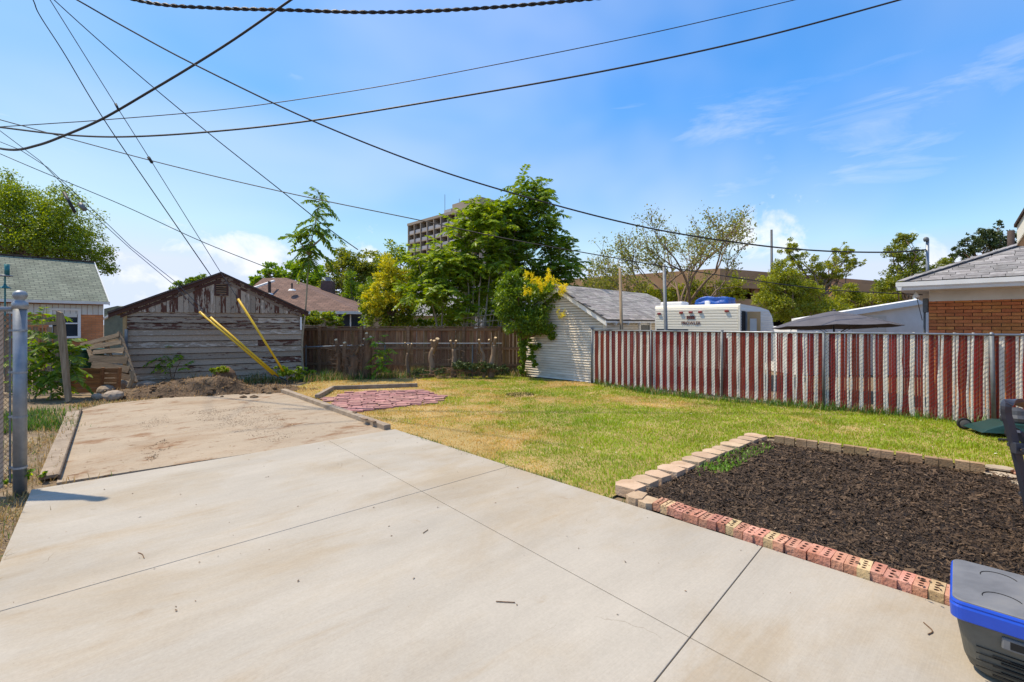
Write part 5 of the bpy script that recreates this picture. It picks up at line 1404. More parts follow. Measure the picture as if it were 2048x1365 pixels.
# -- steel gate post with fence stub, left edge
gp = G(40, 987)
gpt = thing('steel_fence_post', 'galvanised steel fence post with ball cap at the left edge', 'post', gp)
zt = P(0, 606, gp.y).z
MB().tube([gp + up(-0.05), gp + up(zt)], 0.0575, 24).build('post', MAT['galv'], gpt, smooth=True)
MB().lathe(gp + up(zt - 0.01), [(0.066, -0.06), (0.066, 0.01), (0.045, 0.025), (0.035, 0.04), (0.052, 0.062), (0.062, 0.09), (0.058, 0.118), (0.04, 0.14), (0.012, 0.15)], 24).build('ball_cap', MAT['galv'], gpt, smooth=True)
for z in (0.28, 0.85, 1.35, 1.82):
    MB().lathe(gp + up(z), [(0.062, 0), (0.062, 0.022)], 20).build('tension_band', MAT['galv'], gpt)
    MB().box(gp + Vector((-0.085, -0.005, z + 0.011)), (0.06, 0.025, 0.022)).build('band_ear', MAT['galv'], gpt)
sfn = thing('steel_fence', 'chain link fence with beige slat joining the steel post at the left edge', 'fence', gp + Vector((-0.6, -0.1, 0)))
fd = Vector((-1, -0.06, 0)).normalized()
MB().tube([gp + fd * 0.06 + up(2.07), gp + fd * 1.6 + up(2.07)], 0.028, 12).build('top_rail', MAT['galv'], sfn, smooth=True)
MB().bar(gp + fd * 0.105 + up(0.12), gp + fd * 0.105 + up(2.02), 0.02, 0.008).build('tension_bar', MAT['galv_dull'], sfn)
chain_mesh(gp + fd * 0.105, gp + fd * 1.6, 0.05, 2.04, 0.055, 0.0024, 0.006).build('wire_mesh', MAT['rust_wire'], sfn, kind='stuff')
for i in range(9):
    q = gp + fd * (0.205 + i * 0.075)
    MB().box(q + up(1.05), (0.062, 0.004, 1.98)).build('slat', mk('beige_slat', [(0.42, 0.29, 0.20), (0.52, 0.38, 0.28)], 3) if i == 0 else bpy.data.materials['beige_slat'], sfn)

# -- yellow guy guards with their wires
def guy(lab, anchor, g0, g1, far, Ya, Yg, pts):
    a = G(*anchor)
    t = thing('guy_wire', lab, 'guy wire', a, 'utility pole guy wires')
    p0, p1 = P(*g0, Ya), P(*g1, Yg)
    MB().tube([p0, p1], 0.034, 10).build('yellow_guard', MAT['yellow'], t, smooth=True)
    path = [a + up(0.03), p0, p1] + [P(px, py, Y) for px, py, Y in pts]
    MB().tube(path, [0.010, 0.010] + [0.009] * (len(path) - 2), 6).build('cable', MAT['cable_grey'], t)
    return t
gA = guy('lower of the two parallel yellow guy guards in front of the shed', (577, 766), (547, 750), (399, 624), None, 14.7, 14.2, [(345, 568, 14.0), (260, 497, 13.6), (165, 410, 13.2), (80, 322, 12.8), (0, 262, 12.4), (-80, 180, 12)])
gB = guy('upper of the two parallel yellow guy guards in front of the shed', (579, 766), (558, 754), (421, 635), None, 14.75, 14.3, [(352, 565, 14.05), (262, 494, 13.65), (170, 405, 13.25), (95, 335, 12.85), (40, 300, 12.5), (0, 284, 12.4), (-80, 250, 12)])
gC = guy('steep yellow guy guard right of the parallel pair', (581, 765), (570, 748), (476, 598), None, 14.7, 14.3, [(443, 548, 14.0), (302, 322, 12.6), (235, 216, 11.8), (100, 0, 10.5), (40, -95, 10.0)])
for t, px0, py0, px1, py1, Y, r0 in ((gA, 128, 385, 150, 425, 13.1, 0.045), (gB, 160, 408, 170, 420, 13.2, 0.07), (gC, 297, 315, 304, 326, 12.6, 0.04), (gC, 231, 208, 238, 222, 11.8, 0.03)):
    MB().tube([P(px0, py0, Y), P(px1, py1, Y)], [r0, r0 * 0.9], 10).build('strain_insulator', MAT['cable'] if r0 < 0.06 else MAT['galv_dull'], t, smooth=True)

# -- overhead wires: (pixel x, pixel y, depth) along each span
def wire(lab, pts, rpx, mat='cable', twist=0, cat='overhead wire'):
    path = smooth_path([P(*p) for p in pts], 10)
    Ys = [p.y for p in path]
    o = sum(path, Vector()) / len(path)
    mb = MB()
    if not twist:
        mb.tube(path, [max(0.004, rpx * q / F / 2) for q in Ys], 6)
    else:
        d_ = [0.0]
        for i in range(1, len(path)): d_.append(d_[-1] + (path[i] - path[i - 1]).length)
        tot = d_[-1]; nst = int(tot / (twist / 8)); fine = []
        for i in range(nst + 1):
            s = tot * i / nst; j = max(1, min(len(d_) - 1, int(np.searchsorted(d_, s))))
            t = (s - d_[j - 1]) / max(1e-6, d_[j] - d_[j - 1]); fine.append((path[j - 1].lerp(path[j], t), s))
        for k in range(2):
            hel = []
            for i, (p, s) in enumerate(fine):
                tg = (fine[min(i + 1, nst)][0] - fine[max(i - 1, 0)][0]).normalized(); a = tg.cross(up(1)).normalized(); b = tg.cross(a)
                th = s / twist * 6.283 + k * math.pi; rr_ = rpx * p.y / F / 4
                hel.append(p + (a * math.cos(th) + b * math.sin(th)) * rr_)
            mb.tube(hel, [rpx * p.y / F / 4 * 1.05 for p in hel], 6)
    return tag(mb.build('overhead_wire', MAT[mat], org=o), lab, cat, 'overhead utility wires')
wire('thick twisted service cable curving across the very top of the sky', [(180, -25, 11.4), (300, 6, 11.2), (420, 16, 11.1), (560, 20, 11.0), (760, 25, 10.9), (960, 17, 10.8), (1185, -2, 10.7), (1300, -16, 10.6)], 7.5, twist=0.45)
wire('heavy cable falling from top centre left to the lower left sky', [(660, -52, 8.0), (585, -2, 8.5), (470, 78, 9.5), (385, 132, 10.5), (305, 180, 11.5), (205, 238, 12.5), (130, 271, 13.5), (75, 291, 14.3), (20, 300, 15), (-60, 285, 16)], 4.6)
wire('long black service cable sagging down to the mast on the brick house', [(60, -50, 9), (150, -2, 9.2), (250, 55, 9.5), (390, 130, 9.8), (620, 240, 10.2), (860, 335, 10.6), (1090, 405, 10.9), (1300, 457, 11.2), (1500, 489, 11.4), (1640, 502, 11.5), (1775, 505, 11.55), (1852, 500, 11.6)], 3.0)
wire('thin wire descending from top left to the trees left of the tower', [(60, -50, 14), (108, 0, 14.5), (250, 127, 16), (415, 265, 18), (560, 380, 20), (660, 460, 22), (716, 500, 23)], 1.8)
wire('dark wire sagging at left then rising to the upper right sky', [(-60, 248, 17), (0, 255, 16.8), (130, 270, 16), (250, 274, 15.2), (420, 264, 14.2), (620, 242, 13.2), (900, 197, 12.2), (1200, 144, 11.2), (1500, 80, 10.3), (1800, 0, 9.5), (1900, -30, 9.3)], 3.4)
wire('faint thin wire rising to the top right above the dark one', [(-60, 258, 20), (110, 247, 19), (210, 240, 18.5), (450, 219, 17), (720, 180, 15.5), (1000, 128, 14), (1300, 67, 12.8), (1590, 0, 11.8), (1700, -28, 11.5)], 1.7)
wire('thin telephone wire crossing the whole view down to the house corner', [(-60, 225, 17), (0, 240, 16.8), (300, 321, 16), (560, 383, 15.4), (840, 441, 14.6), (1000, 475, 14), (1170, 506, 13.4), (1400, 545, 12.6), (1640, 578, 11.8), (1845, 590, 11.0)], 2.0)
wire('thin wire running past the left tree down behind the brown roof', [(-60, 283, 19), (0, 308, 19.5), (75, 340, 20), (250, 413, 22), (400, 482, 24), (535, 536, 26)], 1.5)
wire('slack black wire from the top left edge down behind the shed ridge', [(35, -60, 11), (66, 0, 11.6), (80, 32, 12), (130, 110, 13), (205, 235, 14.5), (300, 375, 16.5), (422, 552, 19)], 2.0)

# -- poles behind the fence
for nm, lab, px0, py0, px1, py1, Y, r0, r1, mt_, cat in (('steel_pole', 'grey steel pole rising in front of the camper trailer', 1333, 700, 1328, 529, 13.75, 0.060, 0.050, 'galv_dull', 'pole'),
                                               ('wooden_pole', 'thin weathered wooden pole in front of the white garage roof', 1244, 700, 1240, 536, 14.75, 0.055, 0.045, 'post_wood', 'pole'),
                                               ('utility_mast', 'slim dark mast standing above the trees right of the bare tree', 1544, 640, 1543, 460, 40, 0.11, 0.09, 'cable_grey', 'mast')):
    a, b = P(px0, py0, Y), P(px1, py1, Y); base = Vector((a.x, a.y, 0))
    tag(MB().tube([base, a, b], [r0, r0, r1], 10).build(nm, MAT[mt_], org=base, smooth=True), lab, cat)

# -- camper trailer
rc = Vector((6.64, 13.3, 0)); rl = Vector((-0.76, 0.65, 0)).normalized(); rs = Vector((0.65, 0.76, 0)).normalized()
RW, RL_, RZ0, RZ = 2.55, 4.8, 0.55, 2.50
rv = thing('camper_trailer', 'cream ribbed camper trailer parked behind the striped fence', 'trailer', rc + rl * RW / 2 + rs * RL_ / 2)
prof = [(0.0, RZ0), (0.0, RZ - 0.10), (0.03, RZ - 0.035), (0.10, RZ), (RL_ * 0.55, RZ - 0.03), (RL_ - 0.9, RZ - 0.10), (RL_ - 0.35, RZ - 0.32), (RL_ - 0.08, RZ - 0.75), (RL_, RZ - 1.1), (RL_ - 0.1, RZ0)]
MB().prism([rc + rs * s + up(z) for s, z in prof], rl * RW).build('body', MAT['rv_skin_shade'], rv)
def rv_top(s):
    for (s0, z0), (s1, z1) in zip(prof[3:8], prof[4:9]):
        if s0 <= s <= s1: return z0 + (z1 - z0) * (s - s0) / (s1 - s0)
    return RZ
z = RZ0 + 0.02; i = 0; RH = 0.082
while z + RH < RZ - 0.10:
    pts = [rc - rs * 0.004 + up(z), rc - rs * 0.016 + up(z + 0.018), rc - rs * 0.016 + up(z + RH - 0.012), rc - rs * 0.002 + up(z + RH)]
    MB().prism([p + rl * 0.03 for p in pts], rl * (RW - 0.06)).build('rear_panel', MAT['rv_skin'], rv, org=rc + up(z))
    nrm = Vector((0.76, -0.65, 0)).normalized()
    smax = RL_ - 0.02
    for s in np.linspace(0.1, RL_ - 0.02, 60):
        if rv_top(s) < z + RH + 0.02: smax = s - 0.06; break
    spans = [(0.03, 0.20), (0.70, smax)] if z + RH > 0.7 and z < 2.28 else [(0.03, smax)]
    for s0, s1 in spans:
        pts = [rc + nrm * 0.002 + up(z), rc + nrm * 0.014 + up(z + 0.018), rc + nrm * 0.014 + up(z + RH - 0.012), rc + nrm * 0.001 + up(z + RH)]
        MB().prism([p + rs * s0 for p in pts], rs * (s1 - s0)).build('side_panel', MAT['rv_skin_shade'], rv, org=rc + rs * s0 + up(z))
    z += RH
MB().bar(rc + nrm * 0.01 - rs * 0.012 + up(RZ0), rc + nrm * 0.01 - rs * 0.012 + up(RZ - 0.05), 0.05, 0.05, rs).build('corner_trim', MAT['rv_skin'], rv)
MB().prism([rc + rs * s + up(zq) + nrm * 0.012 for s, zq in ((0.0, RZ - 0.10), (0.03, RZ - 0.03), (0.10, RZ + 0.006), (0.12, RZ - 0.03), (0.05, RZ - 0.07))], rl * (RW + 0.02)).build('roof_trim', MAT['rv_skin'], rv)
def rvp(px): return isect(rc, rc + rl, Vector((0, 0, 0)), Vector(((px - CX) / F, 1, 0)))
for px, py in ((1319, 628), (1363, 626), (1382, 625), (1401, 624.5), (1454, 622.5)):
    q = rvp(px); q.z = P(px, py, q.y).z
    MB().box(q - rs * 0.035, (0.115, 0.05, 0.06), rl, rs).build('marker_light', MAT['lamp_red'], rv, bevel=0.01)
def text_mesh(body, size, mat, depth=0.004):
    cu = bpy.data.curves.new('lettering', 'FONT'); cu.body = body; cu.size = size; cu.align_x = 'CENTER'; cu.extrude = depth; cu.offset = 0.0012
    ob = bpy.data.objects.new('tmp', cu); COL.objects.link(ob)
    dg = bpy.context.evaluated_depsgraph_get(); me = bpy.data.meshes.new_from_object(ob.evaluated_get(dg)); me.name = 'lettering'
    bpy.data.objects.remove(ob); me.materials.clear(); me.materials.append(mat); return me
q = rvp(1382); q.z = P(1382, 649.5, q.y).z
tm = text_mesh('PROWLER', 0.14, MAT['rv_letter'])
inst('lettering', tm, rv, frame(q - rs * 0.026, -rl, up(1), None, (0.92, 1, 1)))
em = MB(); qe = rvp(1382); qe.z = P(1382, 635.5, qe.y).z
for dx_, w_ in ((-0.10, 0.05), (-0.035, 0.02), (0.02, 0.05), (0.085, 0.045)): em.box(qe - rl * dx_ - rs * 0.024, (w_, 0.01, 0.09), rl, rs)
for dz in (0.045, 0.0, -0.04): em.box(qe - rs * 0.0235 + up(dz), (0.26, 0.008, 0.018), rl, rs)
em.build('emblem', MAT['rv_letter'], rv)
dk = rc + rs * 0.44 + nrm * 0.006
MB().box(dk + up(1.45), (0.44, 0.02, 1.68), rs, nrm).build('door_opening', MAT['slot'], rv)
d0, d1 = Vector((7.10, 13.80, 0)), Vector((7.48, 13.70, 0)); dd = (d1 - d0).normalized(); dn = Vector((dd.y, -dd.x, 0))
dr_ = MB()
DW = (d1 - d0).length
for a, b_, w, h_ in ((0.05, 1.45, 0.10, 1.66), (DW - 0.05, 1.45, 0.10, 1.66), (DW / 2, 2.18, DW - 0.2, 0.20), (DW / 2, 1.1, DW - 0.2, 0.95)):
    dr_.box(d0 + dd * a + up(b_), (w, 0.045, h_), dd, dn)
dr_ = dr_.build('door', mk('door_ply', [(0.40, 0.25, 0.11), (0.50, 0.33, 0.16)], 3), rv)
MB().box(d0 + dd * DW / 2 + up(1.83), (DW - 0.2, 0.012, 0.5), dd, dn).build('door_window', MAT['cream_paint'], dr_)
MB().bar(dk + rs * 0.24 + nrm * 0.03 + up(0.65), dk + rs * 0.24 + nrm * 0.03 + up(2.27), 0.06, 0.05, nrm).build('door_frame', MAT['galv'], rv)
MB().box(rvp(1335) + rs * 0.02 + up(1.80), (0.02, 0.02, 0.02)).build('rear_window_bolt', MAT['galv'], rv)
wq_ = rvp(1345); 
MB().box(wq_ - rs * 0.03 + up(1.50), (1.0, 0.05, 0.5), rl, rs).build('rear_window', MAT['glass'], rv)
q = P(1349, 611, 15.2)
MB().box(Vector((q.x, q.y, RZ + 0.06)), (0.75, 0.6, 0.16), rl, rs).build('roof_vent', MAT['white_paint'], rv, bevel=0.05)
q = P(1415, 607, 14.6); MB().box(Vector((q.x, q.y, RZ + 0.07)), (0.14, 0.12, 0.16), rl, rs).build('roof_cap', MAT['white_paint'], rv, bevel=0.02)
for s in (1.9, 2.7):
    for wside in (0.12, RW - 0.12):
        c = rc + rs * s + rl * wside + up(0.33)
        MB().lathe(c - rl * 0.1, [(0.20, 0), (0.32, 0.01), (0.33, 0.1), (0.32, 0.19), (0.20, 0.2)], 18, axis=rl).build('wheel', MAT['rubber'], rv, smooth=False)
MB().box(rc + rs * 2.3 + rl * RW / 2 + up(0.5), (1.5, 3.8, 0.12), rl, rs).build('chassis', MAT['cable'], rv)
MB().bar(rc + rs * 4.6 + rl * RW / 2 + up(0.5), rc + rs * 5.7 + rl * RW / 2 + up(0.45), 0.1, 0.1).build('tongue', MAT['cable'], rv)
MB().tube([rc + rs * 5.6 + rl * RW / 2, rc + rs * 5.6 + rl * RW / 2 + up(0.5)], 0.04, 8).build('tongue_jack', MAT['cable'], rv)
# tarp covered unit on the trailer roof
q0 = P(1431, 603, 15.2); qc = Vector((q0.x, q0.y, RZ))
tp = MB(); bm = bmesh.new(); bmesh.ops.create_cube(bm, size=2.0); bmesh.ops.subdivide_edges(bm, edges=bm.edges, cuts=7, use_grid_fill=True)
r2 = random.Random(2); vs = []
for v in bm.verts:
    p = v.co.copy(); l = max(abs(p.x), abs(p.y)); ph = 1 if p.z > 0 else 0
    f = 1.0 - 0.10 * max(0, p.z) + 0.05 * math.sin(7 * p.x + 3 * p.z) + 0.05 * math.sin(9 * p.y + 5 * p.z)
    zq = (p.z + 1) / 2 * 0.30 * (1 + 0.08 * math.sin(5 * p.x) - 0.18 * p.x * p.x * p.x * p.x) 
    vs.append(qc + rl * (p.x * 0.52 * f) + rs * (p.y * 0.42 * f) + up(zq + 0.004))
tp.add(vs, [tuple(v.index for v in f.verts) for f in bm.faces]); bm.free()
tag(tp.build('blue_tarp', MAT['tarp'], org=qc, smooth=True), 'bright blue tarpaulin bundle on the trailer roof', 'tarp')

# -- parasol
uc = P(1668, 649, 12.2); uc.z = 0
um = thing('parasol', 'open dark grey patio parasol behind the striped fence', 'parasol', uc)
zt_, zr_ = P(0, 622, 12.2).z, P(0, 654, 12.2).z
NR = 8; rad = 1.46; vs, fs = [uc + up(zt_)], []
RI = 7
for i in range(RI):
    t = (i + 1) / RI
    for k in range(NR * 4):
        a = 6.2832 * k / (NR * 4) + 0.2; ph = (k % 4) / 4
        rr_ = rad * t * (1 - 0.055 * math.sin(math.pi * ph))
        z = zt_ + (zr_ - zt_) * t + 0.035 * math.sin(math.pi * t) - 0.02 * t * math.sin(math.pi * ph) * t
        vs.append(uc + Vector((math.cos(a) * rr_, math.sin(a) * rr_, z - 0.06 * math.sin(a) * rr_ * t)))
K = NR * 4
for k in range(K): fs.append((0, 1 + k, 1 + (k + 1) % K))
for i in range(RI - 1):
    for k in range(K): fs.append((1 + i * K + k, 1 + (i + 1) * K + k, 1 + (i + 1) * K + (k + 1) % K, 1 + i * K + (k + 1) % K))
cn = MB().add(vs, fs).build('canopy', MAT['umbrella'], um)
sm = cn.modifiers.new('cloth', 'SOLIDIFY'); sm.thickness = 0.006
MB().tube([uc, uc + up(zt_ - 0.01)], 0.024, 10).build('pole', MAT['cable_grey'], um)
MB().lathe(uc + up(zt_ - 0.005), [(0.03, 0), (0.04, 0.02), (0.012, 0.05)], 10).build('finial', MAT['umbrella'], um)
MB().lathe(uc, [(0.28, 0), (0.28, 0.05), (0.06, 0.09), (0.04, 0.3)], 16).build('base', MAT['cable_grey'], um)
for k in range(NR):
    a = 6.2832 * k / NR + 0.2; d = Vector((math.cos(a), math.sin(a), 0))
    rb = MB().tube([uc + up(zt_ - 0.03), uc + d * rad * 0.98 + up(zr_ - 0.012 - 0.06 * d.y * rad)], 0.008, 6).build('rib', MAT['cable_grey'], um)
    MB().tube([uc + up(zr_ - 0.25), uc + d * rad * 0.55 + up(zt_ + (zr_ - zt_) * 0.5 - 0.03)], 0.007, 6).build('strut', MAT['cable_grey'], rb)

# -- dusty tool trunk, lower right
k1_ = Vector((0.715, -0.70, 0)).normalized(); k2_ = Vector((0.70, 0.715, 0)).normalized()
kc = G(1899, 1196, 0.44); kc.z = 0
TWd, TDp, TH_ = 0.85, 0.60, 0.44
tt_ = thing('tool_trunk', 'dusty grey plastic tool trunk with blue rim at the lower right corner', 'tool box', kc + k1_ * TWd / 2 + k2_ * TDp / 2)
def kp(a, b, z): return kc + k1_ * a + k2_ * b + up(z)
def rrect(x0, y0, x1, y1, r, z, seg=5):
    pts = []
    for cx_, cy_, st in ((x1 - r, y1 - r, 0), (x0 + r, y1 - r, 90), (x0 + r, y0 + r, 180), (x1 - r, y0 + r, 270)):
        for i in range(seg + 1):
            a = R(st + 90 * i / seg); pts.append(kp(cx_ + r * math.cos(a), cy_ + r * math.sin(a), z))
    return pts
def loft(rings):
    mb = MB(); n = len(rings[0])
    vs = [p for rg in rings for p in rg]; fs = [tuple(range(n))[::-1], tuple(range((len(rings) - 1) * n, len(rings) * n))]
    for i in range(len(rings) - 1):
        for k in range(n): fs.append((i * n + k, i * n + (k + 1) % n, (i + 1) * n + (k + 1) % n, (i + 1) * n + k))
    return mb.add(vs, fs)
ins = lambda d, z, r=0.04: rrect(d, d, TWd - d, TDp - d, r, z)
loft([ins(0.150, 0.035, 0.08), ins(0.105, 0.040, 0.08), ins(0.075, 0.07, 0.08), ins(0.055, 0.13, 0.07), ins(0.042, 0.22, 0.06), ins(0.033, 0.28, 0.05), ins(0.023, 0.345, 0.045)]).build('body', MAT['tool_grey'], tt_, smooth=False)
bnd = loft([ins(0.008, 0.338, 0.045), ins(0.003, 0.343, 0.045), ins(0.0, 0.405, 0.045), ins(0.006, 0.418, 0.045)]).build('blue_rim', MAT['tool_blue'], tt_)
loft([ins(0.004, 0.4185, 0.045), ins(0.002, 0.424, 0.045), ins(0.006, 0.434, 0.045), ins(0.014, 0.437, 0.045)]).build('lid_rim', MAT['tool_blue'], tt_)
loft([ins(0.010, 0.430, 0.045), ins(0.010, 0.440, 0.045), ins(0.016, 0.445, 0.045)]).build('lid', MAT['tool_lid'], tt_)
for a, b in ((0.20, 0.15), (0.20, 0.44), (0.55, 0.15), (0.55, 0.44)):
    ring = MB()
    pts = [kp(a + 0.075 * math.cos(R(q)), b + 0.075 * math.sin(R(q)), 0.4462) for q in range(20, 200, 12)]
    ring.tube(pts, 0.0022, 6); ring.build('cup_ring', MAT['slot'], tt_)
for j in range(4):
    z = 0.215 - j * 0.036
    d = 0.024 + (0.345 - z) * 0.11
    MB().bar(kp(0.10, d + 0.001, z), kp(TWd - 0.1, d + 0.001, z), 0.006, 0.003).build('seam', MAT['slot'], tt_)
hs_z = 0.285
MB().box(kp(0.36, 0.026, hs_z), (0.34, 0.024, 0.062), k1_, k2_).build('handle_frame', MAT['tool_lid'], tt_, bevel=0.008)
MB().box(kp(0.36, 0.020, hs_z), (0.28, 0.016, 0.036), k1_, k2_).build('handle_slot', MAT['slot'], tt_)
for j in range(5):
    z = 0.190 - j * 0.026; d = 0.024 + (0.345 - z) * 0.115
    for a0_ in (0.16 + 0.03 * (j % 2), 0.40):
        MB().bar(kp(a0_, d - 0.001, z), kp(a0_ + 0.17, d - 0.001, z), 0.012, 0.006).build('vent_slot', MAT['slot'], tt_)
for a, b in ((0.22, 0.2), (TWd - 0.22, 0.2), (0.22, TDp - 0.2), (TWd - 0.22, TDp - 0.2)):
    MB().lathe(kp(a, b, NEWZ if False else 0.0) , [(0.03, 0.0), (0.03, 0.045)], 10).build('foot', MAT['rubber'], tt_)

# -- folding frame at the right edge (step ladder), lawn mower behind
ld = thing('step_ladder', 'dark grey folding metal step ladder cut off by the right edge', 'ladder', Vector((4.1, 3.3, 0)))
Yl = 3.45
def lpx(px, py, Y=Yl): return P(px, py, Y)
rail_w = 0.055
topc = lpx(2012, 812); botc = lpx(2052, 985); dirr = (botc - topc).normalized()
gnd = topc + dirr * (topc.z / -dirr.z)
path = smooth_path([lpx(2060, 812, Yl + 0.25), lpx(2030, 803, Yl + 0.10), lpx(2014, 808), lpx(2013, 830), lpx(2022, 862), botc, gnd], 6)
def strip(path, w, th, wdir):
    mb = MB(); wdir = Vector(wdir)
    vs, fs = [], []
    for i, p in enumerate(path):
        t = (path[min(i + 1, len(path) - 1)] - path[max(0, i - 1)]).normalized(); nn = t.cross(wdir).normalized(); wd_ = nn.cross(t).normalized()
        for a, b in ((-1, -1), (1, -1), (1, 1), (-1, 1)): vs.append(p + wd_ * a * w / 2 + nn * b * th / 2)
    for i in range(len(path) - 1):
        for k in range(4): fs.append((i * 4 + k, i * 4 + (k + 1) % 4, i * 4 + 4 + (k + 1) % 4, i * 4 + 4 + k))
    fs += [(3, 2, 1, 0), tuple(len(vs) - 4 + k for k in range(4))]
    return mb.add(vs, fs)
strip(path, 0.062, 0.03, (1, 0.15, 0)).build('front_rail', MAT['navy_metal'], ld, bevel=0.006)
off = Vector((0.42, -0.18, 0))
strip([p + off for p in path], 0.062, 0.03, (1, 0.15, 0)).build('front_rail', MAT['navy_metal'], ld, bevel=0.006)
bk = topc + dirr * 0.33
MB().box(bk + Vector((0.025, -0.02, 0)), (0.14, 0.04, 0.085), (1, 0, -0.12)).build('bracket', MAT['navy_metal'], ld, bevel=0.006)
for dx_, dz in ((-0.005, 0.0), (0.05, 0.12), (0.045, 0.085)): MB().lathe(bk + Vector((dx_, -0.045, dz)), [(0.009, 0), (0.007, 0.006)], 10, axis=(0, -1, 0)).build('rivet', MAT['cut'], ld)
for s in (0, 1):
    p0 = bk + Vector((0.05, 0.03, 0.12)) + off * s; p1 = Vector((p0.x + 0.85, p0.y + 0.10, 0))
    MB().bar(p0, p1, 0.045, 0.025).build('rear_leg', MAT['navy_metal'], ld)
for t in (0.25, 0.55, 0.8):
    p = topc + (gnd - topc) * t + Vector((0.0, 0.03, 0)); MB().box(p + off / 2, (0.42, 0.20, 0.025), off.normalized(), Vector((0.39, 0.92, 0))).build('step', MAT['navy_metal'], ld)

mw = G(2024, 879)
mo_ = thing('lawn_mower', 'dark green push lawn mower on the grass at the right edge', 'mower', mw)
m1 = Vector((0.93, -0.36, 0)).normalized(); m2 = Vector((0.36, 0.93, 0)).normalized()
def mp_(a, b, z): return mw + m1 * a + m2 * b + up(z)
MB().add([mp_(-.38, .02, .07), mp_(.45, .02, .07), mp_(.45, .62, .07), mp_(-.38, .62, .07), mp_(-.30, .06, .12), mp_(.42, .06, .24), mp_(.42, .58, .24), mp_(-.30, .58, .12), mp_(.0, .10, .24), mp_(.0, .54, .24)],
         [(0, 1, 5, 8, 4), (1, 2, 6, 5), (2, 3, 7, 9, 6), (3, 0, 4, 7), (4, 8, 9, 7), (8, 5, 6, 9), (0, 3, 2, 1)]).build('deck', MAT['mower_green'], mo_, bevel=0.015)
MB().lathe(mp_(.22, .32, .24), [(0.19, 0), (0.20, 0.03), (0.20, 0.08), (0.14, 0.13), (0.12, 0.2), (0.05, 0.24)], 18).build('engine', MAT['cable_grey'], mo_)
for a, b in ((0.0, -0.03), (-0.34, 0.62), (0.55, -0.03), (0.55, 0.66)):
    wme = MB().lathe(mp_(a, b, 0.105), [(0.07, -.03), (0.10, -.028), (0.105, 0), (0.10, 0.028), (0.07, 0.03)], 20, axis=m2).build('wheel', MAT['rubber'], mo_, smooth=False)
    MB().lathe(mp_(a, b, 0.105), [(0.022, -.042), (0.072, -.036), (0.074, 0), (0.072, 0.036), (0.022, .042)], 16, axis=m2).build('hub', MAT['grey_plastic'], wme)
for b in (0.08, 0.56): MB().tube([mp_(.45, b, .15), mp_(.95, b, .60), mp_(1.25, b, 1.0)], 0.013, 8).build('handle_bar', MAT['cable'], mo_)
MB().tube([mp_(1.25, .08, 1.0), mp_(1.25, .56, 1.0)], 0.013, 8).build('handle_grip', MAT['cable'], mo_)
rb_ = G(2020, 884); tag(MB().tube([rb_ + Vector((-.16, .02, .03)), rb_ + Vector((.25, -.1, .03))], 0.026, 8).build('black_hose', MAT['rubber'], org=rb_), 'short black pipe on the grass in front of the mower', 'pipe')

# -- twigs on the concrete
for lab, pts in (('bent black twig on the concrete left of the tool trunk', ((1847, 1247), (1865, 1264), (1856, 1271))), ('curved brown twig on the left of the driveway', ((276, 1107), (284, 1110), (288, 1118))),
                 ('thin twig near the middle of the driveway', ((992, 1205), (1030, 1207))), ('small forked twig beside the driveway joint', ((846, 1068), (856, 1061)))):
    q = [G(a, b, NEWZ) + up(0.006) for a, b in pts]
    tag(MB().tube(smooth_path(q, 4), 0.0032, 6).build('twig', MAT['bark_dark'], org=q[0]), lab, 'twig')

# ---------------------------------------------------------------- vegetation
def leafset(pos, dirs, size, asp):
    """rhombic folded leaves: pos (N,3), dirs (N,3) long axes, size (N)"""
    n = len(pos)
    d = dirs / np.maximum(np.linalg.norm(dirs, axis=1, keepdims=True), 1e-6)
    r = RNG.normal(size=(n, 3)); s = np.cross(d, r); s /= np.maximum(np.linalg.norm(s, axis=1, keepdims=True), 1e-6)
    nn = np.cross(d, s); L = size[:, None]; W = L * asp
    V = np.stack([pos - d * L / 2, pos + s * W / 2 + nn * W * 0.18, pos + d * L / 2, pos - s * W / 2 + nn * W * 0.18], 1).reshape(-1, 3)
    return V

def crown(parent, ells, Y, n, size, mat, asp=0.55, clump=0.26, nclump=26, depth=0.8, droop=0.0, seed=0, name='crown', sag=0.0):
    """foliage in many small clumps inside ellipses given in photo pixels at depth Y"""
    r_ = np.random.default_rng(seed); P_, D_, S_ = [], [], []; cents = []
    area = sum(e[2] * e[3] for e in ells)
    for e in ells:
        px, py, rx, ry = e[:4]; Ye = Y + (e[4] if len(e) > 4 else 0)
        c = np.array(P(px, py, Ye)); R3 = np.array([rx * Ye / F, (rx + ry) / 2 * Ye / F * depth, ry * Ye / F])
        kk = max(4, int(nclump * math.sqrt(rx * ry / area * len(ells)))); nn = int(n * rx * ry / area)
        u = r_.normal(size=(kk, 3)); u /= np.linalg.norm(u, axis=1, keepdims=True); rad = r_.random((kk, 1)) ** 0.45
        cc = c + u * rad * R3 * 0.92; cents.append(cc)
        cr = R3.mean() * clump * (0.6 + 0.8 * r_.random(kk)) * 1.25
        wgt = cr ** 2; wgt /= wgt.sum(); idx = r_.choice(kk, nn, p=wgt)
        g = r_.normal(size=(nn, 3)); g /= np.linalg.norm(g, axis=1, keepdims=True); g *= (r_.random((nn, 1)) ** 0.5)
        g[:, 2] *= 0.75
        P_.append(cc[idx] + g * cr[idx][:, None]); dd = g + r_.normal(size=(nn, 3)) * 0.7; dd[:, 2] -= droop; D_.append(dd)
        S_.append(size * (0.6 + 0.8 * r_.random(nn)))
    pos, dirs, sz = np.concatenate(P_), np.concatenate(D_), np.concatenate(S_)
    V = leafset(pos, dirs, sz, asp)
    np_mesh(name, V, np.arange(len(V)).reshape(-1, 4), mat, parent)
    return np.concatenate(cents)

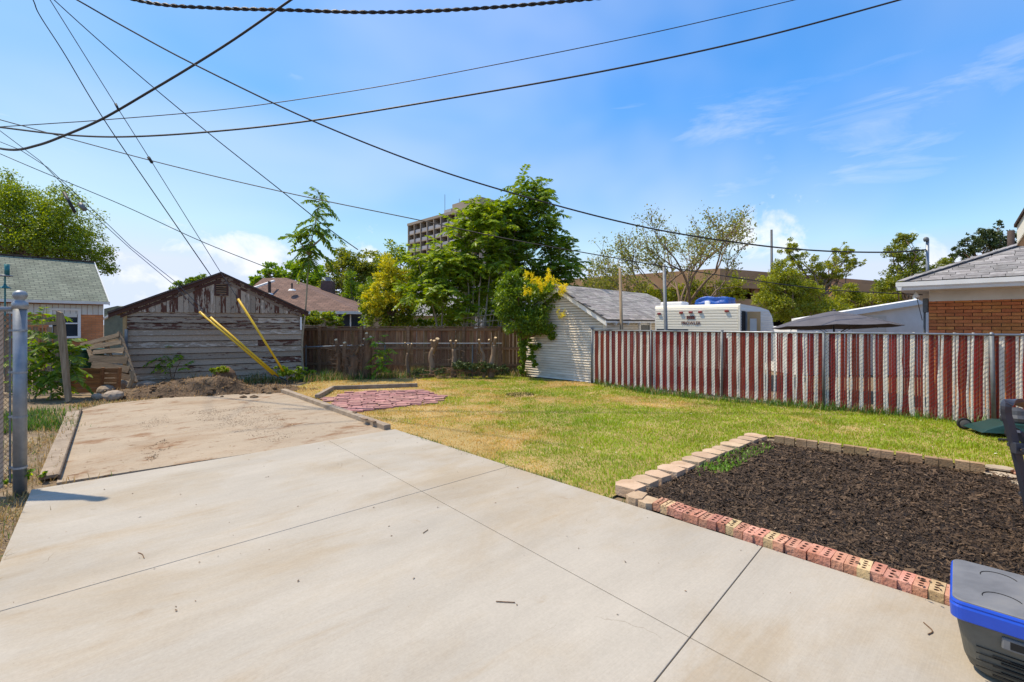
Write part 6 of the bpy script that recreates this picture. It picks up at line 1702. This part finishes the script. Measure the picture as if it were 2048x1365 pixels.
def limbs(parent, base, fork, tips, r0, mat, seed=0, nlimb=14, name='trunk', wob=0.12):
    """trunk from base to fork, limbs from the trunk to clump centres"""
    rr_ = random.Random(seed); mb = MB(); base, fork = Vector(base), Vector(fork)
    def wavy(a, b, k, amt):
        L = (b - a).length; return [a] + [a.lerp(b, (i + 1) / k) + Vector((rr_.gauss(0, 1), rr_.gauss(0, 1), rr_.gauss(0, .6))) * amt * L * (0 if i == k - 1 else 1) for i in range(k)]
    tr = wavy(base, fork, 4, 0.02); mb.tube(tr, [r0 * (1 - 0.12 * i) for i in range(len(tr))], 9)
    tips = [Vector(t) for t in tips]; rr_.shuffle(tips)
    for t in tips[:nlimb]:
        st = base.lerp(fork, rr_.uniform(0.72, 1.0)); L = (t - st).length
        p = wavy(st, t, 4, wob * 0.5); m_ = len(p)
        rad = r0 * rr_.uniform(0.35, 0.55)
        mb.tube(p, [max(0.012, rad * (1 - 0.85 * i / (m_ - 1))) for i in range(m_)], 6)
        q = rr_.choice(tips); q2 = p[2].lerp(q, 0.5 if (q - p[2]).length < L else 0.25)
        p2 = wavy(p[2], q2, 3, wob); mb.tube(p2, [max(0.01, rad * 0.5 * (1 - 0.75 * i / 3)) for i in range(len(p2))], 5)
    return mb.build(name, mat, parent, smooth=True)

def tree(name, lab, base, fork, ells, Y, n, size, lm, bark, r0, cat='tree', group=None, nlimb=14, **kw):
    b = Vector(base); b.z = max(b.z, 0) if False else 0
    t = thing(name, lab, cat, b, group)
    c = crown(t, ells, Y, n, size, lm, **kw)
    limbs(t, b, fork, [tuple(x) for x in c], r0, bark, seed=kw.get('seed', 0), nlimb=nlimb)
    return t

LM = {
 'maple': leafmat('leaf_maple', [(0.093, 0.143, 0.011), (0.173, 0.251, 0.018), (0.314, 0.396, 0.025), (0.143, 0.204, 0.016)], 0.48),
 'deep': leafmat('leaf_deep', [(0.084, 0.153, 0.011), (0.154, 0.251, 0.018), (0.249, 0.356, 0.023)], 0.48),
 'ail': leafmat('leaf_ailanthus', [(0.128, 0.212, 0.013), (0.212, 0.323, 0.019), (0.353, 0.443, 0.025), (0.161, 0.260, 0.019)], 0.48),
 'ail_d': leafmat('leaf_ailanthus_dark', [(0.077, 0.156, 0.014), (0.142, 0.238, 0.021), (0.246, 0.334, 0.026)], 0.48),
 'olive': leafmat('leaf_olive', [(0.150, 0.206, 0.022), (0.225, 0.271, 0.030), (0.312, 0.319, 0.040), (0.112, 0.159, 0.020)], 0.48),
 'gold': leafmat('leaf_gold', [(0.68, 0.60, 0.03), (0.80, 0.73, 0.06), (0.52, 0.50, 0.03), (0.30, 0.36, 0.03)], 0.35),
 'goldgreen': leafmat('leaf_gold_green', [(0.13, 0.22, 0.02), (0.22, 0.30, 0.03), (0.36, 0.39, 0.03), (0.09, 0.18, 0.018)], 0.48),
 'flower': leafmat('yellow_blossom', [(0.82, 0.68, 0.008), (0.86, 0.76, 0.02), (0.78, 0.60, 0.008)], 0.35),
 'dry': leafmat('leaf_sparse', [(0.17, 0.20, 0.025), (0.24, 0.27, 0.035), (0.30, 0.27, 0.06), (0.12, 0.16, 0.025)], 0.48),
 'shrub': leafmat('leaf_shrub', [(0.213, 0.266, 0.025), (0.300, 0.336, 0.030), (0.388, 0.389, 0.035), (0.138, 0.189, 0.020)], 0.48),
 'pine': leafmat('needle_dark', [(0.034, 0.060, 0.018), (0.062, 0.098, 0.025), (0.095, 0.106, 0.032)], 0.15),
 'bush': leafmat('leaf_bush', [(0.100, 0.196, 0.014), (0.174, 0.314, 0.021), (0.377, 0.510, 0.031)], 0.48),
}

tree('broad_tree', 'large leafy green tree behind the green roofed house on the left', P(60, 649, 30), P(70, 500, 30), [(40, 420, 62, 70), (130, 430, 62, 58), (60, 490, 80, 50), (165, 500, 52, 55), (110, 480, 70, 60), (10, 390, 40, 45), (190, 525, 32, 40), (-50, 450, 60, 90)], 30, 40000, 0.14, LM['maple'], MAT['bark_dark'], 0.42, nclump=44, clump=0.30, seed=1, nlimb=26, droop=0.35)
tree('small_tree', 'tip of a green tree showing over the left slope of the shed roof', P(390, 649, 34), P(390, 600, 34), [(362, 572, 22, 12), (393, 562, 20, 18), (400, 580, 30, 20)], 34, 1500, 0.2, LM['deep'], MAT['bark'], 0.14, nclump=14, seed=2, nlimb=6)
tree('green_tree', 'rounded mid green tree behind the brown roof', P(565, 649, 40), P(565, 580, 40), [(545, 548, 34, 22), (585, 545, 40, 26), (625, 560, 34, 30), (520, 570, 26, 18)], 40, 6500, 0.24, LM['bush'], MAT['bark'], 0.3, nclump=22, seed=3)
tree('olive_tree', 'olive green tree behind the brown roof chimney', P(690, 649, 36), P(690, 570, 36), [(680, 525, 34, 34), (725, 530, 40, 34), (700, 575, 62, 42), (640, 590, 32, 30), (745, 560, 40, 50)], 36, 12000, 0.21, LM['olive'], MAT['bark'], 0.32, nclump=34, seed=4)
tree('cypress', 'dark narrow evergreen beside the yellow tree', P(715, 649, 31), P(715, 600, 31), [(706, 590, 22, 48), (742, 585, 20, 40)], 31, 3600, 0.22, LM['deep'], MAT['bark'], 0.2, nclump=24, seed=5, nlimb=5, asp=0.3)
t = tree('golden_tree', 'bushy tree with yellow blossom above the brown fence', P(782, 740, 20.5), P(782, 610, 20.5), [(782, 525, 34, 42), (800, 570, 50, 38), (760, 600, 48, 40), (810, 620, 46, 42), (770, 640, 60, 26), (740, 610, 26, 30)], 20.5, 12500, 0.115, LM['goldgreen'], MAT['bark'], 0.12, nclump=34, seed=6)
crown(t, [(784, 530, 30, 40, -.5), (805, 565, 36, 30, -.6), (748, 610, 32, 26, -.7), (800, 595, 40, 28, -.7), (745, 590, 22, 24, -.6), (770, 560, 30, 30, -.5)], 20.3, 6500, 0.105, LM['gold'], nclump=26, clump=0.24, seed=7, name='blossom')

# -- pinnate (tree of heaven) foliage
def fronds(specs, npair=11, lw=0.30):
    """specs: (base, dir, length, droop) -> leaflet mesh arrays and stalk bars"""
    P_, D_, S_ = [], [], []; stalk = MB()
    for b, d, L, dr in specs:
        b = np.array(b, float); d = np.array(d, float); d /= np.linalg.norm(d)
        t = (np.arange(npair) + 1.2) / (npair + 0.8)
        p = b + d * (L * t)[:, None]; p[:, 2] -= dr * L * t ** 2
        tg = np.repeat(d[None], npair, 0).copy(); tg[:, 2] -= 2 * dr * t; tg /= np.linalg.norm(tg, axis=1, keepdims=True)
        sd = np.cross(tg, np.array([0, 0, 1.0])); sd /= np.maximum(np.linalg.norm(sd, axis=1, keepdims=True), 1e-6)
        ll = lw * L * np.sqrt(np.maximum(0.12, 1 - (t * 1.02 - 0.42) ** 2 * 1.9))
        for s in (-1, 1):
            q = sd * s * 0.9 + tg * 0.45 + np.array([0, 0, -0.25]) + RNG.normal(size=(npair, 3)) * 0.12
            q /= np.linalg.norm(q, axis=1, keepdims=True)
            P_.append(p + q * (ll / 2)[:, None]); D_.append(q); S_.append(ll)
        e = p[-1]; stalk.tube([b, p[npair // 3], p[2 * npair // 3], e], [0.007, 0.006, 0.005, 0.003], 4, False)
    pos, dirs, sz = np.concatenate(P_), np.concatenate(D_), np.concatenate(S_)
    n = len(pos); d = dirs
    s = np.cross(d, np.array([0, 0, 1.0]) + RNG.normal(size=(n, 3)) * 0.60); s /= np.linalg.norm(s, axis=1, keepdims=True)
    nn = np.cross(s, d); L = sz[:, None]; W = L * 0.38
    V = np.stack([pos - d * L / 2, pos - d * L * 0.15 + s * W / 2 - nn * W * .15, pos + d * L / 2 - np.array([0, 0, 1.0]) * L * 0.1, pos - d * L * 0.15 - s * W / 2 - nn * W * .15], 1).reshape(-1, 3)
    return V, stalk

def ailanthus(name, lab, stems, whorls, lm, seed=0, r0=0.05, cat='tree', org=None, npair=11, flen=0.85, bark='bark_pale', group=None, lw=0.30):
    """stems: point lists; whorls: (point, number of fronds, spread up, length factor)"""
    rr_ = random.Random(seed)
    b = Vector(stems[0][0]); t = thing(name, lab, cat, (b.x, b.y, 0) if org is None else org, group)
    for st in stems:
        q = smooth_path(st, 5); m_ = len(q)
        MB().tube(q, [max(0.008, r0 * (1 - 0.8 * i / (m_ - 1))) for i in range(m_)], 7).build('stem', MAT[bark], t, smooth=True)
    sp = []
    for c, k, upz, lf in whorls:
        for i in range(k):
            a = 6.283 * (i + rr_.random() * 0.8) / k; e = rr_.uniform(upz - 0.75, upz + 0.75)
            d = (math.cos(a) * math.cos(e), math.sin(a) * math.cos(e), math.sin(e))
            sp.append((Vector(c) + Vector((rr_.gauss(0, .05), rr_.gauss(0, .05), rr_.gauss(0, .10))), d, flen * lf * rr_.uniform(0.7, 1.15), rr_.uniform(0.2, 0.55)))
    V, stalk = fronds(sp, npair, lw)
    np_mesh('foliage', V, np.arange(len(V)).reshape(-1, 4), lm, t)
    stalk.build('leaf_stalks', MAT['bush_stalk'], t, kind='stuff')
    return t
MAT['bush_stalk'] = mk('green_stalk', [(0.12, 0.15, 0.05), (0.22, 0.22, 0.09)], 5)

# slim sapling at the shed corner
Ya = 16.2
def A(px, py, Y=Ya): return P(px, py, Y)
wh = [(A(640, 392), 5, 0.55, 0.62), (A(637, 402), 6, 0.1, 0.75), (A(635, 418), 4, -0.1, 0.5), (A(631, 436), 5, 0.15, 0.75), (A(628, 452), 6, 0.05, 1.05), (A(624, 470), 6, 0.0, 1.15), (A(621, 488), 6, -0.1, 1.15), (A(618, 505), 6, -0.25, 1.0), (A(616, 522), 5, -0.5, 0.75), (A(660, 458), 4, 0.3, 0.7), (A(590, 470), 4, 0.2, 0.65)]
base = A(607, 760); base.z = 0
ailanthus('slim_sapling', 'tall slim tree of heaven sapling rising beside the shed corner', [[base, A(604, 690), A(611, 620), A(615, 560), A(620, 500), A(632, 440), A(640, 392)], [A(622, 495), A(642, 478), A(660, 458)], [A(618, 510), A(604, 490), A(590, 470)]], wh, LM['ail_d'], 3, 0.042, flen=0.92, bark='bark_pale')

# clump of trees of heaven in the middle: one tree per main stem
def clump_tree(lab, base_px, stems_px, tips, lm, seed, Y, flen=1.0, r0=0.055, k=7):
    rr_ = random.Random(seed); b = P(*base_px, Y); b.z = 0
    stems = [[b] + [P(x, y, Y + dy) for x, y, dy in s] for s in stems_px]
    wh = []
    for x, y, dy, n, u in tips:
        wh.append((P(x, y, Y + dy), n, u, rr_.uniform(0.85, 1.1)))
    return ailanthus('tree_of_heaven', lab, stems, wh, lm, seed, r0, flen=flen, group='trees of heaven behind the brown fence')
def tips_in(ells, n, seed, u=0.35, k=7, dyr=1.0):
    rr_ = random.Random(seed); out = []
    tot = sum(e[2] * e[3] for e in ells)
    for px, py, rx, ry in ells:
        m = max(1, int(n * rx * ry / tot))
        for _ in range(m):
            a = rr_.uniform(0, 6.283); q = math.sqrt(rr_.random())
            out.append((px + rx * q * math.cos(a), py + ry * q * math.sin(a), rr_.uniform(-dyr, dyr), k, u + rr_.uniform(-.3, .2)))
    return out
Yt = 19.0
clump_tree('left tree of heaven with feathery crown overlapping the tower foot', (880, 745), [[(872, 640, 0), (850, 570, 0), (832, 510, 0)], [(885, 620, 0), (890, 560, 0)]], tips_in([(832, 520, 26, 26), (850, 575, 44, 40), (905, 600, 42, 44), (880, 545, 36, 36)], 52, 1), LM['ail'], 1, Yt - 0.6, 0.80, k=7)
mid_tree = clump_tree('middle tree of heaven hiding the right side of the tower', (935, 745), [[(940, 640, 0), (940, 560, 0), (925, 450, 0)], [(948, 640, .2), (955, 540, .2), (965, 440, .2)], [(930, 650, -.2), (905, 560, -.2), (900, 500, -.2)]], tips_in([(945, 452, 34, 40), (970, 440, 34, 40), (912, 520, 36, 40), (955, 520, 55, 48), (935, 565, 55, 34)], 95, 2), LM['ail'], 2, Yt, 0.84, k=7)
clump_tree('tallest tree of heaven with its top against the open sky', (1010, 745), [[(1012, 620, 0), (1022, 520, 0), (1035, 430, 0), (1045, 360, 0)], [(1018, 580, .2), (1040, 500, .2), (1080, 440, .2), (1090, 390, .2)]], tips_in([(1042, 372, 22, 18), (1085, 395, 20, 28), (1050, 420, 46, 34), (1015, 455, 44, 40), (1075, 455, 40, 36), (1025, 500, 44, 36)], 84, 3), LM['ail_d'], 3, Yt + 0.6, 0.80, k=7)
clump_tree('right tree of heaven spreading over the white garage roof', (1040, 745), [[(1050, 640, 0), (1075, 560, 0), (1110, 520, 0)], [(1060, 590, .2), (1095, 490, .3)]], tips_in([(1110, 500, 34, 30), (1090, 545, 42, 34), (1125, 540, 30, 34), (1045, 560, 40, 40), (1100, 580, 26, 20)], 64, 4), LM['ail_d'], 4, Yt + 1.2, 0.84, k=7)
# undergrowth between the fence and those trees
bb_ = P(870, 740, 18.6)
tree('understory_shrub', 'dense green undergrowth above the middle of the brown fence', P(900, 745, 20.8), P(900, 660, 20.8), [(875, 620, 30, 40), (915, 632, 30, 34), (975, 610, 30, 44), (850, 650, 30, 12), (1000, 640, 30, 40)], 20.8, 8000, 0.11, LM['deep'], MAT['bark'], 0.05, cat='shrub', nclump=30, seed=21)
tree('climbing_shrub', 'yellow flecked vine spilling over the fence beside the shed', P(645, 740, 18.4), P(645, 660, 18.4), [(640, 635, 34, 14), (668, 645, 24, 10), (620, 640, 16, 16)], 18.4, 2600, 0.10, LM['goldgreen'], MAT['bark'], 0.03, cat='shrub', nclump=14, seed=22, nlimb=5)
ailanthus('young_sapling', 'bright green feathery sapling over the fence near the brown roof gutter', [[Vector((P(690, 740, 18.3).x, 18.3, 0)), P(680, 655, 18.3)]], [(P(672, 645, 18.3), 7, 0.3, 0.8), (P(724, 648, 18.3), 6, 0.5, 0.7)], LM['bush'], 8, 0.02, cat='sapling', flen=0.7)
ti = thing('stick_trellis', 'rough trellis of thin sticks standing on the brown fence', 'trellis', P(960, 740, 17.6))
for i in range(10):
    x0 = 928 + i * 8.2; MB().tube([P(x0 + r_.uniform(-5, 3), 655, 17.6), P(x0 + 5 + r_.uniform(-3, 3), 625 + r_.uniform(-10, 4), 17.65)], 0.014, 5).build('stick', MAT['bark_pale'], ti)
for y0, y1 in ((650, 640), (638, 627)): MB().tube([P(922, y0, 17.58), P(1002, y1, 17.58)], 0.016, 5).build('cross_stick', MAT['bark_pale'], ti)

# vine covered golden rain tree in front of the white garage
gt = tree('golden_rain_tree', 'leafy tree with bright yellow flower plumes leaning over the white garage', G(1043, 752), P(1050, 660, 16.2), [(1030, 590, 42, 40), (1085, 590, 40, 32), (1045, 640, 40, 40), (1075, 640, 34, 36), (1025, 560, 26, 22), (1100, 665, 20, 16), (1010, 620, 20, 30)], 16.0, 16500, 0.10, LM['deep'], MAT['bark_dark'], 0.10, nclump=34, clump=0.30, seed=31, droop=0.8, nlimb=18, asp=0.42)
crown(gt, [(1042, 700, 14, 26), (1062, 690, 20, 16), (1045, 735, 10, 16)], 16.4, 2600, 0.10, LM['deep'], nclump=12, seed=33, name='lower_foliage', droop=0.8, asp=0.42)
crown(gt, [(1066, 715, 12, 14), (1070, 728, 8, 10)], 15.9, 500, 0.12, LM['deep'], nclump=5, seed=36, name='hanging_spray', droop=0.8, asp=0.42)
for i, e in enumerate(((1098, 552, 13, 20), (1090, 568, 15, 12), (1122, 572, 12, 14), (1055, 585, 12, 9), (1060, 552, 12, 6), (1117, 625, 15, 14), (1070, 560, 9, 10), (1125, 585, 8, 7))):
    r8 = random.Random(i); spk = [(e[0] + r8.uniform(-.8, .8) * e[2], e[1] + r8.uniform(-.6, .6) * e[3], 3.2, 9 + r8.uniform(-2, 4), r8.uniform(-.3, .3)) for _ in range(7 if i < 3 else 4)]
    crown(gt, spk, 15.3, 520 if i < 3 else 260, 0.06, LM['flower'], nclump=9, clump=0.5, seed=40 + i, name='flower_plume', asp=0.3)

# -- right hand trees in front of the parking structure
def bare_tree(name, lab, base, Y, seed, spread, hgt, mat, leaf_mat, nleaf, lsize, trunks, r0=0.2, lv=5, cat='tree'):
    """branching skeleton with few leaves at the twigs"""
    rr_ = random.Random(seed); b = P(*base, Y); b.z = 0
    t = thing(name, lab, cat, b); tips = []
    mb = MB()
    def grow(p, d, L, r, k):
        n = 3; pts = [p]; q = p.copy(); dd = d.copy()
        for i in range(n):
            dd = (dd + Vector((rr_.gauss(0, .16), rr_.gauss(0, .16), rr_.gauss(0, .10)))).normalized(); q = q + dd * L / n; pts.append(q.copy())
        mb.tube(pts, [max(0.008, r * (1 - 0.3 * i / n)) for i in range(n + 1)], 6 if k > 2 else 4, False)
        if k <= 2: tips.extend(pts[1:])
        if k == 0: return
        for j in range(rr_.choice((2, 3, 3)) if k > 1 else 3):
            nd = (dd + Vector((rr_.gauss(0, spread), rr_.gauss(0, spread * .8), rr_.gauss(0.12, spread * 0.6)))).normalized()
            st = pts[-1] if j < 2 else pts[2]
            grow(st, nd, L * rr_.uniform(0.62, 0.86), r * 0.62, k - 1)
    for d, L in trunks: grow(b, Vector(d).normalized(), L, r0, lv)
    mb.build('branches', mat, t, smooth=True)
    tips = np.array([tuple(x) for x in tips]); idx = RNG.integers(0, len(tips), nleaf)
    sel = tips[RNG.random(len(tips)) < 0.55] if len(tips) > 50 else tips
    idx = RNG.integers(0, len(sel), nleaf)
    pos = sel[idx] + RNG.normal(size=(nleaf, 3)) * lsize * 1.4
    V = leafset(pos, RNG.normal(size=(nleaf, 3)), lsize * (0.6 + 0.8 * RNG.random(nleaf)), 0.7)
    np_mesh('leaves', V, np.arange(len(V)).reshape(-1, 4), leaf_mat, t)
    return t
bare_tree('bare_tree', 'wide half bare tree with thin crown in front of the parking structure', (1375, 649), 34, 5, 0.50, 9, MAT['bark'], LM['dry'], 9000, 0.14, [((-0.42, 0, 1), 3.3), ((0.36, 0.1, 1), 3.6), ((-0.05, 0.2, 1), 3.6)], 0.17, 5)
bare_tree('thin_tree', 'thin sparse tree left of the bare tree above the garage roof', (1265, 649), 31, 11, 0.55, 6, MAT['bark_pale'], LM['dry'], 4200, 0.13, [((-0.25, 0, 1), 2.3), ((0.3, 0, 1), 2.2)], 0.10, 4)
tree('hedge_tree', 'yellow green bushy tree right of the trailer', P(1580, 649, 27), P(1580, 600, 27), [(1560, 570, 44, 34), (1610, 580, 46, 34), (1545, 610, 40, 40), (1600, 625, 60, 36), (1660, 615, 50, 30), (1570, 545, 34, 26)], 27, 24000, 0.11, LM['shrub'], MAT['bark'], 0.16, nclump=46, seed=51, clump=0.24)
tree('loose_tree', 'loose branched tree with fine foliage behind the slim mast', P(1650, 649, 33), P(1640, 580, 33), [(1582, 500, 24, 26), (1600, 530, 38, 28), (1690, 505, 32, 22), (1670, 535, 44, 26), (1640, 550, 40, 26), (1710, 525, 24, 16)], 33, 11000, 0.115, LM['shrub'], MAT['bark'], 0.16, nclump=34, seed=52, clump=0.17, nlimb=24)
tree('low_tree', 'low yellow green foliage around the parking structure tower', P(1740, 649, 29), P(1740, 610, 29), [(1700, 605, 50, 24), (1760, 600, 50, 26), (1800, 590, 40, 28), (1690, 580, 30, 16)], 29, 11000, 0.115, LM['shrub'], MAT['bark'], 0.14, nclump=34, seed=53, clump=0.24)
tree('tall_leafy_tree', 'upright green tree just left of the service mast', P(1815, 649, 26), P(1815, 570, 26), [(1810, 482, 26, 22), (1790, 510, 22, 28), (1828, 520, 26, 30), (1805, 555, 44, 32), (1865, 545, 26, 24), (1770, 570, 26, 20), (1890, 530, 14, 22)], 26, 13000, 0.105, LM['olive'], MAT['bark'], 0.15, nclump=34, seed=54, clump=0.22, nlimb=22)
tree('dark_pine', 'dark evergreen behind the grey hip roof at right', P(1965, 649, 30), P(1965, 560, 30), [(1965, 478, 40, 22), (1940, 500, 30, 22), (1990, 485, 34, 26), (1915, 515, 18, 20), (1998, 450, 10, 12), (2030, 480, 24, 24)], 30, 7000, 0.16, LM['pine'], MAT['bark_dark'], 0.22, nclump=40, seed=55, clump=0.17, nlimb=24, asp=0.4)
tree('hedge_row', 'low green growth in front of the parking structure behind the garage', P(1330, 649, 38), P(1330, 610, 38), [(1290, 590, 40, 22), (1390, 580, 50, 26), (1460, 575, 40, 30), (1350, 600, 60, 22), (1240, 600, 30, 14)], 38, 6000, 0.19, LM['shrub'], MAT['bark'], 0.14, cat='shrub', nclump=36, seed=56, clump=0.22)

# -- plants on the left
def A2(px, py, Y=11.6): return P(px, py, Y)
b2 = G(95, 800)
ailanthus('sapling_thicket', 'thicket of dark green feathery saplings behind the steel post', [[G(70, 800), A2(82, 740), A2(85, 670), A2(84, 640)], [G(100, 800), A2(110, 740), A2(112, 690)], [G(130, 797), A2(138, 750), A2(142, 705)], [G(60, 805), A2(48, 740), A2(40, 690)]],
          [(A2(84, 640), 6, 0.5, 0.75), (A2(86, 668), 6, 0.2, 0.8), (A2(85, 700), 6, 0.0, 0.9), (A2(112, 690), 7, 0.3, 0.85), (A2(112, 718), 6, 0.0, 0.9), (A2(142, 705), 7, 0.4, 0.9), (A2(140, 735), 6, 0.0, 0.8), (A2(100, 745), 7, -0.2, 0.9), (A2(70, 745), 7, -0.2, 0.85), (A2(120, 768), 6, -0.3, 0.7), (A2(50, 710), 6, 0.2, 0.8), (A2(45, 760), 6, -0.1, 0.8)], LM['ail_d'], 61, 0.016, cat='shrub', npair=8, flen=0.64, org=b2, lw=0.44)
ailanthus('shed_sapling', 'small light green sapling against the shed siding', [[P(345, 768, 14.2), P(340, 740, 14.3), P(336, 715, 14.3), P(334, 695, 14.3)], [P(345, 768, 14.2), P(352, 740, 14.2), P(360, 725, 14.2)]],
          [(P(334, 695, 14.3), 4, 0.6, 0.5), (P(334, 714, 14.3), 6, 0.1, 0.8), (P(360, 722, 14.2), 5, 0.0, 0.75), (P(318, 716, 14.3), 4, 0.0, 0.7)], LM['bush'], 62, 0.014, cat='sapling', npair=6, flen=0.62, bark='bark_dark', lw=0.42)
tree('low_weed', 'dark green leafy weed at the foot of the yellow guards', G(575, 768), P(575, 757, 14.6), [(570, 748, 22, 12), (592, 752, 14, 14), (560, 740, 10, 10), (600, 738, 8, 8)], 14.7, 900, 0.10, LM['deep'], MAT['bark'], 0.012, cat='weed', nclump=12, seed=63, nlimb=4)
tree('low_weed', 'light green weed beside the fence post right of the shed', G(618, 768), P(618, 755, 15.5), [(622, 748, 14, 10), (614, 742, 8, 8), (632, 756, 10, 6)], 15.6, 420, 0.09, LM['bush'], MAT['bark'], 0.01, cat='weed', nclump=8, seed=64, nlimb=4)
tree('low_weed', 'few broad weed leaves at the foot of the steel post', G(30, 985), G(35, 975), [(60, 948, 8, 10), (20, 958, 16, 12), (48, 960, 8, 6)], 5.15, 60, 0.055, LM['bush'], MAT['bark'], 0.005, cat='weed', nclump=8, seed=65, nlimb=3, asp=0.6)
tree('low_weed', 'sprig of weed at the near end of the flat board', G(88, 965), G(90, 955), [(84, 948, 8, 8)], 5.5, 24, 0.05, LM['bush'], MAT['bark'], 0.004, cat='weed', nclump=4, seed=66, nlimb=3, asp=0.6)
c = P(438, 742, 13.2)
crown(st, [(445, 738, 18, 9), (432, 742, 12, 8)], 13.2, 420, 0.11, LM['goldgreen'], nclump=10, seed=67, name='dry_leaves', asp=0.3)

# -- pruned stumps along the chain link fence
def stump(lab, px, top, bot, rpx, tilt, cuts, Y=16.35, seed=0, twigs=5):
    rr_ = random.Random(seed); b = P(px, bot, Y); b.z = 0
    t = thing('pruned_stump', lab, 'stump', b, 'pruned stumps on the chain link fence')
    tp = P(px + tilt, top + 6, Y); rr0 = rpx * Y / F
    MB().tube(smooth_path([b, b.lerp(tp, 0.35) + Vector((rr_.gauss(0, .03), 0, 0)), b.lerp(tp, 0.7) + Vector((rr_.gauss(0, .04), 0, 0)), tp], 4), [rr0 * (1.25 - 0.35 * i / 12 + rr_.uniform(-.08, .12)) for i in range(13)], 9).build('trunk', MAT['bark'] if twigs < 6 else MAT['bark_dark'], t, smooth=True)
    for dx_, dy_, r1 in cuts:
        p1 = P(px + tilt + dx_, top + dy_, Y - 0.05); st_ = tp.lerp(p1, -0.25) - up(0.12); ax = (p1 - st_).normalized(); ax = (ax + Vector((0, -0.55, 0.15))).normalized()
        rw = r1 * Y / F
        br = MB().tube([st_, p1 - ax * rw, p1], [rw * 1.1, rw, rw * 0.95], 9).build('branch_stub', MAT['bark'], t, smooth=True)
        MB().lathe(p1, [(rw * 0.9, 0.0), (rw * 0.88, 0.012)], 10, axis=ax).build('cut_face', MAT['cut'], br)
    mb = MB()
    for _ in range(twigs * 3):
        s = b.lerp(tp, rr_.uniform(0.15, 1.0)); e = s + Vector((rr_.gauss(0, .22), rr_.uniform(-.25, .05), rr_.uniform(-.15, .35))); m_ = s.lerp(e, .5) + Vector((0, 0, rr_.gauss(0, .05)))
        mb.tube([s, m_, e], [0.009, 0.007, 0.004], 4, False)
    mb.build('twigs', MAT['bark'], t)
    return t
stump('thick dark stump cut off high, leftmost of the pruned row', 678, 682, 755, 5, -4, [(-2, -2, 3.4)], 16.3, 1, 7)
stump('leaning stump with round cut face second from the shed', 693, 690, 757, 6, -3, [(-1, -4, 3.6)], 16.2, 2, 8)
stump('broad tangled stump with peeling bark in front of the fence', 706, 706, 760, 9, 0, [(14, -14, 3.2)], 16.1, 3, 9)
stump('tallest ragged stump with pale split top beside green shoots', 733, 676, 756, 8, 2, [(-2, -9, 3), (6, -2, 2.6), (-7, 2, 2.4)], 16.2, 4, 9)
stump('slender forked stump in the middle of the chain link fence', 818, 700, 748, 3, -2, [(-6, -14, 1.5), (7, -12, 1.5), (0, -10, 1.2)], 16.4, 5, 4)
stump('knotted stump with large cream cut left of the garage tree', 862, 690, 750, 4.5, 5, [(8, -12, 4.2), (-5, -9, 2.6), (1, -8, 3)], 16.3, 6, 3)
stump('short stump with two small cuts', 908, 692, 746, 5, 0, [(-7, -10, 2.4), (4, -10, 2.2)], 16.3, 7, 3)
stump('thin curved stump with a pale knob right of the short one', 968, 690, 745, 3, -8, [(-2, -10, 2.4)], 16.2, 8, 2)
stump('stout pale stump nearest the golden rain tree', 982, 684, 745, 5, 6, [(-10, -4, 2.2), (3, -8, 3)], 16.2, 9, 2)
ailanthus('stump_shoots', 'bright green leafy shoots growing from the tallest stump', [[P(755, 752, 16.0), P(756, 720, 16.0), P(752, 685, 16.0)], [P(760, 752, 16.0), P(768, 725, 15.9)]], [(P(750, 682, 16.0), 5, 0.2, 0.7), (P(757, 705, 16.0), 6, 0.0, 0.8), (P(768, 722, 15.9), 6, -0.1, 0.8), (P(756, 735, 15.9), 6, -0.2, 0.8), (P(774, 693, 15.9), 4, 0.2, 0.6)], LM['bush'], 71, 0.012, cat='shrub', npair=5, flen=0.6, lw=0.45)
tree('dark_bush', 'low dark leafy bushes under the right end of the brown fence', P(945, 752, 16.0), P(945, 745, 16.0), [(925, 732, 26, 10), (965, 735, 30, 10), (880, 742, 20, 7), (1005, 738, 14, 9), (840, 745, 20, 6)], 16.0, 2200, 0.08, LM['pine'], MAT['bark_dark'], 0.02, cat='shrub', nclump=30, seed=72, nlimb=10)

# visible pale stems of the clump, and the tangle of dead vines on the stumps
for x0, x1, x2 in ((932, 938, 934), (944, 946, 950), (955, 958, 962), (968, 974, 980)):
    b = P(x0, 740, 18.3); b.z = 0
    MB().tube(smooth_path([b, P(x0 + 2, 655, 18.3), P(x1, 600, 18.35), P(x2, 545, 18.5)], 5), [0.045 - 0.0014 * k for k in range(16)], 7).build('stem', MAT['bark_pale'], mid_tree, smooth=True)
r9 = random.Random(99); mb = MB()
for _ in range(150):
    p = P(r9.gauss(712, 26), r9.uniform(690, 758), 16.15 + r9.uniform(-0.25, 0.2)); d = Vector((r9.gauss(0, .18), r9.gauss(0, .1), r9.gauss(0, .3)))
    mb.tube([p, p + d * 0.5 + Vector((r9.gauss(0, .06), 0, r9.gauss(0, .06))), p + d], [0.011, 0.009, 0.004], 4, False)
tag(mb.build('vine_tangle', MAT['bark_dark'], org=P(712, 756, 16.15), kind='stuff'), 'tangle of dead brown vines wrapped round the leftmost stumps', 'vines', kind='stuff')
